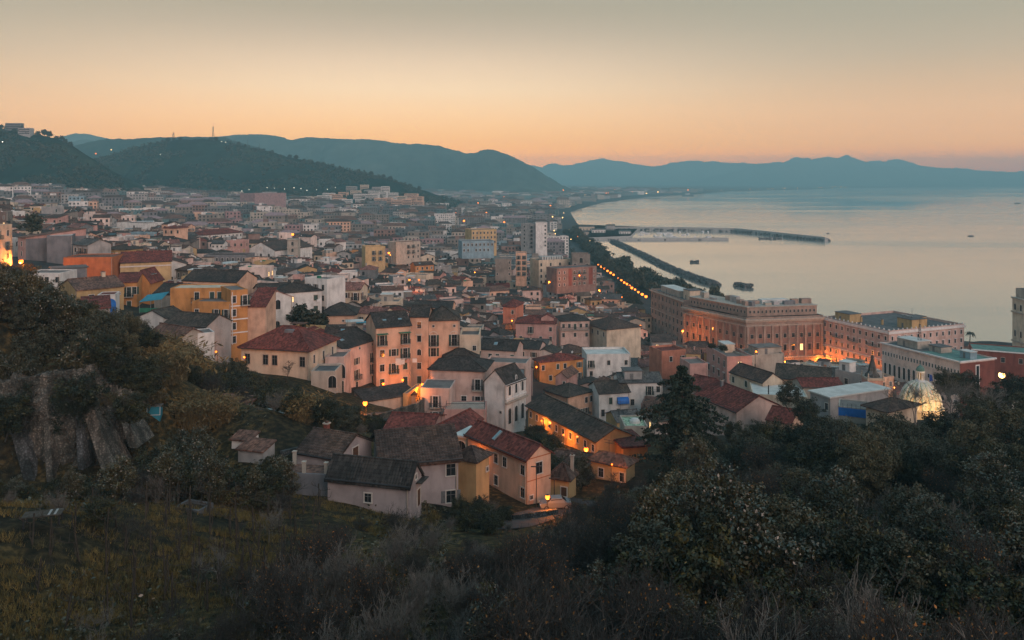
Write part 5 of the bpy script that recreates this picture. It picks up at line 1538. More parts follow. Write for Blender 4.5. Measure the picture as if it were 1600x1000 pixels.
# ------------------------------------------------------------------ the city on the plain: far too many houses to tell apart
def far_city():
    V, Fq, MI = [], [], []
    names = ['dullgrey', 'dullstone', 'slate', 'dullrose', 'dullteal', 'darkgrey', 'grey', 'white', 'cream', 'pink', 'salmon', 'stone', 'rose', 'ochre', 'blue', 'mauve', 'terrace', 'asphaltroof', 'claytile', 'browntile', 'glass', 'whitetrim', 'redtile', 'paleroof']
    ix = {k: i for i, k in enumerate(names)}
    def quad(a, b, c, d, m):
        o = len(V); V.extend((a, b, c, d)); Fq.append((o, o + 1, o + 2, o + 3)); MI.append(ix[m])
    def block(x, y, z, w, d, h, ang, wm, rm, win, roof='flat'):
        ca, sa = math.cos(ang), math.sin(ang)
        def T(u, v, t):
            return (x + u * ca - v * sa, y + u * sa + v * ca, z + t)
        hw, hd = w / 2, d / 2
        cs = [(-hw, -hd), (hw, -hd), (hw, hd), (-hw, hd)]
        for k in range(4):
            a, b = cs[k], cs[(k + 1) % 4]
            quad(T(*a, -4), T(*b, -4), T(*b, h), T(*a, h), wm)
        if roof == 'flat':
            q = .3; e = h - .5
            quad(T(-hw, -hd, h), T(hw, -hd, h), T(hw, -hd + q, h), T(-hw, -hd + q, h), wm)
            quad(T(-hw, hd - q, h), T(hw, hd - q, h), T(hw, hd, h), T(-hw, hd, h), wm)
            quad(T(-hw, -hd + q, e), T(hw, -hd + q, e), T(hw, hd - q, e), T(-hw, hd - q, e), rm)
            quad(T(hw, hd - q, e), T(-hw, hd - q, e), T(-hw, hd - q, h), T(hw, hd - q, h), wm)
        else:
            r = min(w, d) * .18
            if w >= d:
                quad(T(-hw - .3, -hd - .3, h), T(hw + .3, -hd - .3, h), T(hw - hd * .6, 0, h + r), T(-hw + hd * .6, 0, h + r), rm)
                quad(T(hw + .3, hd + .3, h), T(-hw - .3, hd + .3, h), T(-hw + hd * .6, 0, h + r), T(hw - hd * .6, 0, h + r), rm)
                quad(T(hw + .3, -hd - .3, h), T(hw + .3, hd + .3, h), T(hw - hd * .6, .01, h + r), T(hw - hd * .6, 0, h + r), rm)
                quad(T(-hw - .3, hd + .3, h), T(-hw - .3, -hd - .3, h), T(-hw + hd * .6, 0, h + r), T(-hw + hd * .6, .01, h + r), rm)
            else:
                quad(T(-hw - .3, -hd - .3, h), T(hw + .3, -hd - .3, h), T(0.01, -hd + hw * .6, h + r), T(0, -hd + hw * .6, h + r), rm)
                quad(T(hw + .3, -hd - .3, h), T(hw + .3, hd + .3, h), T(0, hd - hw * .6, h + r), T(0, -hd + hw * .6, h + r), rm)
                quad(T(-hw - .3, hd + .3, h), T(-hw - .3, -hd - .3, h), T(0, -hd + hw * .6, h + r), T(0, hd - hw * .6, h + r), rm)
        sides = [0]
        sides.append(1 if x / y + math.tan(-ang) < 0 else 3)
        fl = int((h - .8) / 3.1)
        for sd in sides:
            a, b = cs[sd], cs[(sd + 1) % 4]
            L = math.hypot(b[0] - a[0], b[1] - a[1])
            ux, uy = (b[0] - a[0]) / L, (b[1] - a[1]) / L
            ox, oy = uy * .07, -ux * .07
            n = int(L / (3.0 if win == 2 else 5.0))
            for r in range(fl):
                zc = h - 1.9 - 3.1 * r
                if win == 2:
                    for k in range(n):
                        if rng.random() < .15: continue
                        s = L * (k + .5) / n
                        p = (a[0] + ux * s + ox, a[1] + uy * s + oy)
                        quad(T(p[0] - ux * .7, p[1] - uy * .7, zc - 1), T(p[0] + ux * .7, p[1] + uy * .7, zc - 1), T(p[0] + ux * .7, p[1] + uy * .7, zc + .8), T(p[0] - ux * .7, p[1] - uy * .7, zc + .8), 'glass')
                elif win == 1:
                    for k in range(n):
                        if rng.random() < .2: continue
                        s = L * (k + .5) / n; q = L / n * rng.uniform(.25, .4)
                        p = (a[0] + ux * s + ox, a[1] + uy * s + oy)
                        quad(T(p[0] - ux * q, p[1] - uy * q, zc - .8), T(p[0] + ux * q, p[1] + uy * q, zc - .8), T(p[0] + ux * q, p[1] + uy * q, zc + .8), T(p[0] - ux * q, p[1] - uy * q, zc + .8), 'glass')
    wl = ['grey', 'stone', 'stone', 'grey', 'mauve', 'stone', 'darkgrey', 'mauve', 'grey', 'blue', 'grey', 'mauve', 'white', 'darkgrey', 'salmon']
    wf = ['dullgrey', 'dullstone', 'slate', 'dullrose', 'dullteal', 'dullstone', 'dullgrey', 'slate', 'grey', 'stone', 'white']  # darker than real blocks: window and balcony shade averaged into the colours
    Y = 600.0
    nb = 0
    while Y < 5200:
        s = 13 + Y * .0105
        X = -min(.66 * Y, 2600)
        row = []
        while X < .7 * Y:
            row.append((X + rng.uniform(-.25, .25) * s, Y + rng.uniform(-.25, .25) * s)); X += s * 1.05
        xs = np.array([r[0] for r in row]); ys = np.array([r[1] for r in row])
        sd = shore_dist(xs, ys); zs = height(xs, ys)
        for (x, y), dd, z in zip(row, sd, zs):
            if dd < (66 if y < 1250 else 40) or street_dist(x, y) < 9: continue
            if y > 2600 and rng.random() < .25: continue
            px, pb = proj(x, y, z)
            if px < -80 or px > 1400: continue
            if pb < 296 and px < 130: continue
            if any((x - a) ** 2 + (y - b_) ** 2 < (r + 8) ** 2 for a, b_, r in FOOT): continue
            w = rng.uniform(.6, 1.0) * s * rng.choice([1, 1, 1.5]); d = rng.uniform(.55, .8) * s
            ang = .06 * math.sin(x / 170) + rng.uniform(-.06, .06) + (.45 if x < -250 else .12)
            h = rng.choice([10, 13, 13, 16, 16, 19, 22]) * (1.0 if y < 2500 else .8) + rng.uniform(-1, 1)
            if y < 720: h = min(h, 14)
            if any(yy > y and px > a0 - 6 and px < a1 + 6 and HY + F * (CZ - z - h) / y < bt for a0, a1, t, bt, yy in SCREEN): h = 7
            roof = 'flat' if rng.random() < .68 else 'hip'
            rm = rng.choice(['terrace', 'asphaltroof', 'terrace', 'terrace', 'asphaltroof', 'browntile']) if roof == 'flat' else rng.choice(['claytile', 'browntile', 'browntile', 'mauve'])
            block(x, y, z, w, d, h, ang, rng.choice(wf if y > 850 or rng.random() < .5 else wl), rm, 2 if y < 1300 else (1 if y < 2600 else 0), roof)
            nb += 1
            if roof == 'flat' and y < 1800:
                for _ in range(rng.choice([1, 1, 2])):
                    block(x + rng.uniform(-.3, .3) * w, y + rng.uniform(-.2, .2) * d, z + h - .5, rng.uniform(2, 6), rng.uniform(2, 4), rng.uniform(1.5, 3.2), ang, rng.choice(wf), 'terrace', 0)
        Y += s * 1.02
    me = np_mesh('distant_city', np.array(V), np.array(Fq), None, mats=names, mi=MI)
    tag(link('distant_city', me), 'thousands of apartment blocks filling the plain between hills and shore', kind='stuff')
    return nb
N_FAR = far_city()

# villas and blocks on the wooded hills
def hill_houses():
    spots = []
    for px, v in [(505, .50), (520, .40), (540, .62), (552, .45), (562, .66), (575, .52), (585, .40), (596, .64), (606, .48), (618, .58), (628, .40), (640, .52), (470, .40), (440, .36), (410, .40), (345, .30), (515, .46), (528, .52), (535, .34), (548, .56), (556, .36), (568, .58), (570, .44), (580, .62), (590, .55), (598, .42), (602, .58), (612, .40), (622, .50), (632, .60), (636, .45), (646, .42), (495, .42), (485, .35), (455, .33), (425, .32), (385, .33), (310, .27), (285, .25), (255, .25)]:
        spots.append(('hill', px, v))
    lab = [('left', 'near the right foot of the mast hill'), ]
    u, vs, yy, zz = None, None, None, None
    k = 0
    for nm, px, v in spots:
        u, vs, yy, z = HILL_A
        j = int(round(v * np.searchsorted(vs, 0.0)))
        i = int(np.argmin(np.abs(800 + F * u / yy[:, j] - px)))
        x, y, zb = float(u[i]), float(yy[i, j]), float(z[i, j])
        w, d, h = rng.uniform(17, 28), 12, rng.choice([10, 13, 13])
        bl = Bld(w, d, h)
        wm = rng.choice(['white', 'cream', 'white', 'grey', 'salmon'])
        for n_, mb in roof_parts(w, d, h, 'flat', .9, 'terrace', wm): bl.add(n_, mb)
        for r in range(int(h / 3.2)):
            m = MB(); m.box(.6, w - .6, -1.2, 0, -.15, .0, 'whitetrim'); m.box(.6, w - .6, -1.25, -1.15, 0, .8, wm)
            bl.add('balcony', m, (0, 0, h - 2.9 - 3.2 * r))
            m = MB(); m.box(1, w - 1, -.06, 0, 0, 1.9, 'glass'); bl.add('window', m, (0, 0, h - 2.8 - 3.2 * r))
        k += 1
        where = 'at the foot of the mast hill' if px < 470 else ('high on the mast hill' if v > .54 else 'low on the mast hill')
        bl.place('hillside_villa', spot_label(f'{WORDS[wm]} balconied block {where}', x, y, zb + h * .7), 'apartment block', (x, y, zb - 3), rng.uniform(-.2, .2), f'apartment blocks {where}' + ' ' + wm)
    for px, py, Y in [(8, 202, 1345), (28, 209, 1340), (22, 298, 1080), (60, 292, 1100), (80, 300, 1060), (120, 302, 1080), (50, 284, 1130), (100, 286, 1140), (140, 296, 1120)]:
        x, y, _ = ray(px, py, Y)
        u, vs, yy, z = HILL_B
        dd = np.abs(u[:, None] - x) + np.abs(yy - y)
        i = np.unravel_index(np.argmin(dd), dd.shape)
        zb = float(z[i])
        w, d, h = rng.uniform(16, 26), 11, rng.choice([8, 10, 12])
        bl = Bld(w, d, h)
        wm = rng.choice(['dullstone', 'grey', 'dullgrey', 'stone'])
        for n_, mb in roof_parts(w, d, h, 'flat', .8, 'terrace', wm): bl.add(n_, mb)
        for r in range(int(h / 3.2)):
            m = MB(); m.box(1, w - 1, -.06, 0, 0, 1.7, 'glass'); bl.add('window', m, (0, 0, h - 2.8 - 3.2 * r))
        wh = 'on the left hill crest' if py < 230 else 'under the left hill'
        bl.place('hillside_villa', spot_label(f'{WORDS[wm]} villa block {wh}', x, y, zb + h * .7), 'apartment block', (x, y, zb - 1), rng.uniform(-.3, .3), f'villa blocks {wh} {wm}')
HILL_A = RIDGES['dark wooded hill carrying masts on its top']
HILL_B = RIDGES['dark wooded hill slope with villas at its crest and foot']
hill_houses()
# ------------------------------------------------------------------ plants
def leaf_mat(name, c, c2, rough=.55, trans=0.0, spec=.35):
    m, nt, b = new_mat(name)
    oi = nt.nodes.new('ShaderNodeObjectInfo')
    n1 = noise(nt, 1.1, 3, coord(nt, 'World')); n2 = noise(nt, 14, 2, coord(nt, 'World'))
    k = ramp2(nt, n1.outputs[0], [(0.35, c), (0.65, c2)])
    k2 = ramp2(nt, n2.outputs[0], [(0.3, (.55, .55, .55)), (0.7, (1.5, 1.45, 1.3))])
    k = mixc(nt, 1, k, k2, 'MULTIPLY')
    ob = ramp2(nt, oi.outputs['Random'], [(0, (.65, .72, .75)), (.5, (1, 1, 1)), (1, (1.35, 1.2, .95))])
    nt.links.new(mixc(nt, 1, k, ob, 'MULTIPLY'), b.inputs['Base Color'])
    b.inputs['Roughness'].default_value = rough
    b.inputs['Specular IOR Level'].default_value = spec
    MATS[name] = m
leaf_mat('leaf_dark', (.013, .017, .009), (.030, .032, .015))
leaf_mat('leaf_olive', (.036, .037, .023), (.080, .074, .046), .6)
leaf_mat('leaf_brown', (.035, .026, .013), (.085, .056, .025))
leaf_mat('leaf_yellow', (.035, .037, .012), (.085, .072, .024))
leaf_mat('leaf_rust', (.16, .06, .014), (.30, .13, .03))
leaf_mat('leaf_gloss', (.028, .026, .012), (.080, .066, .027), .3, 0, .7)
leaf_mat('reed', (.10, .075, .035), (.19, .14, .07), .8)
leaf_mat('grassblade', (.056, .052, .020), (.20, .145, .052), .8)
leaf_mat('needle', (.012, .022, .016), (.026, .038, .026), .6)
plain_mat('twig', (.050, .044, .039), .95, .4, 4)
plain_mat('pale_twig', (.15, .132, .115), .95, .35, 4)

nr = np.random.default_rng(11)

def leaf_quads(P, size, n_out=None, elong=1.7, rs=nr):
    """A small folded leaf (one quad) at each point, turned at random, a little outward."""
    n = len(P)
    d = rs.normal(size=(n, 3)); 
    if n_out is not None: d += n_out * .9
    d[:, 2] += .35
    d /= np.linalg.norm(d, axis=1)[:, None] + 1e-9
    t = rs.normal(size=(n, 3)); t -= (t * d).sum(1)[:, None] * d; t /= np.linalg.norm(t, axis=1)[:, None] + 1e-9
    u = np.cross(d, t)
    s = (size * rs.uniform(.6, 1.35, n))[:, None]
    a, b_ = t * s * elong * .5, u * s * .5
    V = np.stack([P - a, P - b_ + d * s * .08, P + a, P + b_ + d * s * .08], 1).reshape(-1, 3)
    return V

def quads_of(V):
    return np.arange(len(V)).reshape(-1, 4)

def prisms(S):
    """S: rows of x0 y0 z0 x1 y1 z1 r0 r1 -> three-sided tapered twigs."""
    S = np.asarray(S, float)
    a, b_ = S[:, 0:3], S[:, 3:6]
    d = b_ - a; d /= np.linalg.norm(d, axis=1)[:, None] + 1e-9
    ref = np.where(np.abs(d[:, 2:3]) < .9, np.array([[0, 0, 1.0]]), np.array([[1.0, 0, 0]]))
    u = np.cross(d, ref); u /= np.linalg.norm(u, axis=1)[:, None] + 1e-9
    w = np.cross(d, u)
    vs = []
    for p, r in ((a, S[:, 6:7]), (b_, S[:, 7:8])):
        for k in range(3):
            t = 2 * math.pi * k / 3
            vs.append(p + (u * math.cos(t) + w * math.sin(t)) * r)
    V = np.stack(vs, 1).reshape(-1, 3)
    o = (np.arange(len(S)) * 6)[:, None]
    Fq = np.concatenate([o + np.array([[k, (k + 1) % 3, 3 + (k + 1) % 3, 3 + k]]) for k in range(3)])
    return V, Fq

def branches(seed, height, spread, stems=1, levels=4, kids=(3, 5), r0=.12, up=.35, wig=.25, lean=.25, ratio=(.55, .8), start=.3):
    r_ = random.Random(seed)
    segs, tips = [], []
    def grow(p, d, L, r, lev):
        n = 4 if lev < 2 else 3
        q = p
        pts = [p]
        for k in range(n):
            d = (d + Vector((r_.gauss(0, wig), r_.gauss(0, wig), r_.gauss(0, wig) + up * .12))).normalized()
            nq = q + d * (L / n)
            ra = r * (1 - .5 * k / n); rb = r * (1 - .5 * (k + 1) / n)
            segs.append((*q, *nq, ra, rb))
            q = nq; pts.append(q)
        if lev >= levels:
            tips.append(q); return
        for c in range(r_.randint(*kids)):
            t = r_.uniform(start, 1.0) if lev else r_.uniform(max(start, .4), 1.0)
            b0 = pts[min(n, max(1, int(round(t * n))))]
            ax = Vector((r_.gauss(0, 1), r_.gauss(0, 1), r_.gauss(0, .5) + up)).normalized()
            nd = (d * (1 - spread) + ax * spread).normalized()
            grow(b0, nd, L * r_.uniform(*ratio), max(r * .6, .013), lev + 1)
        tips.append(q)
    for s in range(stems):
        a = r_.uniform(0, 6.28)
        d = Vector((math.cos(a) * lean * r_.uniform(.3, 1.3), math.sin(a) * lean * r_.uniform(.3, 1.3), 1)).normalized()
        grow(Vector((math.cos(a) * .15 * (stems > 1), math.sin(a) * .15 * (stems > 1), -.3)), d, height * r_.uniform(.38, .52), r0 * r_.uniform(.6, 1.1), 0)
    return segs, tips

def clump_crown(seed, rx, ry, rz, cz, nclump, per, lsize, rclump=.34, hollow=.45):
    rs = np.random.default_rng(seed)
    d = rs.normal(size=(nclump, 3)); d /= np.linalg.norm(d, axis=1)[:, None]
    rad = rs.uniform(hollow, 1.0, nclump) ** .7 * np.where(rs.uniform(0, 1, nclump) < .2, rs.uniform(1.0, 1.3, nclump), 1)
    C = d * rad[:, None] * np.array([rx, ry, rz]) * (1 + .18 * rs.normal(size=(nclump, 1)))
    C[:, 2] = np.maximum(C[:, 2], -rz * .75)
    out = []
    for k in range(nclump):
        m = int(per * rs.uniform(.5, 1.5))
        q = rs.normal(size=(m, 3)); q /= np.linalg.norm(q, axis=1)[:, None]
        q *= (rs.uniform(.15, 1, m) ** .5)[:, None]
        rr = rclump * min(rx, rz) * rs.uniform(.65, 1.45)
        pts = C[k] + q * rr * np.array([1.15, 1.15, .8])
        out.append((pts, q))
    P = np.concatenate([a for a, _ in out]); N = np.concatenate([b for _, b in out])
    P[:, 2] += cz
    return leaf_quads(P, lsize, N, rs=rs)

class Plant:
    def __init__(s, name, parts):
        s.name, s.parts = name, parts      # parts: (part name, mesh)
PROTO = {}
def make_leafy(key, name, seed, rx, rz, trunk, ncl, per, ls, mat, extra=None, bark='bark', rclump=.34, levels=2, r0=.14):
    if ls < .3:                            # ragged crowns: many small sprays, some standing out, twigs showing between them
        ncl, per, rclump, levels = int(ncl * 1.7), int(per * .52), .23, 4
    V = clump_crown(seed, rx, rx * .95, rz, trunk + rz * .8, ncl, per, ls, rclump)
    mi, mats = None, [mat]
    if extra:
        V2 = V.reshape(-1, 4, 3)
        rs = np.random.default_rng(seed + 1)
        cen = V2.mean(1)
        sel = (vnoise(cen[:, 0] * 1.6 + 40, cen[:, 2] * 1.6 + 40 + cen[:, 1], seed) + rs.uniform(-.2, .2, len(cen))) > extra[1]
        mi = sel.astype(int); mats = [mat, extra[0]]
    crown = np_mesh('crown', V, quads_of(V), None, mats=mats, mi=mi)
    segs, _ = branches(seed, trunk + rz * (1.5 if ls >= .3 else 1.9), .55, 1 if trunk > .8 else 3, levels, (3, 4) if levels > 3 else (3, 5), r0, .5, .16)
    tv, tf = prisms(segs)
    PROTO[key] = Plant(name, [('trunk', np_mesh('trunk', tv, tf, bark if ls >= .3 else 'twig')), ('crown', crown)])
def make_bare(key, name, seed, h, stems, levels, kids, r0, mat, spread=.55, up=.35, lean=.25, leaves=None, ratio=(.55, .8)):
    segs, tips = branches(seed, h, spread, stems, levels, kids, r0, up, .2, lean, ratio)
    S = np.array(segs)
    thick = S[:, 6] > r0 * .28
    if thick.sum() < 3 or (~thick).sum() < 3: thick = np.arange(len(S)) < len(S) // 4
    v1, f1 = prisms(S[thick]); v2, f2 = prisms(S[~thick])
    parts = [('trunk', np_mesh('trunk', v1, f1, mat)), ('twigs', np_mesh('twigs', v2, f2, mat))]
    if leaves:
        rs = np.random.default_rng(seed)
        T = np.array([tuple(t) for t in tips]); T = T[::5] if leaves[1] == 0 else T; T = np.repeat(T, max(1, leaves[1]), 0) + rs.normal(size=(len(T) , 3)) * leaves[3]
        V = leaf_quads(T, leaves[2], rs=rs)
        parts.append(('leaves', np_mesh('leaves', V, quads_of(V), leaves[0])))
    PROTO[key] = Plant(name, parts)

# close to the viewpoint: leaves one can make out
make_leafy('near_a', 'evergreen_shrub', 101, 1.35, 1.25, .5, 54, 230, .058, 'leaf_gloss', ('leaf_brown', .84))
make_leafy('near_b', 'evergreen_shrub', 102, 1.15, 1.55, .6, 54, 230, .055, 'leaf_dark', ('leaf_gloss', .6))
make_leafy('near_c', 'evergreen_shrub', 103, 1.6, 1.1, .4, 56, 220, .062, 'leaf_gloss', ('leaf_olive', .7))
make_leafy('near_d', 'evergreen_shrub', 104, 1.25, 1.3, .5, 52, 220, .055, 'leaf_gloss', ('leaf_yellow', .8))
# the thicket
make_leafy('mid_a', 'evergreen_tree', 111, 2.3, 2.1, 1.3, 64, 190, .125, 'leaf_dark', ('leaf_yellow', .66))
make_leafy('mid_b', 'evergreen_tree', 112, 2.0, 2.5, 1.6, 64, 190, .12, 'leaf_gloss', ('leaf_brown', .82))
make_leafy('olive_a', 'olive_tree', 113, 2.7, 2.2, 1.5, 70, 190, .11, 'leaf_olive')
make_leafy('olive_b', 'olive_tree', 114, 2.3, 2.0, 1.4, 64, 190, .11, 'leaf_olive', ('leaf_dark', .66))
make_leafy('brown_a', 'dry_shrub', 115, 1.7, 1.3, .4, 48, 130, .09, 'leaf_brown', ('leaf_yellow', .7))
make_leafy('yellow_a', 'garden_tree', 116, 2.2, 1.9, 1.2, 56, 170, .13, 'leaf_dark', ('leaf_yellow', .55))
make_bare('bare_a', 'bare_shrub', 121, 4.6, 7, 4, (3, 4), .045, 'twig')
make_bare('bare_b', 'bare_shrub', 122, 4.0, 8, 4, (3, 4), .04, 'pale_twig', .45, .5)
make_bare('bare_c', 'bare_shrub', 123, 5.0, 6, 4, (3, 5), .05, 'twig', .5, .45, .25, ('leaf_rust', 0, .06, .1))
make_bare('bare_d', 'bare_shrub', 124, 3.6, 9, 4, (3, 4), .035, 'twig', .5, .4, .5, ('leaf_brown', 0, .07, .12))
make_bare('bare_tree', 'bare_tree', 131, 7.5, 1, 5, (3, 4), .16, 'twig', .6, .25, .15, None, (.5, .75))
make_bare('bare_tree2', 'bare_tree', 132, 8.5, 2, 5, (3, 4), .17, 'pale_twig', .5, .4, .3, None, (.5, .75))
# far trees
make_leafy('far_a', 'park_tree', 141, 3.6, 3.2, 2.5, 34, 26, .75, 'leaf_dark', None, 'bark', .4, 1, .25)
make_leafy('far_b', 'park_tree', 142, 3.2, 3.8, 2.8, 34, 26, .75, 'leaf_olive', ('leaf_dark', .5), 'bark', .4, 1, .25)
make_leafy('far_c', 'park_tree', 143, 3.8, 2.9, 2.2, 34, 26, .75, 'leaf_brown', ('leaf_dark', .5), 'bark', .4, 1, .25)

def plant(key, x, y, s=1.0, label='', cat='tree', group=None, z=None, sz=1.0, name=None):
    p = PROTO[key]
    if group:
        label = spot_label(label, x, y, (H(x, y) if z is None else z) + 2)
    root = link(name or p.name, None, None, (x, y, (H(x, y) if z is None else z) - .15), rng.uniform(0, 6.28))
    root.scale = (s, s, s * sz)
    tag(root, label, cat, group)
    for nm, me in p.parts:
        link(nm, me, root)
    return root

# the great cedar
def build_cedar():
    x, y, zt = ray(1066, 570, 124)
    zb = H(x, y)
    ht = zt - zb
    root = link('cedar_tree', None, None, (x, y, zb - .2))
    tag(root, 'tall dark cedar with drooping tiers rising above the thicket, alone at centre right', 'tree')
    LAND.append(('the tall cedar', 1066, 650))
    r_ = random.Random(5)
    segs = []
    n = 16
    for k in range(n):
        f0, f1 = k / n, (k + 1) / n
        segs.append((.12 * math.sin(f0 * 5), 0, ht * f0, .12 * math.sin(f1 * 5), 0, ht * f1, .34 * (1 - f0) + .03, .34 * (1 - f1) + .03))
    P, S2 = [], []
    rs = np.random.default_rng(6)
    tiers = 22
    for t in range(tiers):
        f = .08 + .91 * t / (tiers - 1)
        R_ = (1 - f) ** .68 * 9.6 * r_.choice([.5, .75, 1.0, 1.15]) + .4
        for q in range(7 if f < .8 else 5):
            a = r_.uniform(0, 6.28)
            L = R_ * r_.uniform(.5, 1.15)
            pts = []
            for j in range(6):
                g = j / 5
                pts.append((math.cos(a) * L * g, math.sin(a) * L * g, ht * f + .22 * g * L - .30 * g * g * L))
            for i in range(5):
                S2.append((*pts[i], *pts[i + 1], .07 * (1 - i / 6), .07 * (1 - (i + 1) / 6)))
            m = int(120 * L / 4 + 26)
            g = rs.uniform(.12, 1.03, m)
            wd = (.15 + .30 * L / 4 * np.sin(np.clip(g, 0, 1) * 2.6)) * rs.normal(size=m)
            bx = math.cos(a) * L * g - math.sin(a) * wd
            by = math.sin(a) * L * g + math.cos(a) * wd
            bz = ht * f + .22 * g * L - .30 * g * g * L - np.abs(rs.normal(size=m)) * .26 + .05
            P.append(np.stack([bx, by, bz], 1))
    P = np.concatenate(P)
    V = leaf_quads(P, .26, elong=2.2, rs=rs)
    tv, tf = prisms(segs); bv, bf = prisms(S2)
    link('trunk', np_mesh('trunk', tv, tf, 'bark'), root); link('boughs', np_mesh('boughs', bv, bf, 'bark'), root)
    link('crown', np_mesh('crown', V, quads_of(V), 'needle'), root)
build_cedar()

COUNT = {}
for px, py, Y in [(332, 652, 118), (358, 668, 112), (372, 722, 99), (385, 651, 113), (242, 645, 104)]:      # keep the sheds in the open
    for dy in (0, 4, 8):
        FOOT.append(((px - 800) * (Y - dy) / F, Y - dy, 2.2))
def scatter(n, pxr, Yr, top, kinds, smin, smax, label, cat, gap=.55, group=None, bottom=None, hcrown=3.6, seed=0, weights=None, avoid=True, sz=(.85, 1.2)):
    """Plants over the part of the slope seen between two columns, none reaching above the line 'top'."""
    done, tries, placed = 0, 0, []
    tx, ty = [t[0] for t in top], [t[1] for t in top]
    while done < n and tries < n * 40:
        tries += 1
        Y = Yr[0] * (Yr[1] / Yr[0]) ** rng.random()
        px = rng.uniform(*pxr)
        x = (px - 800) * Y / F
        s = rng.uniform(smin, smax)
        z = H(x, Y)
        _, pb = proj(x, Y, z)
        if bottom and pb > np.interp(px, [t[0] for t in bottom], [t[1] for t in bottom]): continue
        hmax = CZ - (np.interp(px, tx, ty) - HY) * Y / F - z
        if hmax < 1.0: continue
        s = min(s, hmax / hcrown)
        if s < smin * .55: continue
        if any((x - a) ** 2 + (Y - b_) ** 2 < (gap * (s + q) * 1.4) ** 2 for a, b_, q in placed): continue
        if avoid and any((x - a) ** 2 + (Y - b_) ** 2 < (r + 1.2 * s) ** 2 for a, b_, r in FOOT): continue
        k = rng.choices(kinds, weights)[0] if weights else rng.choice(kinds)
        placed.append((x, Y, s))
        lab = label[k] if isinstance(label, dict) else label
        plant(k, x, Y, s, lab, cat[k] if isinstance(cat, dict) else cat, (group or lab), z, rng.uniform(*sz))
        done += 1
    return done

T_RIGHT = [(700, 905), (790, 860), (860, 800), (940, 764), (985, 748), (1040, 728), (1100, 690), (1150, 668), (1190, 662), (1250, 650), (1330, 650), (1380, 657), (1420, 644), (1480, 630), (1540, 620), (1600, 612), (1750, 612)]
LBL = {'near_a': 'glossy dark evergreen shrub in the near thicket', 'near_b': 'tall dull evergreen shrub in the near thicket', 'near_c': 'spreading grey green shrub in the near thicket', 'near_d': 'small leaved evergreen shrub in the near thicket',
       'mid_a': 'dark evergreen tree of the right thicket', 'mid_b': 'brown tinged evergreen tree of the right thicket', 'olive_a': 'broad grey green olive tree', 'olive_b': 'small dusky olive tree',
       'bare_a': 'leafless dark twigged shrub', 'bare_b': 'leafless pale twigged shrub', 'bare_c': 'nearly bare shrub with a few rusty leaves', 'bare_d': 'low tangled shrub with brown leaves', 'brown_a': 'dry brown bush on the slope', 'yellow_a': 'yellow olive tree of the right thicket'}
CATS = {k: ('tree' if k.startswith(('mid', 'olive')) else 'shrub') for k in LBL}
scatter(46, (1180, 1680), (88, 128), T_RIGHT, ['olive_a', 'olive_b', 'mid_a', 'olive_a'], .8, 1.35, LBL, CATS, .75, hcrown=5.4)
scatter(30, (900, 1230), (88, 122), [(p, q - 4) for p, q in T_RIGHT], ['mid_a', 'bare_a', 'mid_b', 'olive_b', 'bare_c'], .45, 1.0, LBL, CATS, .5, hcrown=5.2)
scatter(70, (1010, 1700), (45, 90), T_RIGHT, ['mid_a', 'mid_b', 'bare_a', 'bare_c', 'olive_b', 'mid_a'], .75, 1.2, LBL, CATS, .62, hcrown=5.2)
scatter(16, (1080, 1215), (118, 150), [(1080, 676), (1150, 662), (1215, 660)], ['mid_a', 'olive_b', 'bare_a', 'mid_b'], .4, .8, LBL, CATS, .5, hcrown=5)
scatter(46, (900, 1660), (38, 100), [(p, q + 12) for p, q in T_RIGHT], ['bare_b', 'bare_a', 'bare_b', 'yellow_a', 'bare_c'], .8, 1.25, LBL, CATS, .42, hcrown=4.8)
scatter(46, (850, 1260), (55, 108), T_RIGHT, ['bare_a', 'bare_b', 'bare_c', 'bare_d', 'mid_b'], .75, 1.2, LBL, CATS, .5, hcrown=5.0)
scatter(80, (760, 1720), (20, 46), [(p, q + 60) for p, q in T_RIGHT], ['near_a', 'near_b', 'near_c', 'near_d', 'bare_c', 'bare_d', 'bare_b', 'near_c', 'bare_a'], .7, 1.3, LBL, CATS, .6, hcrown=3.2)
scatter(34, (820, 1720), (12.5, 20), [(p, q + 120) for p, q in T_RIGHT], ['near_a', 'near_b', 'near_c', 'bare_b', 'bare_d'], .6, .95, LBL, CATS, .6, hcrown=3.2)
T_MID = [(300, 985), (360, 900), (420, 850), (520, 822), (600, 780), (660, 782), (700, 815), (740, 832), (800, 852), (850, 812), (900, 775)]
scatter(60, (380, 900), (34, 84), T_MID, ['bare_a', 'bare_b', 'bare_d', 'bare_c', 'bare_b'], .6, 1.05, LBL, CATS, .55, hcrown=5.0)
scatter(34, (340, 860), (17, 34), [(p, q + 40) for p, q in T_MID], ['bare_a', 'bare_b', 'bare_d', 'near_b', 'near_d'], .45, .85, LBL, CATS, .5, hcrown=4.6)
scatter(26, (-40, 380), (24, 44), [(-40, 880), (380, 900)], ['bare_b', 'bare_a', 'near_b', 'bare_d'], .45, .85, LBL, CATS, .7, hcrown=4.5)
scatter(16, (-40, 420), (15, 24), [(-40, 930), (380, 940)], ['bare_b', 'bare_a', 'near_b', 'bare_d'], .35, .6, LBL, CATS, .7, hcrown=4.5)
scatter(22, (110, 480), (46, 80), [(0, 790), (290, 770), (480, 790)], ['bare_tree', 'bare_tree2', 'bare_tree'], .26, .46, {'bare_tree': 'thin bare tree among the vines', 'bare_tree2': 'pale thin bare tree among the vines'}, 'tree', .9, hcrown=9)
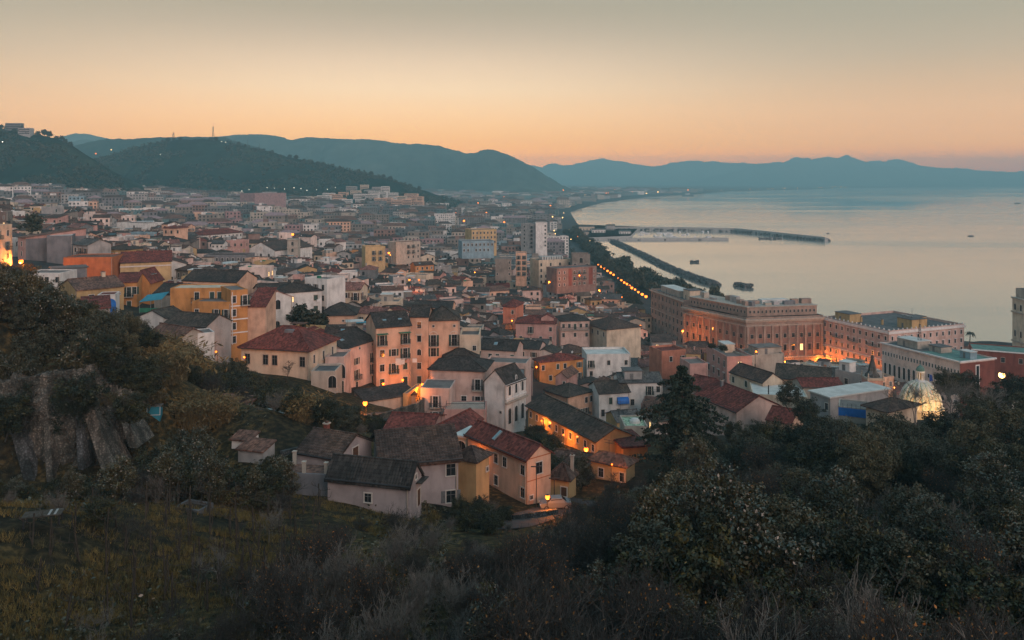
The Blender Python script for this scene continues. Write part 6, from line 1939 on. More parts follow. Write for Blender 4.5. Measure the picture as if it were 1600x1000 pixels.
# left hill above the old wall
T_LEFT = [(-80, 408), (0, 414), (40, 430), (70, 452), (120, 472), (150, 492), (200, 497), (232, 518), (260, 560)]
L_TREE = {'mid_a': 'dark evergreen tree on the left hill', 'mid_b': 'brownish evergreen tree on the left hill', 'olive_a': 'silvery olive tree on the left hill', 'olive_b': 'dusky olive tree on the left hill', 'brown_a': 'dry bush on the left hill', 'yellow_a': 'yellow green tree on the left hill'}
C_TREE = {k: ('shrub' if k == 'brown_a' else 'tree') for k in L_TREE}
scatter(150, (-90, 250), (103, 152), T_LEFT, ['mid_a', 'olive_a', 'olive_b', 'mid_a', 'mid_b', 'brown_a'], .7, 1.35, L_TREE, C_TREE, .6, hcrown=5.3)
for px, py, s, k in [(60, 512, 1.2, 'olive_a'), (150, 500, 1.25, 'olive_a'), (185, 520, 1.1, 'olive_b'), (120, 530, 1.1, 'mid_a'), (215, 560, 1.1, 'mid_a'), (10, 560, 1.2, 'mid_a')]:
    x, y, z = ray(px, py, 104)
    plant(k, x, y, s, L_TREE[k], 'tree', L_TREE[k], z - 5.0 * s)
# gardens between the left houses and the villa
L_GARD = {'mid_a': 'dark evergreen tree in the gardens', 'mid_b': 'brownish tree in the gardens', 'bare_a': 'leafless shrub in the gardens', 'brown_a': 'dry brown bush in the gardens', 'yellow_a': 'yellow green tree in the gardens', 'bare_b': 'pale leafless shrub in the gardens', 'olive_b': 'dusky olive in the gardens'}
C_GARD = {k: ('shrub' if k[:4] in ('bare', 'brow') else 'tree') for k in L_GARD}
scatter(70, (310, 545), (110, 152), [(300, 570), (330, 575), (372, 562), (400, 585), (480, 615), (545, 640)], ['mid_a', 'mid_a', 'bare_a', 'yellow_a', 'olive_b', 'bare_b'], .6, 1.05, L_GARD, C_GARD, .55, hcrown=5.2)
scatter(42, (205, 440), (78, 122), [(200, 620), (230, 650), (300, 630), (350, 665), (420, 715)], ['brown_a', 'mid_a', 'bare_a', 'brown_a', 'mid_b', 'yellow_a'], .55, .95, L_GARD, C_GARD, .6, hcrown=4.4)
scatter(46, (222, 345), (116, 152), [(222, 548), (260, 540), (300, 545), (345, 590)], ['brown_a', 'brown_a', 'mid_a', 'bare_b', 'yellow_a', 'bare_a'], .5, 1.0, L_GARD, C_GARD, .5, hcrown=4.6)
L_WALL = {k: v.replace('gardens', 'hollow') for k, v in L_GARD.items()}
scatter(48, (-60, 330), (62, 93), [(-60, 758), (60, 756), (130, 750), (190, 722), (240, 712), (330, 738)], ['mid_a', 'brown_a', 'bare_a', 'bare_b', 'mid_b', 'yellow_a'], .4, .85, L_WALL, C_GARD, .6, hcrown=4.6, bottom=[(-60, 900), (150, 830), (330, 770)])
L_GROVE = {k: v.replace('gardens', 'grove') for k, v in L_GARD.items()}
scatter(16, (528, 600), (118, 150), [(520, 628), (560, 640), (600, 652)], ['mid_a', 'yellow_a', 'yellow_a', 'bare_a'], .5, .9, L_GROVE, C_GARD, .5, hcrown=5.2)
scatter(26, (815, 925), (112, 150), [(810, 660), (850, 668), (880, 700), (925, 725)], ['mid_a', 'mid_a', 'mid_b', 'bare_a'], .45, .8, L_GROVE, C_GARD, .5, hcrown=5.2)
scatter(44, (395, 565), (110, 152), [(395, 605), (480, 632), (565, 655)], ['mid_a', 'bare_a', 'brown_a', 'bare_b', 'yellow_a'], .35, .75, L_GROVE, C_GARD, .5, hcrown=4.6)
scatter(8, (640, 700), (140, 157), [(630, 622), (700, 655)], ['mid_a', 'bare_a'], .5, .8, L_GROVE, C_GARD, .5, hcrown=5.2)
scatter(18, (690, 800), (84, 101), [(690, 735), (740, 748), (800, 770)], ['mid_a', 'bare_b', 'yellow_a', 'bare_a'], .3, .6, {k: v.replace('gardens', 'yards') for k, v in L_GARD.items()}, C_GARD, .6, hcrown=5)
for px, py, Y, s, k, lab in [(450, 600, 150, .75, 'bare_tree', 'bare winter tree before the red roofed villa'), (755, 770, 97, .48, 'bare_tree', 'small crooked bare tree before the ochre house'), (960, 755, 108, .72, 'bare_tree', 'slender bare tree before the yellow house'), (1160, 745, 70, .85, 'bare_tree', 'spreading bare tree in the right thicket'),
                              (1430, 655, 150, 1.1, 'bare_tree2', 'pale bare tree with forked stems before the dark brick building'), (1485, 650, 140, 1.2, 'bare_tree2', 'tall pale bare tree right of the tiled dome'), (1545, 640, 140, 1.1, 'bare_tree2', 'pale bare tree beside the bright street lamp'),
                              (425, 960, 30, .55, 'bare_tree', 'thin dark bare sapling in the near thicket'), (470, 960, 34, .6, 'bare_tree', 'second thin bare sapling in the near thicket'), (90, 960, 26, .42, 'bare_tree2', 'pale gnarled bare tree at the lower left')]:
    x, y, z = ray(px, py, Y)
    plant(k, x, y, s, lab, 'tree', None, None)
for px, py, Y, s, k in [(1480, 622, 165, 1.1, 'mid_a'), (1510, 625, 170, 1.2, 'mid_a'), (1560, 612, 180, 1.2, 'mid_a'), (1590, 615, 170, 1.3, 'mid_a'), (1235, 640, 150, 1.0, 'olive_b'), (1260, 665, 140, .9, 'mid_a')]:
    x, y, z = ray(px, py, Y)
    plant(k, x, y, s, 'dark evergreen tree among buildings', 'tree', 'dark trees among the right buildings', min(z, H(x, y) + 6))
for px, py, Y, s, k, lab in [(1112, 540, 232, .55, 'mid_a', 'clipped dark hedge on the roof terrace of the roof garden palazzo, left half'), (1130, 544, 233, .6, 'mid_a', 'clipped dark hedge on the roof terrace of the roof garden palazzo, right half'), (724, 525, 189, .35, 'brown_a', 'potted bush on the planted roof terrace, nearer the palazzo'), (738, 525, 189, .3, 'mid_a', 'potted bush on the planted roof terrace, at its outer end'), (1215, 552, 240, .45, 'mid_a', 'dark hedge on the pale stone annex terrace')]:
    x, y, z = ray(px, py, Y); plant(k, x, y, s, lab, 'hedge' if 'hedge' in lab else 'bush', None, z - .9, .6, name='hedge' if 'hedge' in lab else 'potted_bush')
# reeds and dry canes
def canes(n, R_, h, mat, seed):
    rs = np.random.default_rng(seed)
    a, q = rs.uniform(0, 6.28, n), np.sqrt(rs.uniform(0, 1, n)) * R_
    p0 = np.stack([q * np.cos(a), q * np.sin(a), np.full(n, -.2)], 1)
    tilt = rs.normal(size=(n, 2)) * .25
    L = h * rs.uniform(.6, 1.15, n)
    p1 = p0 + np.stack([tilt[:, 0] * L * .6, tilt[:, 1] * L * .6, L * .75], 1)
    p2 = p1 + np.stack([tilt[:, 0] * L * .7, tilt[:, 1] * L * .7, L * .12], 1)
    S = np.concatenate([np.concatenate([p0, p1, np.full((n, 1), .02), np.full((n, 1), .016)], 1), np.concatenate([p1, p2, np.full((n, 1), .03), np.full((n, 1), .006)], 1)])
    V1, F1 = prisms(S)
    P = p1 + rs.normal(size=(n, 3)) * .2
    V = leaf_quads(np.concatenate([P, (p0 + p1) / 2 + rs.normal(size=(n, 3)) * .25, p2]), .16, elong=4, rs=rs)
    return [('canes', np_mesh('canes', V1, F1, mat)), ('blades', np_mesh('blades', V, quads_of(V), mat))]
PROTO['reed'] = Plant('reed_clump', canes(420, 1.9, 3.6, 'reed', 3))
for k, (px, py, Y, s) in enumerate([(235, 590, 128, 1.0), (255, 600, 130, 1.1), (275, 600, 131, 1.1), (295, 612, 128, 1.0), (265, 622, 122, .9), (250, 640, 112, .6), (300, 660, 106, .7), (325, 665, 107, .75), (345, 672, 108, .6), (265, 640, 110, .8), (520, 700, 112, .5), (470, 690, 112, .7)]):
    x, y, z = ray(px, py, Y)
    plant('reed', x, y, s * 1.5, 'clump of dry straw coloured canes', 'reeds', 'dry cane clumps on the left slope')

# vineyard: stakes with old vines, and rough grass
def vine(seed, h):
    r_ = random.Random(seed)
    S = [(0, 0, -.3, r_.gauss(0, .05), r_.gauss(0, .05), h, .085, .07)]
    p = Vector((.08, 0, -.2)); r = .075
    for k in range(6):
        q = p + Vector((r_.gauss(0, .07), r_.gauss(0, .07), h * .14)); S.append((*p, *q, r, r * .9)); p = q; r *= .9
    for s in (-1, 1):
        q = p
        for k in range(4):
            e = q + Vector((s * .28, r_.gauss(0, .08), r_.gauss(.06, .08))); S.append((*q, *e, r * .7, r * .55)); q = e
            f = q + Vector((r_.gauss(0, .15), r_.gauss(0, .15), r_.uniform(.25, .6))); S.append((*q, *f, .024, .012))
    v, f = prisms(S)
    return np_mesh('vine_stake', v, f, 'bark')
ORD = ['first', 'second', 'third', 'fourth', 'fifth', 'sixth', 'seventh', 'eighth', 'ninth', 'tenth', 'eleventh', 'twelfth', 'thirteenth', 'fourteenth', 'fifteenth', 'sixteenth']
VINES = [vine(s, h) for s, h in ((1, 2.3), (2, 2.7), (3, 2.1), (4, 2.9))]
nv = 0
for row in range(13):
    Y = 42 + row * 3.7
    x = -52.0
    while x < -10:
        x += rng.uniform(1.5, 2.3)
        y = Y + rng.uniform(-.5, .5) + .12 * (x + 30)
        z = H(x, y); px, pb = proj(x, y, z)
        if px < 40 or px > 500 or pb < np.interp(px, [0, 200, 290, 330, 500], [850, 800, 775, 755, 790]) or pb > 985: continue
        if any((x - a) ** 2 + (y - b_) ** 2 < (r + 1) ** 2 for a, b_, r in FOOT) or rng.random() < .2: continue
        o = link('vine_stake', VINES[rng.randrange(4)], None, (x, y, z), rng.uniform(-.5, .5))
        o.rotation_euler = (rng.gauss(0, .06), rng.gauss(0, .06), rng.uniform(-.4, .4))
        tag(o, f'thin dark vine stake in the {ORD[row]} row up of the grassy vineyard', 'vine', f'vine stakes of the {ORD[row]} row')
        nv += 1

def grass(n, xr, yr, label, seed, h=.45, mat='grassblade', test=None):
    rs = np.random.default_rng(seed)
    x = rs.uniform(*xr, n); y = rs.uniform(*yr, n)
    keep = vnoise(x * .22 + 100, y * .22 + 100, seed) > .30
    if seed == 4:                          # the vineyard is grassed in strips between its rows
        keep &= ((y - .12 * (x + 30) - 42) / 3.7 % 1.0 + .9 * (vnoise(x * .16 + 9, y * .16 + 9, 2) - .5) + .4 * (vnoise(x * .8 + 9, y * .8 + 9, 2) - .5)) < .6
    x, y = x[keep], y[keep]
    if test is not None:
        k = test(x, y); x, y = x[k], y[k]
    z = height(x, y); n = len(x)
    x = np.repeat(x, 5); y = np.repeat(y, 5); z = np.repeat(z, 5); m = len(x)
    bx, by = x + rs.normal(size=m) * .09, y + rs.normal(size=m) * .09
    L = h * rs.uniform(.5, 1.3, m); a = rs.uniform(0, 6.28, m); w = .03
    V = np.stack([np.stack([bx - np.cos(a) * w, by - np.sin(a) * w, z - .05], 1), np.stack([bx + np.cos(a) * w, by + np.sin(a) * w, z - .05], 1), np.stack([bx + rs.normal(size=m) * L * .4, by + rs.normal(size=m) * L * .4, z + L], 1)], 1).reshape(-1, 3)
    tag(link('grass', np_mesh('grass', V, np.arange(len(V)).reshape(-1, 3), mat)), label, kind='stuff')
grass(42000, (-58, -8), (38, 95), 'rough yellow green grass of the vineyard', 4, .42)
grass(9000, (-30, 45), (14, 60), 'dry grass and weeds under the near thicket', 5, .5, 'leaf_brown')
def undergrowth():
    rs = np.random.default_rng(8)
    n = 60000
    y = 11 * (128 / 11) ** rs.uniform(0, 1, n); x = rs.uniform(-.66, .70, n) * y
    px = 800 + F * x / y
    z = height(x, y); pb = HY + F * (CZ - z) / y
    keep = (vnoise(x * .5 + 60, y * .5 + 60, 3) > .30) & ((px > 560) | (pb > 900) | ((pb < 800) & (pb > 620) & (px < 420)) ) & (pb > np.interp(px, [t[0] for t in T_RIGHT], [t[1] + 6 for t in T_RIGHT]) * (px > 700))
    x, y, z = x[keep], y[keep], z[keep]
    P = np.stack([x, y, z + np.abs(rs.normal(size=len(x))) * .35 + .02], 1)
    V = leaf_quads(P, 1.0, rs=rs)
    V = V.reshape(-1, 4, 3); c = V.mean(1, keepdims=True)
    s = np.clip(.05 + .0022 * y, .06, .3)[:, None, None]
    V = (c + (V - c) * s).reshape(-1, 3)
    mi = (rs.uniform(0, 1, len(x)) * 3.2).astype(int).clip(0, 3)
    tag(link('undergrowth', np_mesh('undergrowth', V, quads_of(V), None, mats=['leaf_dark', 'leaf_gloss', 'leaf_brown', 'leaf_olive'], mi=mi)), 'brambles and low weeds covering the slope between the shrubs', kind='stuff')
undergrowth()

# promenade park, town trees, hilltop pines
LP = {'far_a': 'dark evergreen tree of the seaside park', 'far_b': 'grey green tree of the seaside park', 'far_c': 'brownish tree of the seaside park'}
npk = 0
for t in range(2500):
    y = rng.uniform(430, 1250); 
    x = rng.uniform(82, 140)
    d = float(shore_dist([x], [y])[0])
    if not (5 < d < 38): continue
    if y < 520 and x > 80: continue
    k = rng.choice(['far_a', 'far_a', 'far_b', 'far_c'])
    plant(k, x, y, rng.uniform(.95, 1.5), LP[k], 'tree', LP[k], None, rng.uniform(.8, 1.15)); npk += 1
    if npk >= 150: break
for t in range(400):
    px, pb = rng.uniform(944, 1016), rng.uniform(440, 524)
    if pb < np.interp(px, [940, 1010, 1016], [432, 482, 500]): continue
    x, y, z = ground_at(px, pb)
    k = rng.choice(['far_c', 'far_a', 'far_b', 'far_c'])
    if any((x - a) ** 2 + (y - b_) ** 2 < (r + 2) ** 2 for a, b_, r in FOOT): continue
    plant(k, x, y, rng.uniform(.5, .8), LP[k], 'tree', LP[k], None, rng.uniform(.8, 1.1)); npk += 1
    if npk > 205: break
LT = {'far_a': 'dark tree between town houses', 'far_b': 'grey green tree between town houses'}
for px, py, Y, s in [(470, 512, 205, .75), (486, 516, 202, .7), (500, 512, 209, .6), (215, 345, 600, 1), (235, 340, 620, 1), (195, 335, 650, 1), (400, 340, 700, 1), (52, 352, 330, 1.0), (885, 440, 420, .6), (1020, 520, 330, .6), (1040, 525, 330, .55), (845, 505, 290, .45), (730, 510, 190, .35)]:
    x, y, z = ray(px, py, Y); k = rng.choice(['far_a', 'far_b', 'far_a'])
    plant(k, x, y, s, LT[k], 'tree', LT[k], min(max(H(x, y), z - 4), H(x, y) + 7))
for px, v in [(262, .99), (272, 1), (281, .99), (330, .99), (338, .98), (372, .98), (384, .98), (400, .97), (412, .98), (425, .97), (438, .96), (452, .97), (462, .96), (476, .97), (488, .97), (497, .97), (505, .97), (530, .98), (560, .97), (565, .9), (580, .96), (592, .93), (600, .98), (610, .95), (640, .96), (655, .97)]:
    u, vs, yy, z = HILL_A
    j = int(round(v * np.searchsorted(vs, 0.0))); i = int(np.argmin(np.abs(800 + F * u / yy[:, j] - px)))
    plant('far_a', float(u[i]), float(yy[i, j]), rng.uniform(.9, 1.5), 'small dark pine on the crest of the mast hill', 'tree', 'pines on the crest of the mast hill', float(z[i, j]) - 1, rng.uniform(.7, 1.1), 'pine_tree')
for px, v in [(2, 1), (12, 1), (22, .99), (33, 1), (45, .99), (60, .99), (70, 1), (78, 1), (88, .99), (96, 1), (102, .98), (110, .98)]:
    u, vs, yy, z = HILL_B
    j = int(round(v * np.searchsorted(vs, 0.0))); i = int(np.argmin(np.abs(800 + F * u / yy[:, j] - px)))
    plant('far_a', float(u[i]), float(yy[i, j]), rng.uniform(.9, 1.5), 'small dark pine on the crest of the left wooded hill', 'tree', 'pines on the crest of the left wooded hill', float(z[i, j]) - 1, rng.uniform(.7, 1.1), 'pine_tree')
def hill_woods():
    rs = np.random.default_rng(21)
    out = []
    for rg, n in ((HILL_A, 5200), (HILL_B, 3600)):
        u, vs, yy, z = rg
        nj = int(np.searchsorted(vs, 0.0))
        i = rs.integers(2, len(u) - 2, n); j = rs.integers(3, nj + 1, n)
        c = np.stack([u[i] + rs.uniform(-3, 3, n), yy[i, j] + rs.uniform(-3, 3, n), z[i, j]], 1)
        keep = vnoise(c[:, 0] / 45 + 60, c[:, 1] / 45 + 60, 5) > .34
        out.append(c[keep])
    C = np.concatenate(out)
    P = np.repeat(C, 9, 0) + rs.normal(size=(len(C) * 9, 3)) * np.array([2.2, 2.2, 1.3]) + np.array([0, 0, 2.0])
    V = leaf_quads(P, 3.0, elong=1.2, rs=rs)
    tag(link('woods', np_mesh('woods', V, quads_of(V), 'leaf_dark')), 'woods covering the near hills', kind='stuff')
    # trees between the far houses on the plain
    n = 2600
    y = 560 * (4500 / 560) ** rs.uniform(0, 1, n); x = rs.uniform(-.64, .45, n) * y
    k = shore_dist(x, y) > 25
    x, y = x[k], y[k]; z = height(x, y)
    C = np.stack([x, y, z], 1); sz = np.clip(y / 900, 1, 2.4)
    P = np.repeat(C, 16, 0) + rs.normal(size=(len(C) * 16, 3)) * np.array([1.7, 1.7, 1.5]) * np.repeat(sz, 16)[:, None] + np.array([0, 0, 5.0])
    V = leaf_quads(P, 2.0, elong=1.2, rs=rs)
    tag(link('distant_trees', np_mesh('distant_trees', V, quads_of(V), 'leaf_dark')), 'street and garden trees scattered through the far city', kind='stuff')
hill_woods()
# ------------------------------------------------------------------ old fortification wall on the left
plain_mat('weathered', (.11, .11, .112), .95, .4, .8)
def rubble_mat(name, c):
    m, nt, b = new_mat(name)
    w = coord(nt, 'World')
    v = nt.nodes.new('ShaderNodeTexVoronoi'); v.inputs['Scale'].default_value = 3.8; nt.links.new(w, v.inputs['Vector'])
    per = ramp2(nt, v.outputs['Color'], [(0.1, sc(c, .78)), (.9, sc(c, 1.18))])
    jn = ramp2(nt, v.outputs['Distance'], [(.25, (1, 1, 1)), (.5, (.45, .45, .45))])
    n = noise(nt, .35, 5, w); st = noise(nt, 1, 4, coord(nt, 'World', (.8, .8, .1)))
    pat = ramp2(nt, n.outputs[0], [(.35, (.5, .52, .5)), (.6, (1.1, 1.1, 1.1))])
    s2 = ramp2(nt, st.outputs[0], [(.40, (1, 1, 1)), (.58, (.32, .33, .32))])
    k = mixc(nt, 1, per, jn, 'MULTIPLY'); k = mixc(nt, 1, k, pat, 'MULTIPLY')
    nt.links.new(mixc(nt, 1, k, s2, 'MULTIPLY'), b.inputs['Base Color'])
    b.inputs['Roughness'].default_value = .95
    bump(nt, b, v.outputs['Distance'], 1.0, -.12)
    MATS[name] = m
rubble_mat('rubble', (.24, .21, .175))
rubble_mat('rubble_grey', (.15, .15, .15))

def build_fort():
    pts = [ray(p, 745, y) for p, y in ((-30, 96), (40, 95.5), (90, 95), (130, 95), (150, 95.5), (175, 97), (205, 99), (222, 101))]
    tops = [600, 592, 586, 578, 600, 612, 618, 640]
    root = link('fortification_wall', None, None, (pts[2][0], pts[2][1], 54))
    tag(root, 'ruined rubble stone fortification wall with leaning buttresses on the left slope', 'wall')
    rs = np.random.default_rng(3)
    n, m = 110, 60
    us = np.linspace(0, len(pts) - 1.001, n)
    V = np.zeros((n, m, 3))
    for i, u in enumerate(us):
        k = int(u); f = u - k
        x = pts[k][0] * (1 - f) + pts[k + 1][0] * f; y = pts[k][1] * (1 - f) + pts[k + 1][1] * f
        tp = tops[k] * (1 - f) + tops[k + 1] * f
        zt = CZ - (tp - HY) * y / F + rs.normal() * .22
        for j in range(m):
            g = j / (m - 1)
            V[i, j] = (x, y + 1.1 * g, 53.0 + (zt - 53.0) * g)
    V[:, :, 1] += (vnoise(V[:, :, 0] * 2.2 + 200, V[:, :, 2] * 2.2 + 50, 4) - .5) * .55 + (vnoise(V[:, :, 0] * .5 + 200, V[:, :, 2] * .35 + 50, 9) - .5) * .5
    back = V[:, -1, :] + np.array([0, 2.2, -.2])
    allv = np.concatenate([V.reshape(-1, 3), back]) - np.array([pts[2][0], pts[2][1], 54])
    a = (np.arange(n - 1)[:, None] * m + np.arange(m - 1)[None, :]).ravel()
    f1 = np.stack([a, a + m, a + m + 1, a + 1], 1)
    i = np.arange(n - 1)
    f2 = np.stack([i * m + m - 1, (i + 1) * m + m - 1, n * m + i + 1, n * m + i], 1)
    link('masonry', np_mesh('masonry', allv, np.concatenate([f1, f2]), 'rubble'), root)
    for (p0, w0, ty, by, lean, mat) in [(20, 17, 655, 748, 28, 'rubble_grey'), (134, 18, 630, 722, 34, 'rubble'), (184, 13, 622, 686, 24, 'rubble'), (122, 9, 640, 720, 4, 'rubble_grey'), (72, 10, 660, 742, 6, 'rubble')]:
        y = 93.6 if p0 < 150 else 96.5
        b = MB()
        t0, b0 = ray(p0 - w0 / 2, ty, y + 2.3), ray(p0 - w0 / 2 + lean, by + 14, y - .6)
        t1, b1 = ray(p0 + w0 / 2, ty - 4, y + 2.3), ray(p0 + w0 / 2 + lean, by + 14, y - .6)
        bk = 4.0
        vs = [b0, b1, (b1[0], y + bk, b1[2]), (b0[0], y + bk, b0[2]), t0, t1, (t1[0], y + bk, t1[2]), (t0[0], y + bk, t0[2])]
        vs = [(q[0] - pts[2][0], q[1] - pts[2][1], q[2] - 54) for q in vs]
        b.add(vs, [(0, 1, 5, 4), (1, 2, 6, 5), (2, 3, 7, 6), (3, 0, 4, 7), (4, 5, 6, 7)], mat)
        link('buttress', b.mesh('buttress'), root)
    rs2 = np.random.default_rng(12)
    P = []
    for _ in range(12):
        i = rs2.integers(0, n); j0 = int(m * rs2.uniform(.55, 1)); L = rs2.integers(6, 26)
        for q in range(L):
            j = max(2, j0 - q)
            c = V[i, j] + np.array([0, -.25, 0]); P.append(c + rs2.normal(size=(14, 3)) * np.array([.45, .16, .3]))
    P = np.concatenate(P) - np.array([pts[2][0], pts[2][1], 54])
    Q = leaf_quads(P, .2, rs=rs2)
    link('ivy', np_mesh('ivy', Q, quads_of(Q), 'leaf_dark'), root)
    for px, py, s_, k in [(8, 650, 1.0, 'mid_a'), (120, 622, 1.0, 'mid_a'), (205, 640, .8, 'mid_a'), (168, 612, .6, 'brown_a')]:
        x, y, z = ray(px, py, 93.5)
        plant(k, x, y, s_, 'dark bush hanging down the face of the stone fortification wall', 'shrub', 'bushes on the face of the fortification wall', z - 2.6 * s_, name='shrub')
    # bushes hanging over the wall's crest
    for i in range(0, n, 6):
        c = V[i, -1]
        k = rng.choice(['mid_a', 'brown_a', 'mid_b', 'mid_a'])
        plant(k, float(c[0]), float(c[1]) + 2.5, rng.uniform(.55, .95), 'dark bush growing over the crest of the stone fortification wall', 'shrub', 'bushes over the fortification wall', float(c[2]) - rng.uniform(1.2, 2.2), name='shrub')
build_fort()

# ------------------------------------------------------------------ sheds, cistern, terrace, yard things
def at(px, py, Y):
    x, y, z = ray(px, py, Y); return x, y, z

def small(name, label, cat, px, py, Y, fn, rz=0.0, group=None, zz=None):
    x, y, z = ray(px, py, Y)
    root = link(name, None, None, (x, y, z if zz is None else zz), rz)
    tag(root, label, cat, group)
    for nm, mb in fn():
        link(nm, mb.mesh(nm) if isinstance(mb, MB) else mb, root)
    return root

def hut():
    a = MB(); a.box(-.8, .8, -.5, .5, -1.2, .95, 'awning_blue'); r = MB(); r.box(-.9, .9, -.6, .6, .95, 1.05, 'metal')
    f = MB()
    for x in (-.84, .78): f.box(x, x + .06, -.56, -.5, -.1, .95, 'whitetrim')
    f.box(-.84, .84, -.56, -.5, -.16, -.1, 'whitetrim')
    return [('wall', a), ('roof', r), ('frame', f)]
small('tool_hut', 'small teal tool hut standing among dry bushes right of the stone fortification wall', 'hut', 242, 645, 104, hut, .1)

def shed(w, d, h, rm, wm='stone', rh=.6):
    def f():
        return [(n, m) for n, m in roof_parts(w, d, h, 'shed', rh, rm, wm, .35)]
    return f
small('garden_shed', 'low brick shed with a rusty brown roof in the gardens, highest of the garden sheds', 'shed', 332, 652, 118, shed(5.6, 3, 1.9, 'claytile'), -.25)
small('garden_shed', 'garden shed under pale weathered sheets beside a stack of white boards', 'shed', 358, 668, 112, shed(7.2, 3, 1.3, 'paleroof', 'stone', .3), -.06)
small('garden_shed', 'small shed with a dark rusty roof at the end of the walled path', 'shed', 372, 722, 99, shed(3.6, 2.4, 1.6, 'claytile', 'grey', .5), -.3)
small('garden_shed', 'tiny white shed with an open front behind the rusty shed', 'shed', 362, 704, 102, shed(2.6, 2.0, 1.4, 'claytile', 'white', .4), -.2)
def boards():
    out = []
    for k in range(9):
        b = MB(); x, y = rng.uniform(-2.6, 2.6), rng.uniform(-.8, .8)
        b.box(x, x + rng.uniform(.6, 1.6), y, y + .9, .02 + k * .13, .1 + k * .13, rng.choice(['cloth_white', 'paleroof', 'metal', 'rose'])); out.append(('board', b))
    return out
small('board_pile', 'messy pile of white boards and sheets on the shed roof in the gardens', 'pile', 385, 651, 113, boards, -.1)
def cistern():
    b = MB(); w, d, h, t = 2.9, 2.0, .7, .22
    b.box(0, w, 0, t, -1, h, 'weathered'); b.box(0, w, d - t, d, -1, h, 'weathered'); b.box(0, t, t, d - t, -1, h, 'weathered'); b.box(w - t, w, t, d - t, -1, h, 'weathered')
    q = MB(); q.box(t + .003, w - t - .003, t + .003, d - t - .003, -.2, .4, 'glass')
    return [('tank_wall', b), ('water', q)]
small('cistern', 'open grey concrete cistern at the upper edge of the vineyard', 'cistern', 272, 803, 76, cistern, -.35)
def glassframe():
    b = MB(); b.box(0, 2.6, 0, 1.2, .15, .22, 'bark')
    for k in range(2): b.box(1.7 + k * .4, 1.85 + k * .4, .1, 1.1, .22, .25, 'concrete')
    l = MB()
    for x in (.1, 2.4):
        for y in (.1, 1.0): l.box(x, x + .1, y, y + .1, -.6, .15, 'iron')
    return [('planks', b), ('leg', l)]
small('plank_platform', 'grey plank platform with two pale slats lying in the weeds at far left', 'platform', 32, 815, 58, glassframe, .3)

def terrace():
    b = MB(); b.box(0, 5.4, 0, 3.6, -4, 0, 'rose', 'claytile'); w = MB(); w.box(-.15, 5.55, -.2, 0, -4, .35, 'darkgrey'); w.box(-.15, 0, 0, 3.6, -4, .35, 'darkgrey')
    out = [('floor', b), ('parapet', w)]
    for x, y in ((.2, .1), (2.6, .1), (5.2, .1), (.2, 3.3)):
        p = MB(); p.box(x - .18, x + .18, y - .18, y + .18, 0.002, 1.5, 'stone'); p.box(x - .24, x + .24, y - .24, y + .24, 1.5, 1.62, 'stonetrim'); out.append(('pillar', p))
    return out
small('terrace', 'small tiled terrace with four stone pillars left of the nearest farmhouse', 'terrace', 440, 742, 91, terrace, -.12)

def lane_wall(pxs, label, hgt=1.2, mat='rubble'):
    root = None
    P = [ray(*q) for q in pxs]
    b = MB()
    for a, c in zip(P[:-1], P[1:]):
        d = Vector((c[0] - a[0], c[1] - a[1], 0)).normalized(); n = Vector((-d.y, d.x, 0)) * .25
        vs = []
        for p in (a, c):
            for s in (-1, 1):
                vs += [(p[0] + n.x * s, p[1] + n.y * s, p[2] - 2.5), (p[0] + n.x * s, p[1] + n.y * s, p[2] + hgt)]
        b.add(vs, [(0, 4, 5, 1), (2, 3, 7, 6), (1, 5, 7, 3), (0, 1, 3, 2), (4, 6, 7, 5)], mat)
    o = link('stone_wall', b.mesh('stone_wall'))
    tag(o, label, 'wall')
lane_wall([(575, 662, 140), (610, 652, 146), (650, 640, 152), (664, 628, 160)], 'stone wall along the lamp lit lane left of the pink villa')
lane_wall([(505, 690, 108), (480, 702, 104), (440, 712, 100)], 'low dark garden wall behind the small pink house', .6, 'rubble_grey')
lane_wall([(740, 800, 97), (800, 815, 95), (870, 805, 100)], 'low wall along the road below the long salmon house', .8, 'rubble_grey')
lane_wall([(440, 690, 118), (455, 668, 122), (468, 655, 127)], 'pale handrail wall of the garden steps', .3, 'rubble')

# road by the long house
def ribbon(name, pts, w, mat, label, lift=.25):
    V, Fq = [], []
    for k, (x, y) in enumerate(pts):
        a = pts[max(0, k - 1)]; c = pts[min(len(pts) - 1, k + 1)]
        d = Vector((c[0] - a[0], c[1] - a[1], 0)).normalized(); n = Vector((-d.y, d.x, 0)) * w / 2
        for s in (-1, 0, 1):
            V.append((x + n.x * s, y + n.y * s, H(x + n.x * s, y + n.y * s) + lift))
    for k in range(len(pts) - 1):
        for s in (0, 1):
            a = 3 * k + s; Fq.append((a, a + 3, a + 4, a + 1))
    tag(link(name, np_mesh(name, V, Fq, mat)), label, kind='structure')
def px_path(q):
    out = []
    for a, b_ in zip(q[:-1], q[1:]):
        for k in range(6):
            f = k / 6; out.append(((a[0] * (1 - f) + b_[0] * f - 800) * (a[1] * (1 - f) + b_[1] * f) / F, a[1] * (1 - f) + b_[1] * f))
    return out
ribbon('road', px_path([(740, 88), (800, 93), (860, 101), (930, 108)]), 5, 'asphalt', 'small asphalt road below the long salmon house')
ribbon('lane', px_path([(560, 136), (600, 146), (650, 157), (668, 172), (672, 200)]), 4, 'asphalt', 'narrow lane climbing between stone walls to the palazzi', .12)
ribbon('lane', px_path([(830, 165), (870, 150), (905, 138), (925, 128)]), 3.5, 'asphalt', 'lamp lit lane below the curving row of houses', .12)
ribbon('promenade', [(70 + 8 * k / 20 + 3 * math.sin(k / 4), 430 + 42 * k) for k in range(20)], 12, 'asphalt', 'promenade road beside the park trees', .15)

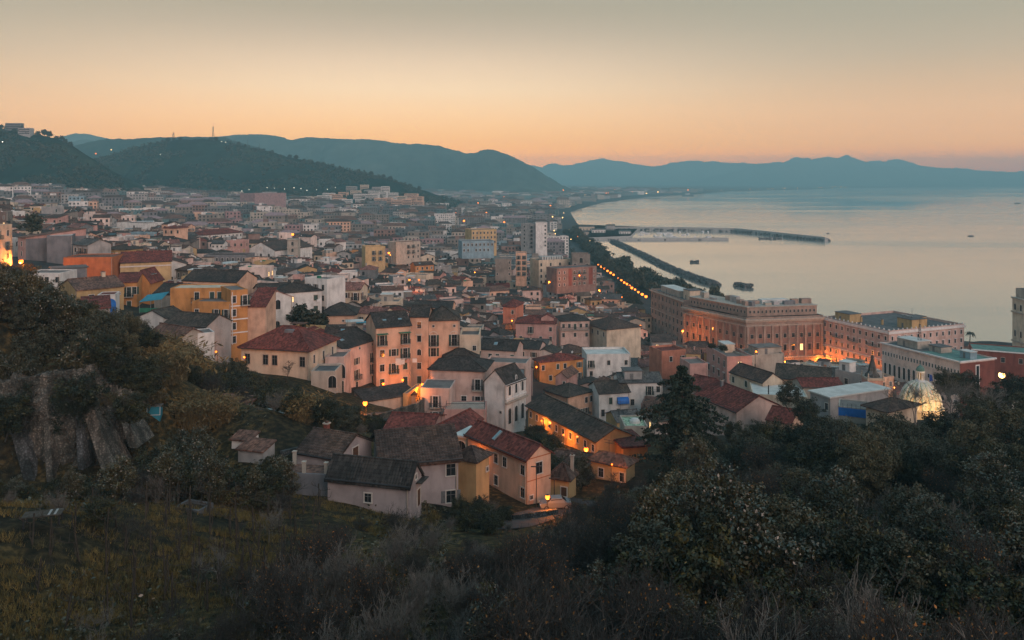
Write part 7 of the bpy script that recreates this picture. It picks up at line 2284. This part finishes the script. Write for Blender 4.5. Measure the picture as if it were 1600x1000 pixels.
# cars
def car_parts(col):
    b = MB()
    prof = [(-2.0, .35), (-2.05, .7), (-1.9, .88), (-1.15, .95), (-.6, 1.42), (.75, 1.45), (1.35, .98), (1.95, .9), (2.05, .65), (2.0, .35)]
    for s, y in ((0, -.8), (1, .8)):
        pass
    n = len(prof)
    def yy(z): return .82 if z < 1.0 else .66
    vs = [(x, -yy(z), z) for x, z in prof] + [(x, yy(z), z) for x, z in prof]
    fs = [tuple(range(n - 1, -1, -1)), tuple(range(n, 2 * n))] + [(k, (k + 1) % n, n + (k + 1) % n, n + k) for k in range(n)]
    fs = [f[::-1] for f in fs]
    b.add(vs, fs, col)
    g = MB()
    for s in (-1, 1):
        q = [(-1.0, s * .79, .99), (-.58, s * .69, 1.36), (.7, s * .69, 1.38), (1.15, s * .79, 1.0)]
        g.add(q, [(0, 1, 2, 3) if s > 0 else (3, 2, 1, 0)], 'glass')
    g.add([(-1.17, -.62, .99), (-1.17, .62, .99), (-.66, .58, 1.38), (-.66, -.58, 1.38)], [(0, 3, 2, 1)], 'glass')
    g.add([(1.33, -.62, 1.03), (1.33, .62, 1.03), (.82, .58, 1.4), (.82, -.58, 1.4)], [(0, 1, 2, 3)], 'glass')
    out = [('body', b), ('window', g)]
    for x in (-1.25, 1.3):
        for s in (-1, 1):
            w = MB(); w.tube((x, s * .62, .32), (x, s * .84, .32), .32, .32, 'iron', 12); w.tube((x, s * .835, .32), (x, s * .85, .32), .19, .17, 'metal', 10); out.append(('wheel', w))
    for s in (-1, 1):
        h = MB(); h.box(-2.09, -1.98, s * .58 - .16, s * .58 + .16, .62, .78, 'whitetrim'); out.append(('headlight', h))
    return out
plain_mat('car_white', (.36, .37, .38), .3, .05, 1); plain_mat('car_silver', (.16, .17, .18), .3, .05, 1)
for px, py, Y, rz, col, lab in [(868, 787, 103, .1, 'car_silver', 'pale car parked under the orange street lamp')]:
    x = (px - 800) * Y / F
    small('parked_car', lab, 'car', px, py, Y, lambda c=col: car_parts(c), rz, 'cars parked by the road', H(x, Y) + .22)

# awning by the orange houses, laundry
def awn():
    a = MB(); a.add([(0, 0, 0), (5.2, 0, .6), (5.6, 3.5, 1.9), (.6, 3.5, 1.2)], [(0, 1, 2, 3)], 'awning_blue'); a.add([(0, 0, -.04), (5.2, 0, .56), (5.6, 3.5, 1.86), (.6, 3.5, 1.16)], [(3, 2, 1, 0)], 'awning_blue')
    p = MB()
    for x, z in ((.1, -.05), (2.6, .2), (5.1, .5)): p.box(x, x + .08, .05, .13, -2.6, z, 'metal')
    f = MB(); f.box(0, 5.2, .05, .12, -2.4, -1.4, 'awning_green')
    return [('canvas', a), ('post', p), ('screen', f)]
small('terrace_awning', 'blue green terrace awning on posts left of the tall orange house', 'awning', 217, 472, 186, awn, .05)
def washing():
    out = []
    for k, (c, w) in enumerate((('cloth_white', 1.3), ('cloth_white', .8), ('rose', .5), ('cloth_white', 1.0))):
        b = MB(); x = k * 1.25; b.box(x, x + w, -.02, .02, -1.5 + .2 * k, 0, c); out.append(('sheet', b))
    l = MB(); l.tube((-.4, 0, .02), (5.4, 0, .02), .015, .015, 'iron', 3); out.append(('line', l))
    return out
small('washing_line', 'washing line with white sheets on the balconied palazzo', 'washing', 618, 560, 178.5, washing)
def pole(h, mat='iron', r=.07):
    def f():
        b = MB(); b.tube((0, 0, -1), (0, 0, h), r, r * .7, mat, 6); c = MB(); c.box(-.7, .7, -.05, .05, h - .5, h - .38, mat)
        return [('pole', b), ('crossarm', c)]
    return f
small('utility_pole', 'thin dark utility pole standing before the gable of the long salmon house', 'pole', 838, 792, 103, pole(5.6))
small('utility_pole', 'short post with lantern beside the low ochre house', 'pole', 866, 785, 105, pole(3.6))
def flag():
    b = MB(); b.tube((0, 0, -2), (0, 0, 3.6), .05, .04, 'metal', 5)
    f = MB(); f.add([(0.05, 0, 3.4), (.9, .1, 3.1), (1.1, 0, 1.4), (.1, 0, 1.2)], [(0, 1, 2, 3)], 'flag_blue'); f.add([(0.05, 0.02, 3.4), (.9, .12, 3.1), (1.1, .02, 1.4), (.1, .02, 1.2)], [(3, 2, 1, 0)], 'flag_blue')
    return [('pole', b), ('cloth', f)]
plain_mat('flag_blue', (.02, .05, .22), .8, .1, 1)
small('flag', 'dark blue flag on the facade right of the dome lantern', 'flag', 1452, 602, 250, flag)
def mast_lattice(h, w, mat='iron'):
    def f():
        b = MB()
        for sx in (-1, 1):
            for sy in (-1, 1):
                b.tube((sx * w, sy * w, -1), (sx * w * .25, sy * w * .25, h * .8), w * .09, w * .07, mat, 4)
        n = 7
        for k in range(n):
            z0, z1 = h * .8 * k / n, h * .8 * (k + 1) / n
            w0, w1 = w * (1 - .75 * k / n), w * (1 - .75 * (k + 1) / n)
            for a, c in (((-1, -1), (1, -1)), ((1, -1), (1, 1)), ((1, 1), (-1, 1)), ((-1, 1), (-1, -1))):
                b.tube((a[0] * w0, a[1] * w0, z0), (c[0] * w1, c[1] * w1, z1), w * .06, w * .06, mat, 3)
        t = MB(); t.tube((0, 0, h * .78), (0, 0, h), w * .10, w * .05, mat, 5)
        d = MB()
        for k in range(3):
            d.tube((0, -w * .5, h * (.55 + .1 * k)), (w * .25, -w * .75, h * (.55 + .1 * k)), w * .22, w * .25, 'metal', 8)
        return [('lattice', b), ('antenna', t), ('dish', d)]
    return f
small('radio_mast', 'slim lattice radio mast on the roof before the pink hotel', 'mast', 1437, 545, 285, mast_lattice(11, .7))
for px, py, h, w, lab in [(333, 224, 42, 2.6, 'tallest lattice mast on top of the mast hill'), (271, 219, 24, 3.0, 'second mast with crossarm at the left end of the hill top'), (387, 226, 20, 1.0, 'thin mast on the right shoulder of the hill top'), (352, 219, 16, .9, 'short thin mast right of the tallest lattice mast'), (405, 224, 18, .9, 'thin faint mast farthest right on the hill top'), (367, 222, 14, .9, 'low mast between the thin masts of the hill top')]:
    u, vs, yy, z = HILL_A
    i = int(np.argmin(np.abs(800 + F * u / 1850 - px)))
    small('radio_mast', lab, 'mast', px, py, 1850, mast_lattice(h, w), 0, None, float(z[i, int(np.searchsorted(vs, 0.0))]) - 1)

# ------------------------------------------------------------------ harbour
def rocks(path, width, n, hgt, seed, smin=.8, smax=2.0):
    rs = random.Random(seed); b = MB()
    for _ in range(n):
        t = rs.random() * (len(path) - 1); k = min(int(t), len(path) - 2); f = t - k
        x = path[k][0] * (1 - f) + path[k + 1][0] * f; y = path[k][1] * (1 - f) + path[k + 1][1] * f
        d = Vector((path[k + 1][0] - path[k][0], path[k + 1][1] - path[k][1])).normalized()
        o = max(-1, min(1, rs.gauss(0, .45))); x += -d.y * o * width / 2; y += d.x * o * width / 2
        s = rs.uniform(smin, smax); z = hgt * (1 - abs(o)) ** .8 + rs.uniform(-.4, .2)
        q = MB(); vs = [(rs.uniform(.55, 1) * sx * s, rs.uniform(.55, 1) * sy * s, rs.uniform(.4, .8) * sz * s) for sx in (-1, 1) for sy in (-1, 1) for sz in (-1, 1)]
        q.add(vs, [(0, 1, 3, 2), (4, 6, 7, 5), (0, 4, 5, 1), (2, 3, 7, 6), (1, 5, 7, 3), (0, 2, 6, 4)], 'rock')
        b.merge(q, Matrix.Translation((x, y, z)) @ Matrix.Rotation(rs.uniform(0, 6.28), 4, 'Z') @ Matrix.Rotation(rs.uniform(-.5, .5), 4, 'X'))
    return b
def sea_pt(px, py):
    Y = CZ * F / (py - HY); return ((px - 800) * Y / F, Y)
def breakwater(label, pix, width, n, hgt, seed, crest=None, smin=.9, smax=2.2, name='breakwater'):
    path = [sea_pt(*p) for p in pix]
    root = link(name, None, None, (path[0][0], path[0][1], 0)); tag(root, label, 'breakwater')
    o = link('rocks', rocks([(p[0] - path[0][0], p[1] - path[0][1]) for p in path], width, n, hgt, seed, smin, smax).mesh('rocks'), root); tag(o, kind='stuff')
    if crest:
        c = MB()
        for a, b_ in zip(path[:-1], path[1:]):
            d = Vector((b_[0] - a[0], b_[1] - a[1], 0)); L = d.length; q = MB(); q.box(0, L, -crest[0] / 2, crest[0] / 2, -1, crest[1], 'concrete', 'asphalt'); q.box(0, L, -crest[0] / 2 - .02, -crest[0] / 2 + .8, crest[1], crest[1] + crest[2], 'concrete')
            c.merge(q, Matrix.Translation((a[0] - path[0][0], a[1] - path[0][1], 0)) @ Matrix.Rotation(math.atan2(d.y, d.x), 4, 'Z'))
        link('crest_wall', c.mesh('crest_wall'), root)
    return root
breakwater('long dark rock breakwater running from the pier towards the palaces', [(958, 378), (985, 390), (1010, 402), (1040, 417), (1075, 432), (1117, 446)], 11, 1300, 2.6, 1)
breakwater('small dark rock islet just off the end of the long breakwater', [(1151, 446), (1163, 449), (1176, 449)], 9, 90, 2.2, 2, None, .8, 1.8, 'rock_islet')
breakwater('tiny rock islet in the open water right of the long breakwater', [(1078, 410), (1092, 410)], 6, 30, 1.5, 3, None, .7, 1.4, 'rock_islet')
breakwater('outer harbour mole with a walled crest, longest pier reaching into the bay', [(945, 359.5), (1060, 360), (1150, 362), (1200, 367), (1245, 372), (1292, 377)], 14, 900, 3.4, 4, (7, 4.2, 2.0))
breakwater('inner flat pier of the marina in front of the outer mole', [(925, 374.5), (1000, 374.8), (1137, 374.4)], 8, 300, 1.6, 5, (9, 2.6, .6))
breakwater('short low pier right of the inner pier end', [(1187, 373.2), (1222, 373.2)], 6, 60, 1.2, 6, (4, 1.5, .3))
def yard():
    pts = [sea_pt(886, 352), sea_pt(1000, 356), sea_pt(985, 371), sea_pt(905, 374)]
    b = MB(); vs = [(x, y, -2) for x, y in pts] + [(x, y, 2.4) for x, y in pts]
    b.add(vs, [(0, 1, 5, 4), (1, 2, 6, 5), (2, 3, 7, 6), (3, 0, 4, 7), (4, 5, 6, 7), (7, 6, 5, 4)], 'concrete')
    tag(link('quay', b.mesh('quay')), 'concrete quay of the marina at the root of the piers', kind='structure')
    k = 0
    for px, py, w, h, wm, lab in [(905, 362, 26, 6, 'cream', 'long cream boat shed on the marina quay'), (925, 366, 22, 5, 'white', 'white workshop on the marina quay'), (948, 362, 14, 8, 'grey', 'grey boat lift house on the marina quay'), (968, 368, 18, 4, 'white', 'low white club house on the marina quay'), (900, 370, 20, 5, 'stone', 'stone grey store nearest the promenade on the marina quay')]:
        x, y = sea_pt(px, py); bl = Bld(w, 12, h)
        for nm, mb in roof_parts(w, 12, h, 'gable', 1.6, 'greytile', wm): bl.add(nm, mb)
        m = MB()
        for j in range(5): m.box(1 + j * (w - 3) / 4, 2.6 + j * (w - 3) / 4, -.05, .02, .3, 2.6, 'glass')
        bl.add('window', m); bl.place('harbour_shed', lab, 'shed', (x, y, 2.4), 0, 'sheds of the marina')
yard()
def boat_parts(L, mast, dark=False):
    b = MB(); n = 9; secs = []
    for k in range(n):
        f = k / (n - 1); x = -L / 2 + L * f; hw = L * .16 * (1 - max(0, (f - .45) / .55) ** 2.2) * (.85 + .15 * min(1, f * 4)); sh = .10 * L * (1 + .35 * f * f)
        secs.append([(x, -hw, sh), (x, -hw * .7, .0), (x, 0, -.05 * L), (x, hw * .7, 0), (x, hw, sh)])
    vs = [p for s in secs for p in s]; fs = []
    for k in range(n - 1):
        for j in range(4): a = 5 * k + j; fs.append((a, a + 1, a + 6, a + 5))
        fs.append((5 * k, 5 * k + 5, 5 * k + 9, 5 * k + 4))
    fs.append((0, 4, 3, 2, 1))
    b.add(vs, fs, 'boat_dark' if dark else 'boat_white')
    c = MB(); c.box(-L * .22, L * .12, -L * .09, L * .09, L * .10, L * .22, 'boat_white'); c.box(-L * .2, L * .1, -L * .092, L * .092, L * .15, L * .19, 'glass')
    out = [('hull', b), ('cabin', c)]
    if mast:
        m = MB(); m.tube((L * .05, 0, .1 * L), (L * .05, 0, L * 1.25), .09, .06, 'metal', 5); m.tube((L * .05, 0, L * .3), (-L * .4, 0, L * .3), .06, .06, 'metal', 4); out.append(('mast', m))
    return out
bp = [(n, m.mesh(n)) for n, m in boat_parts(10, True)]
bq = [(n, m.mesh(n)) for n, m in boat_parts(9, False)]
for k in range(34):
    px = rng.uniform(935, 1115); py = rng.uniform(362.5, 371.5)
    x, y = sea_pt(px, py)
    s = rng.random() < .6
    o = link('sailing_boat' if s else 'motor_boat', None, None, (x, y, .1), rng.uniform(-.3, .3) + rng.choice([0, math.pi / 2]))
    tag(o, 'white sailing boat with a bare mast moored in the marina' if s else 'white motor boat moored in the marina between the piers', 'boat', 'sailing boats moored in the marina' if s else 'motor boats moored in the marina')
    for n, me in (bp if s else bq): link(n, me, o)
for px, py, L, dark, rz, lab in [(1517, 369, 9, True, 0, 'small dark fishing boat alone on the right part of the bay'), (1590, 318, 22, True, .1, 'distant dark boat near the right border'), (1075, 306, 60, True, 0, 'far dark ship off the distant beach'), (1294, 365, 7, True, .6, 'tiny boat just beyond the tip of the outer mole'), (1037, 467, 9, False, .5, 'white motor boat close inshore behind the long stone palace')]:
    x, y = sea_pt(px, py)
    o = link('boat', None, None, (x, y, .1), rz); tag(o, lab, 'boat')
    for n, m in boat_parts(L, False, dark): link(n, m.mesh(n), o)
def palm(px, py, Y, h, lab):
    x = (px - 800) * Y / F
    z = H(x, Y); root = link('palm_tree', None, None, (x, Y, z)); tag(root, lab, 'palm', 'palms at the edge of the promenade park')
    t = MB(); t.tube((0, 0, -.5), (.3, 0, h), .3, .2, 'bark', 7); link('trunk', t.mesh('trunk'), root)
    f = MB(); r_ = random.Random(int(px))
    for k in range(20):
        a = k * 6.283 / 20 + r_.uniform(-.1, .1); L = r_.uniform(2.4, 3.2); el = r_.uniform(.1, .9); p = Vector((.3, 0, h)); 
        pts = []
        for j in range(5):
            g = j / 4; pts.append(Vector((.3 + math.cos(a) * L * g, math.sin(a) * L * g, h + L * (el * g - 1.1 * g * g))))
        nrm = Vector((-math.sin(a), math.cos(a), 0))
        vs = []
        for j, q in enumerate(pts):
            w = .32 * math.sin(math.pi * (.15 + .8 * j / 4)); vs += [tuple(q + nrm * w), tuple(q - nrm * w + Vector((0, 0, -.1)))]
        f.add(vs, [(2 * j, 2 * j + 2, 2 * j + 3, 2 * j + 1) for j in range(4)], 'leaf_dark')
    link('fronds', f.mesh('fronds'), root)
for px, py, Y, h, lab in [(951, 398, 780, 15, 'tall palm left of a pair rising over the park trees'), (957, 400, 770, 14, 'tall palm right of a pair rising over the park trees'), (970, 412, 690, 9, 'shorter palm rising over the park trees'), (1515, 515, 400, 9, 'lone palm at the sea corner of the pink hotel')]:
    palm(px, py, Y, h, lab)

# ------------------------------------------------------------------ lamps: the lights that are on
def lamp_mesh(mat, h, r=.16, arm=.9):
    p = MB(); p.tube((0, 0, -.5), (0, 0, h), .07, .05, 'iron', 6); p.tube((0, 0, h - .05), (0, -arm, h + .15), .04, .035, 'iron', 5); p.lathe([(.14, -.5), (.14, .25), (.07, .35)], 8, 'iron')
    s = MB(); s.lathe([(r * .7, h + r * .78), (r * .62, h + r * .95), (.02, h + r * 1.12)], 8, 'iron', 0, -arm)
    b = MB(); b.lathe([(.02, h - r), (r * .6, h - r * .8), (r * .95, h - r * .3), (r * .95, h + r * .3), (r * .72, h + r * .75)], 10, mat, 0, -arm)
    return [('post', p), ('shade', s), ('bulb', b)]
_LM = {}
def lamp(px, py, Y, label, group=None, mat='lamp_orange', h=4.5, power=0, color=(1.0, .25, .03), r=.2, zz=None, rad=.25, off=(0, -.4, -.5)):
    x, y, z = ray(px, py, Y)
    g = H(x, y)
    z = max(z, g + 2.4)
    key = (mat, h, r)
    if key not in _LM: _LM[key] = [(n, m.mesh(n)) for n, m in lamp_mesh(mat, h, r)]
    zb = z - h
    root = link('street_lamp', None, None, (x, y, zb if zz is None else zz)); tag(root, spot_label(label, x, y, z) if group and 'promenade' not in group and 'street lamps of' not in group else label, 'street lamp', group)
    for n, me in _LM[key]: link(n, me, root)
    if power:
        ld = bpy.data.lights.new('lamp_light', 'POINT'); ld.energy = power; ld.color = color; ld.shadow_soft_size = rad
        lo = bpy.data.objects.new('lamp_light', ld); COL.objects.link(lo); lo.parent = root; lo.location = (off[0], -.9 + off[1], h + off[2])
lamp(662, 599, 166, 'orange street lamp at the head of the lane beside the pink villa', None, h=4.0, power=1500, r=.42)
lamp(652, 606, 158, 'added second orange lamp lower down the lane beside the pink villa', None, h=3.5, power=700, r=.16)  # extra lamp put in to lighten the lane wall
lamp(572, 651, 143, 'orange street lamp at the foot of the lane by the dark shelter roof', None, h=3.6, power=1100, r=.42)
lamp(855, 788, 101, 'orange street lamp at the corner below the long salmon house', None, h=3.0, power=700, r=.30)
lamp(915, 706, 130, 'orange street lamp where the lane meets the curving row', None, h=4.0, power=1300, r=.36)
lamp(846, 655, 150, 'orange lamp hidden under the eaves at the far end of the curving row', None, h=3.6, power=500, r=.14)
lamp(880, 680, 142, 'orange lamp halfway along the curving row', None, h=3.6, power=600, r=.14)
lamp(747, 702, 114, 'orange lamp on the yard wall behind the long salmon house', None, h=2.6, power=420, r=.16)
lamp(955, 722, 117, 'orange lamp lighting the wall of the yellow house', None, h=3.0, power=380, r=.12)
lamp(1268, 566, 328, 'bright orange street lamp below the pilastered palace', None, h=6, power=1500, r=.75)
lamp(1296, 577, 321, 'left of two bright orange lamps at the corner of the pink hotel', None, h=6, power=1800, r=.65)
lamp(1303, 578, 317, 'right of two bright orange lamps at the corner of the pink hotel', None, h=6, power=1800, r=.65)
for k, q in enumerate(PAL_LAMPS):
    lamp(800 + F * q[0] / q[1], HY + F * (CZ - q[2]) / q[1], q[1], f'orange street lamp at the foot of the pilastered palace, {ORD[k]} from its far left end', 'street lamps of the pilastered palace', h=4.5, power=1500, r=.2, off=(0, .9, -.3))
for k, q in enumerate(HOT_LAMPS):
    lamp(800 + F * q[0] / q[1], HY + F * (CZ - q[2]) / q[1], q[1], f'orange street lamp before the pink hotel, {ORD[k]} from the palace', 'street lamps of the pink hotel', h=4.5, power=1500, r=.2, off=(0, .9, -.3))
lamp(1066, 516, 352, 'orange lamp between the two stone palaces', None, h=5, power=5000, r=.4)
lamp(36, 408, 226, 'fiery orange lamp among leaves at the far left', None, h=4.5, power=12000, r=.6)
for px, py, Y, s_ in [(42, 412, 231, .8), (30, 414, 232, .7), (52, 416, 229, .6)]:
    x, y, z = ray(px, py, Y)
    plant('brown_a', x, y, s_ * 1.3, 'dry bush lit orange by the lamp at the far left', 'shrub', 'bushes lit by the far left lamp', z - 2.2)
lamp(1562, 585, 215, 'brilliant white gold street lamp before the dark brick building', None, 'lamp_warm', h=6, power=3000, color=(1, .62, .28), r=.8)
lamp(936, 453, 420, 'orange lamp on the last house before the park', None, h=5, power=2500, r=.45)
lamp(858, 440, 430, 'orange lamp in the court left of the dark red palazzo', None, h=5, power=3000, r=.45)
lamp(340, 548, 168, 'orange lamp at the foot of the tall orange house', None, h=3, power=700, r=.2)
lamp(384, 556, 149, 'orange lamp lighting the left corner of the red roofed villa', None, h=2.8, power=800, r=.16)
lamp(178, 452, 200, 'orange lamp beside the small orange house on the left slope', None, h=4, power=1100, r=.2)
for px, py, Y, pw, lab in [(600, 598, 172, 700, 'orange wall lamp at the foot of the balconied palazzo'), (630, 592, 176, 700, 'orange wall lamp under the narrow salmon tower house'), (693, 572, 182, 500, 'orange lamp between the pink villa and the palazzo with the roof garden'), (655, 437, 356, 2200, 'orange lamp in a gap of dark roofs behind the palazzo row'), (520, 443, 346, 2200, 'orange lamp in a court of the old town behind the white chapel'), (610, 398, 436, 2600, 'orange lamp right of the golden yellow block'), (838, 572, 236, 700, 'orange lamp at the left corner of the orange yellow house'), (800, 500, 290, 1200, 'orange lamp beside the orange red house'), (178, 470, 196, 900, 'orange lamp under the small orange house'), (1000, 508, 300, 1600, 'orange lamp right of the broad brown hall'), (905, 430, 435, 2200, 'orange lamp below the dark red palazzo'), (1180, 548, 226, 700, 'orange lamp on the terrace of the roof garden palazzo'), (742, 425, 380, 2000, 'orange lamp in a lane below the sky blue building')]:
    lamp(px, py, Y, lab, None, h=4, power=pw, r=.26)
lamp(1395, 604, 250, 'warm lamp before the long pinkish white building', None, h=5, power=2600, color=(1, .5, .2), r=.2)
for nprom, (px, py) in enumerate([(935, 413.5), (939.5, 416.5), (944.5, 419.5), (949, 423), (954, 426), (958.5, 429), (966, 434.5), (970.5, 437.5), (975, 441), (979, 443.5), (983, 446.5), (987, 449.5), (992, 452), (997, 456), (1003, 459.5), (1009, 463)]):
    Y = 77 * F / (py - HY)
    lamp(px, py, Y, f'orange promenade lamp beside the park trees, {ORD[nprom]} from the town end', 'promenade lamps beside the park', h=9, r=rng.uniform(.6, 1.0), power=500 if int(px) % 2 else 0)
for px, py in [(964, 462), (965, 468), (971, 472)]:
    Y = 82 * F / (py - HY)
    lamp(px, py, Y, 'lone orange lamp under the park trees', 'lamps under the park trees', h=6, r=.5)
for k, (a, b_) in enumerate(zip(STREET[:-1], STREET[1:])):
    for j in range(4):
        f = j / 4
        x, y = a[0] * (1 - f) + b_[0] * f, a[1] * (1 - f) + b_[1] * f
        root = lamp(800 + F * x / y, HY + F * (CZ - H(x, y) - 8) / y, y, 'orange lamp in the straight lit street', 'lamps of the straight street', h=7.5, r=.5 + .25 * k, power=3000)
for px, py, Y, mat, r in [(556, 325, 1500, 'lamp_warm', 1.5), (570, 327, 1450, 'lamp_warm', 1.3), (602, 328, 1400, 'lamp_orange', 1.5), (645, 325, 1500, 'lamp_warm', 1.4), (747, 317, 1900, 'lamp_orange', 1.3), (725, 345, 1000, 'lamp_orange', 1.2), (640, 437, 360, 'lamp_orange', .4), (516, 441, 350, 'lamp_orange', .35), (788, 347, 950, 'lamp_orange', .9), (458, 366, 432, 'lamp_orange', .7), (608, 395, 440, 'lamp_orange', .6), (1028, 300, 3800, 'lamp_warm', 2.4), (1010, 302, 3500, 'lamp_warm', 2.2), (1075, 297, 4200, 'lamp_orange', 3.0), (880, 297, 3200, 'lamp_orange', 2), (860, 321, 1700, 'lamp_orange', 1.2), (838, 290, 3800, 'lamp_warm', 2), (150, 240, 2500, 'lamp_orange', 1.7), (174, 234, 2700, 'lamp_warm', 1.4), (440, 330, 1100, 'lamp_warm', .7), (290, 313, 1350, 'lamp_orange', 1.1), (380, 311, 1350, 'lamp_orange', 1.0), (175, 310, 1250, 'lamp_white', 1.0), (760, 332, 1300, 'lamp_orange', .9)]:
    lamp(px, py, Y, 'bright lamp among far roofs', 'bright lamps of the far city', mat, 6, r=r)
for px, v in [(240, .30), (249, .30), (262, .32), (280, .34), (295, .36), (325, .40), (338, .41), (353, .42), (379, .43), (390, .44), (417, .45), (430, .46), (446, .48), (460, .50), (470, .52), (481, .53), (495, .55), (511, .57), (525, .60), (196, .45), (252, .78), (347, .95), (352, .95)]:
    u, vs, yy, z = HILL_A
    j = int(round(v * np.searchsorted(vs, 0.0))); i = int(np.argmin(np.abs(800 + F * u / yy[:, j] - px)))
    zp = float(z[i, j]) + 9; y_ = float(yy[i, j])
    lamp(800 + F * float(u[i]) / y_, HY + F * (CZ - zp) / y_, y_, 'small white lamp on the hill road', 'lamps on the hill road', 'lamp_white', 9, r=.55)
for px, v in [(5, .85), (20, .35), (30, .30), (80, .38), (96, .45), (100, .40), (104, .36), (12, .42)]:
    u, vs, yy, z = HILL_B
    j = int(round(v * np.searchsorted(vs, 0.0))); i = int(np.argmin(np.abs(800 + F * u / yy[:, j] - px)))
    zp = float(z[i, j]) + 8; y_ = float(yy[i, j])
    lamp(800 + F * float(u[i]) / y_, HY + F * (CZ - zp) / y_, y_, 'small white lamp on the left hill', 'lamps on the left hill', 'lamp_white', 8, r=.6)
# floodlights of the dome
dx, dy, dz = DOME
for k, (ox, oy) in enumerate(((-.5, -10.0), (5.5, -8.0), (-7.0, -6.5))):
    f = MB(); f.box(-.2, .2, -.15, .15, 0, .35, 'iron'); g = MB(); g.box(-.16, .16, .15, .19, .05, .3, 'lamp_warm')
    root = link('floodlight', None, None, (dx + ox, dy + oy, dz - .9)); tag(root, 'small warm floodlight at the foot of the tiled dome', 'floodlight', 'floodlights of the tiled dome')
    link('housing', f.mesh('housing'), root); link('lens', g.mesh('lens'), root)
    ld = bpy.data.lights.new('floodlight_light', 'POINT'); ld.energy = (1700, 1000, 700)[k]; ld.color = (1, .58, .22); ld.shadow_soft_size = .2
    lo = bpy.data.objects.new('floodlight_light', ld); COL.objects.link(lo); lo.parent = root; lo.location = (0, .4, 2.4)
def far_lights():
    b = MB(); rs = random.Random(4)
    for k in range(260):
        Y = 900 * (5200 / 900) ** rs.random(); x = rs.uniform(-.55, .16) * Y
        if float(shore_dist([x], [Y])[0]) < 15: continue
        s = Y * .00042 * rs.uniform(.5, 1.2); z = H(x, Y) + rs.uniform(6, 16)
        b.box(x - s, x + s, Y - s, Y + s, z - s, z + s, rs.choice(['lamp_orange', 'lamp_warm', 'lit', 'lit', 'lamp_warm']))
    for k in range(46):                       # the lit stretch of the far beach road
        a = k / 45; px = 945 + 75 * a; py = 309.5 - 8 * a
        if .45 < a < .55: continue
        x, y = sea_pt(px, py); s = 1.6
        zl = max(H(x, y), 2) + 9; b.box(x - 6, x - 6 + 2 * s, y - s, y + s, zl, zl + 1.4 * s, 'lamp_orange')
    for k in range(60):
        t = rs.random(); q = SHORE[11:16]; i = int(t * (len(q) - 1)); f = t * (len(q) - 1) - i
        x, y = q[i] * (1 - f) + q[i + 1] * f; x -= rs.uniform(20, 200); s = y * .0002
        b.box(x - s, x + s, y - s, y + s, 8, 8 + 2 * s, 'lamp_warm')
    tag(link('distant_street_lights', b.mesh('distant_street_lights')), 'scattered tiny lights of the far city and beach road', kind='stuff')
far_lights()
# ------------------------------------------------------------------ haze
def build_haze():
    me = bpy.data.meshes.new('haze')
    b = MB(); b.box(-10600, 10600, -420, 11700, -6.5, HTOP, 'concrete')
    me.from_pydata(b.v, [], [tuple(f) for f in b.f])
    # one closed box: weld the doubled corners
    import bmesh
    bm = bmesh.new(); bm.from_mesh(me); bmesh.ops.remove_doubles(bm, verts=bm.verts, dist=.01); bmesh.ops.recalc_face_normals(bm, faces=bm.faces); bm.to_mesh(me); bm.free()
    m = bpy.data.materials.new('haze'); m.use_nodes = True
    nt = m.node_tree; nt.nodes.clear()
    out = nt.nodes.new('ShaderNodeOutputMaterial')
    v = nt.nodes.new('ShaderNodeVolumePrincipled')
    v.inputs['Color'].default_value = HAZE_COLOR
    v.inputs['Density'].default_value = SIGMA
    for s in ('Density Attribute', 'Color Attribute', 'Temperature Attribute'):
        v.inputs[s].default_value = ''
    nt.links.new(v.outputs[0], out.inputs['Volume'])
    me.materials.append(m)
    o = link('haze', me)
    tag(o, 'thin blue dawn haze over the town and the bay', kind='stuff')
HAZE_COLOR = (0.42, 0.84, 0.95, 1)
build_haze()
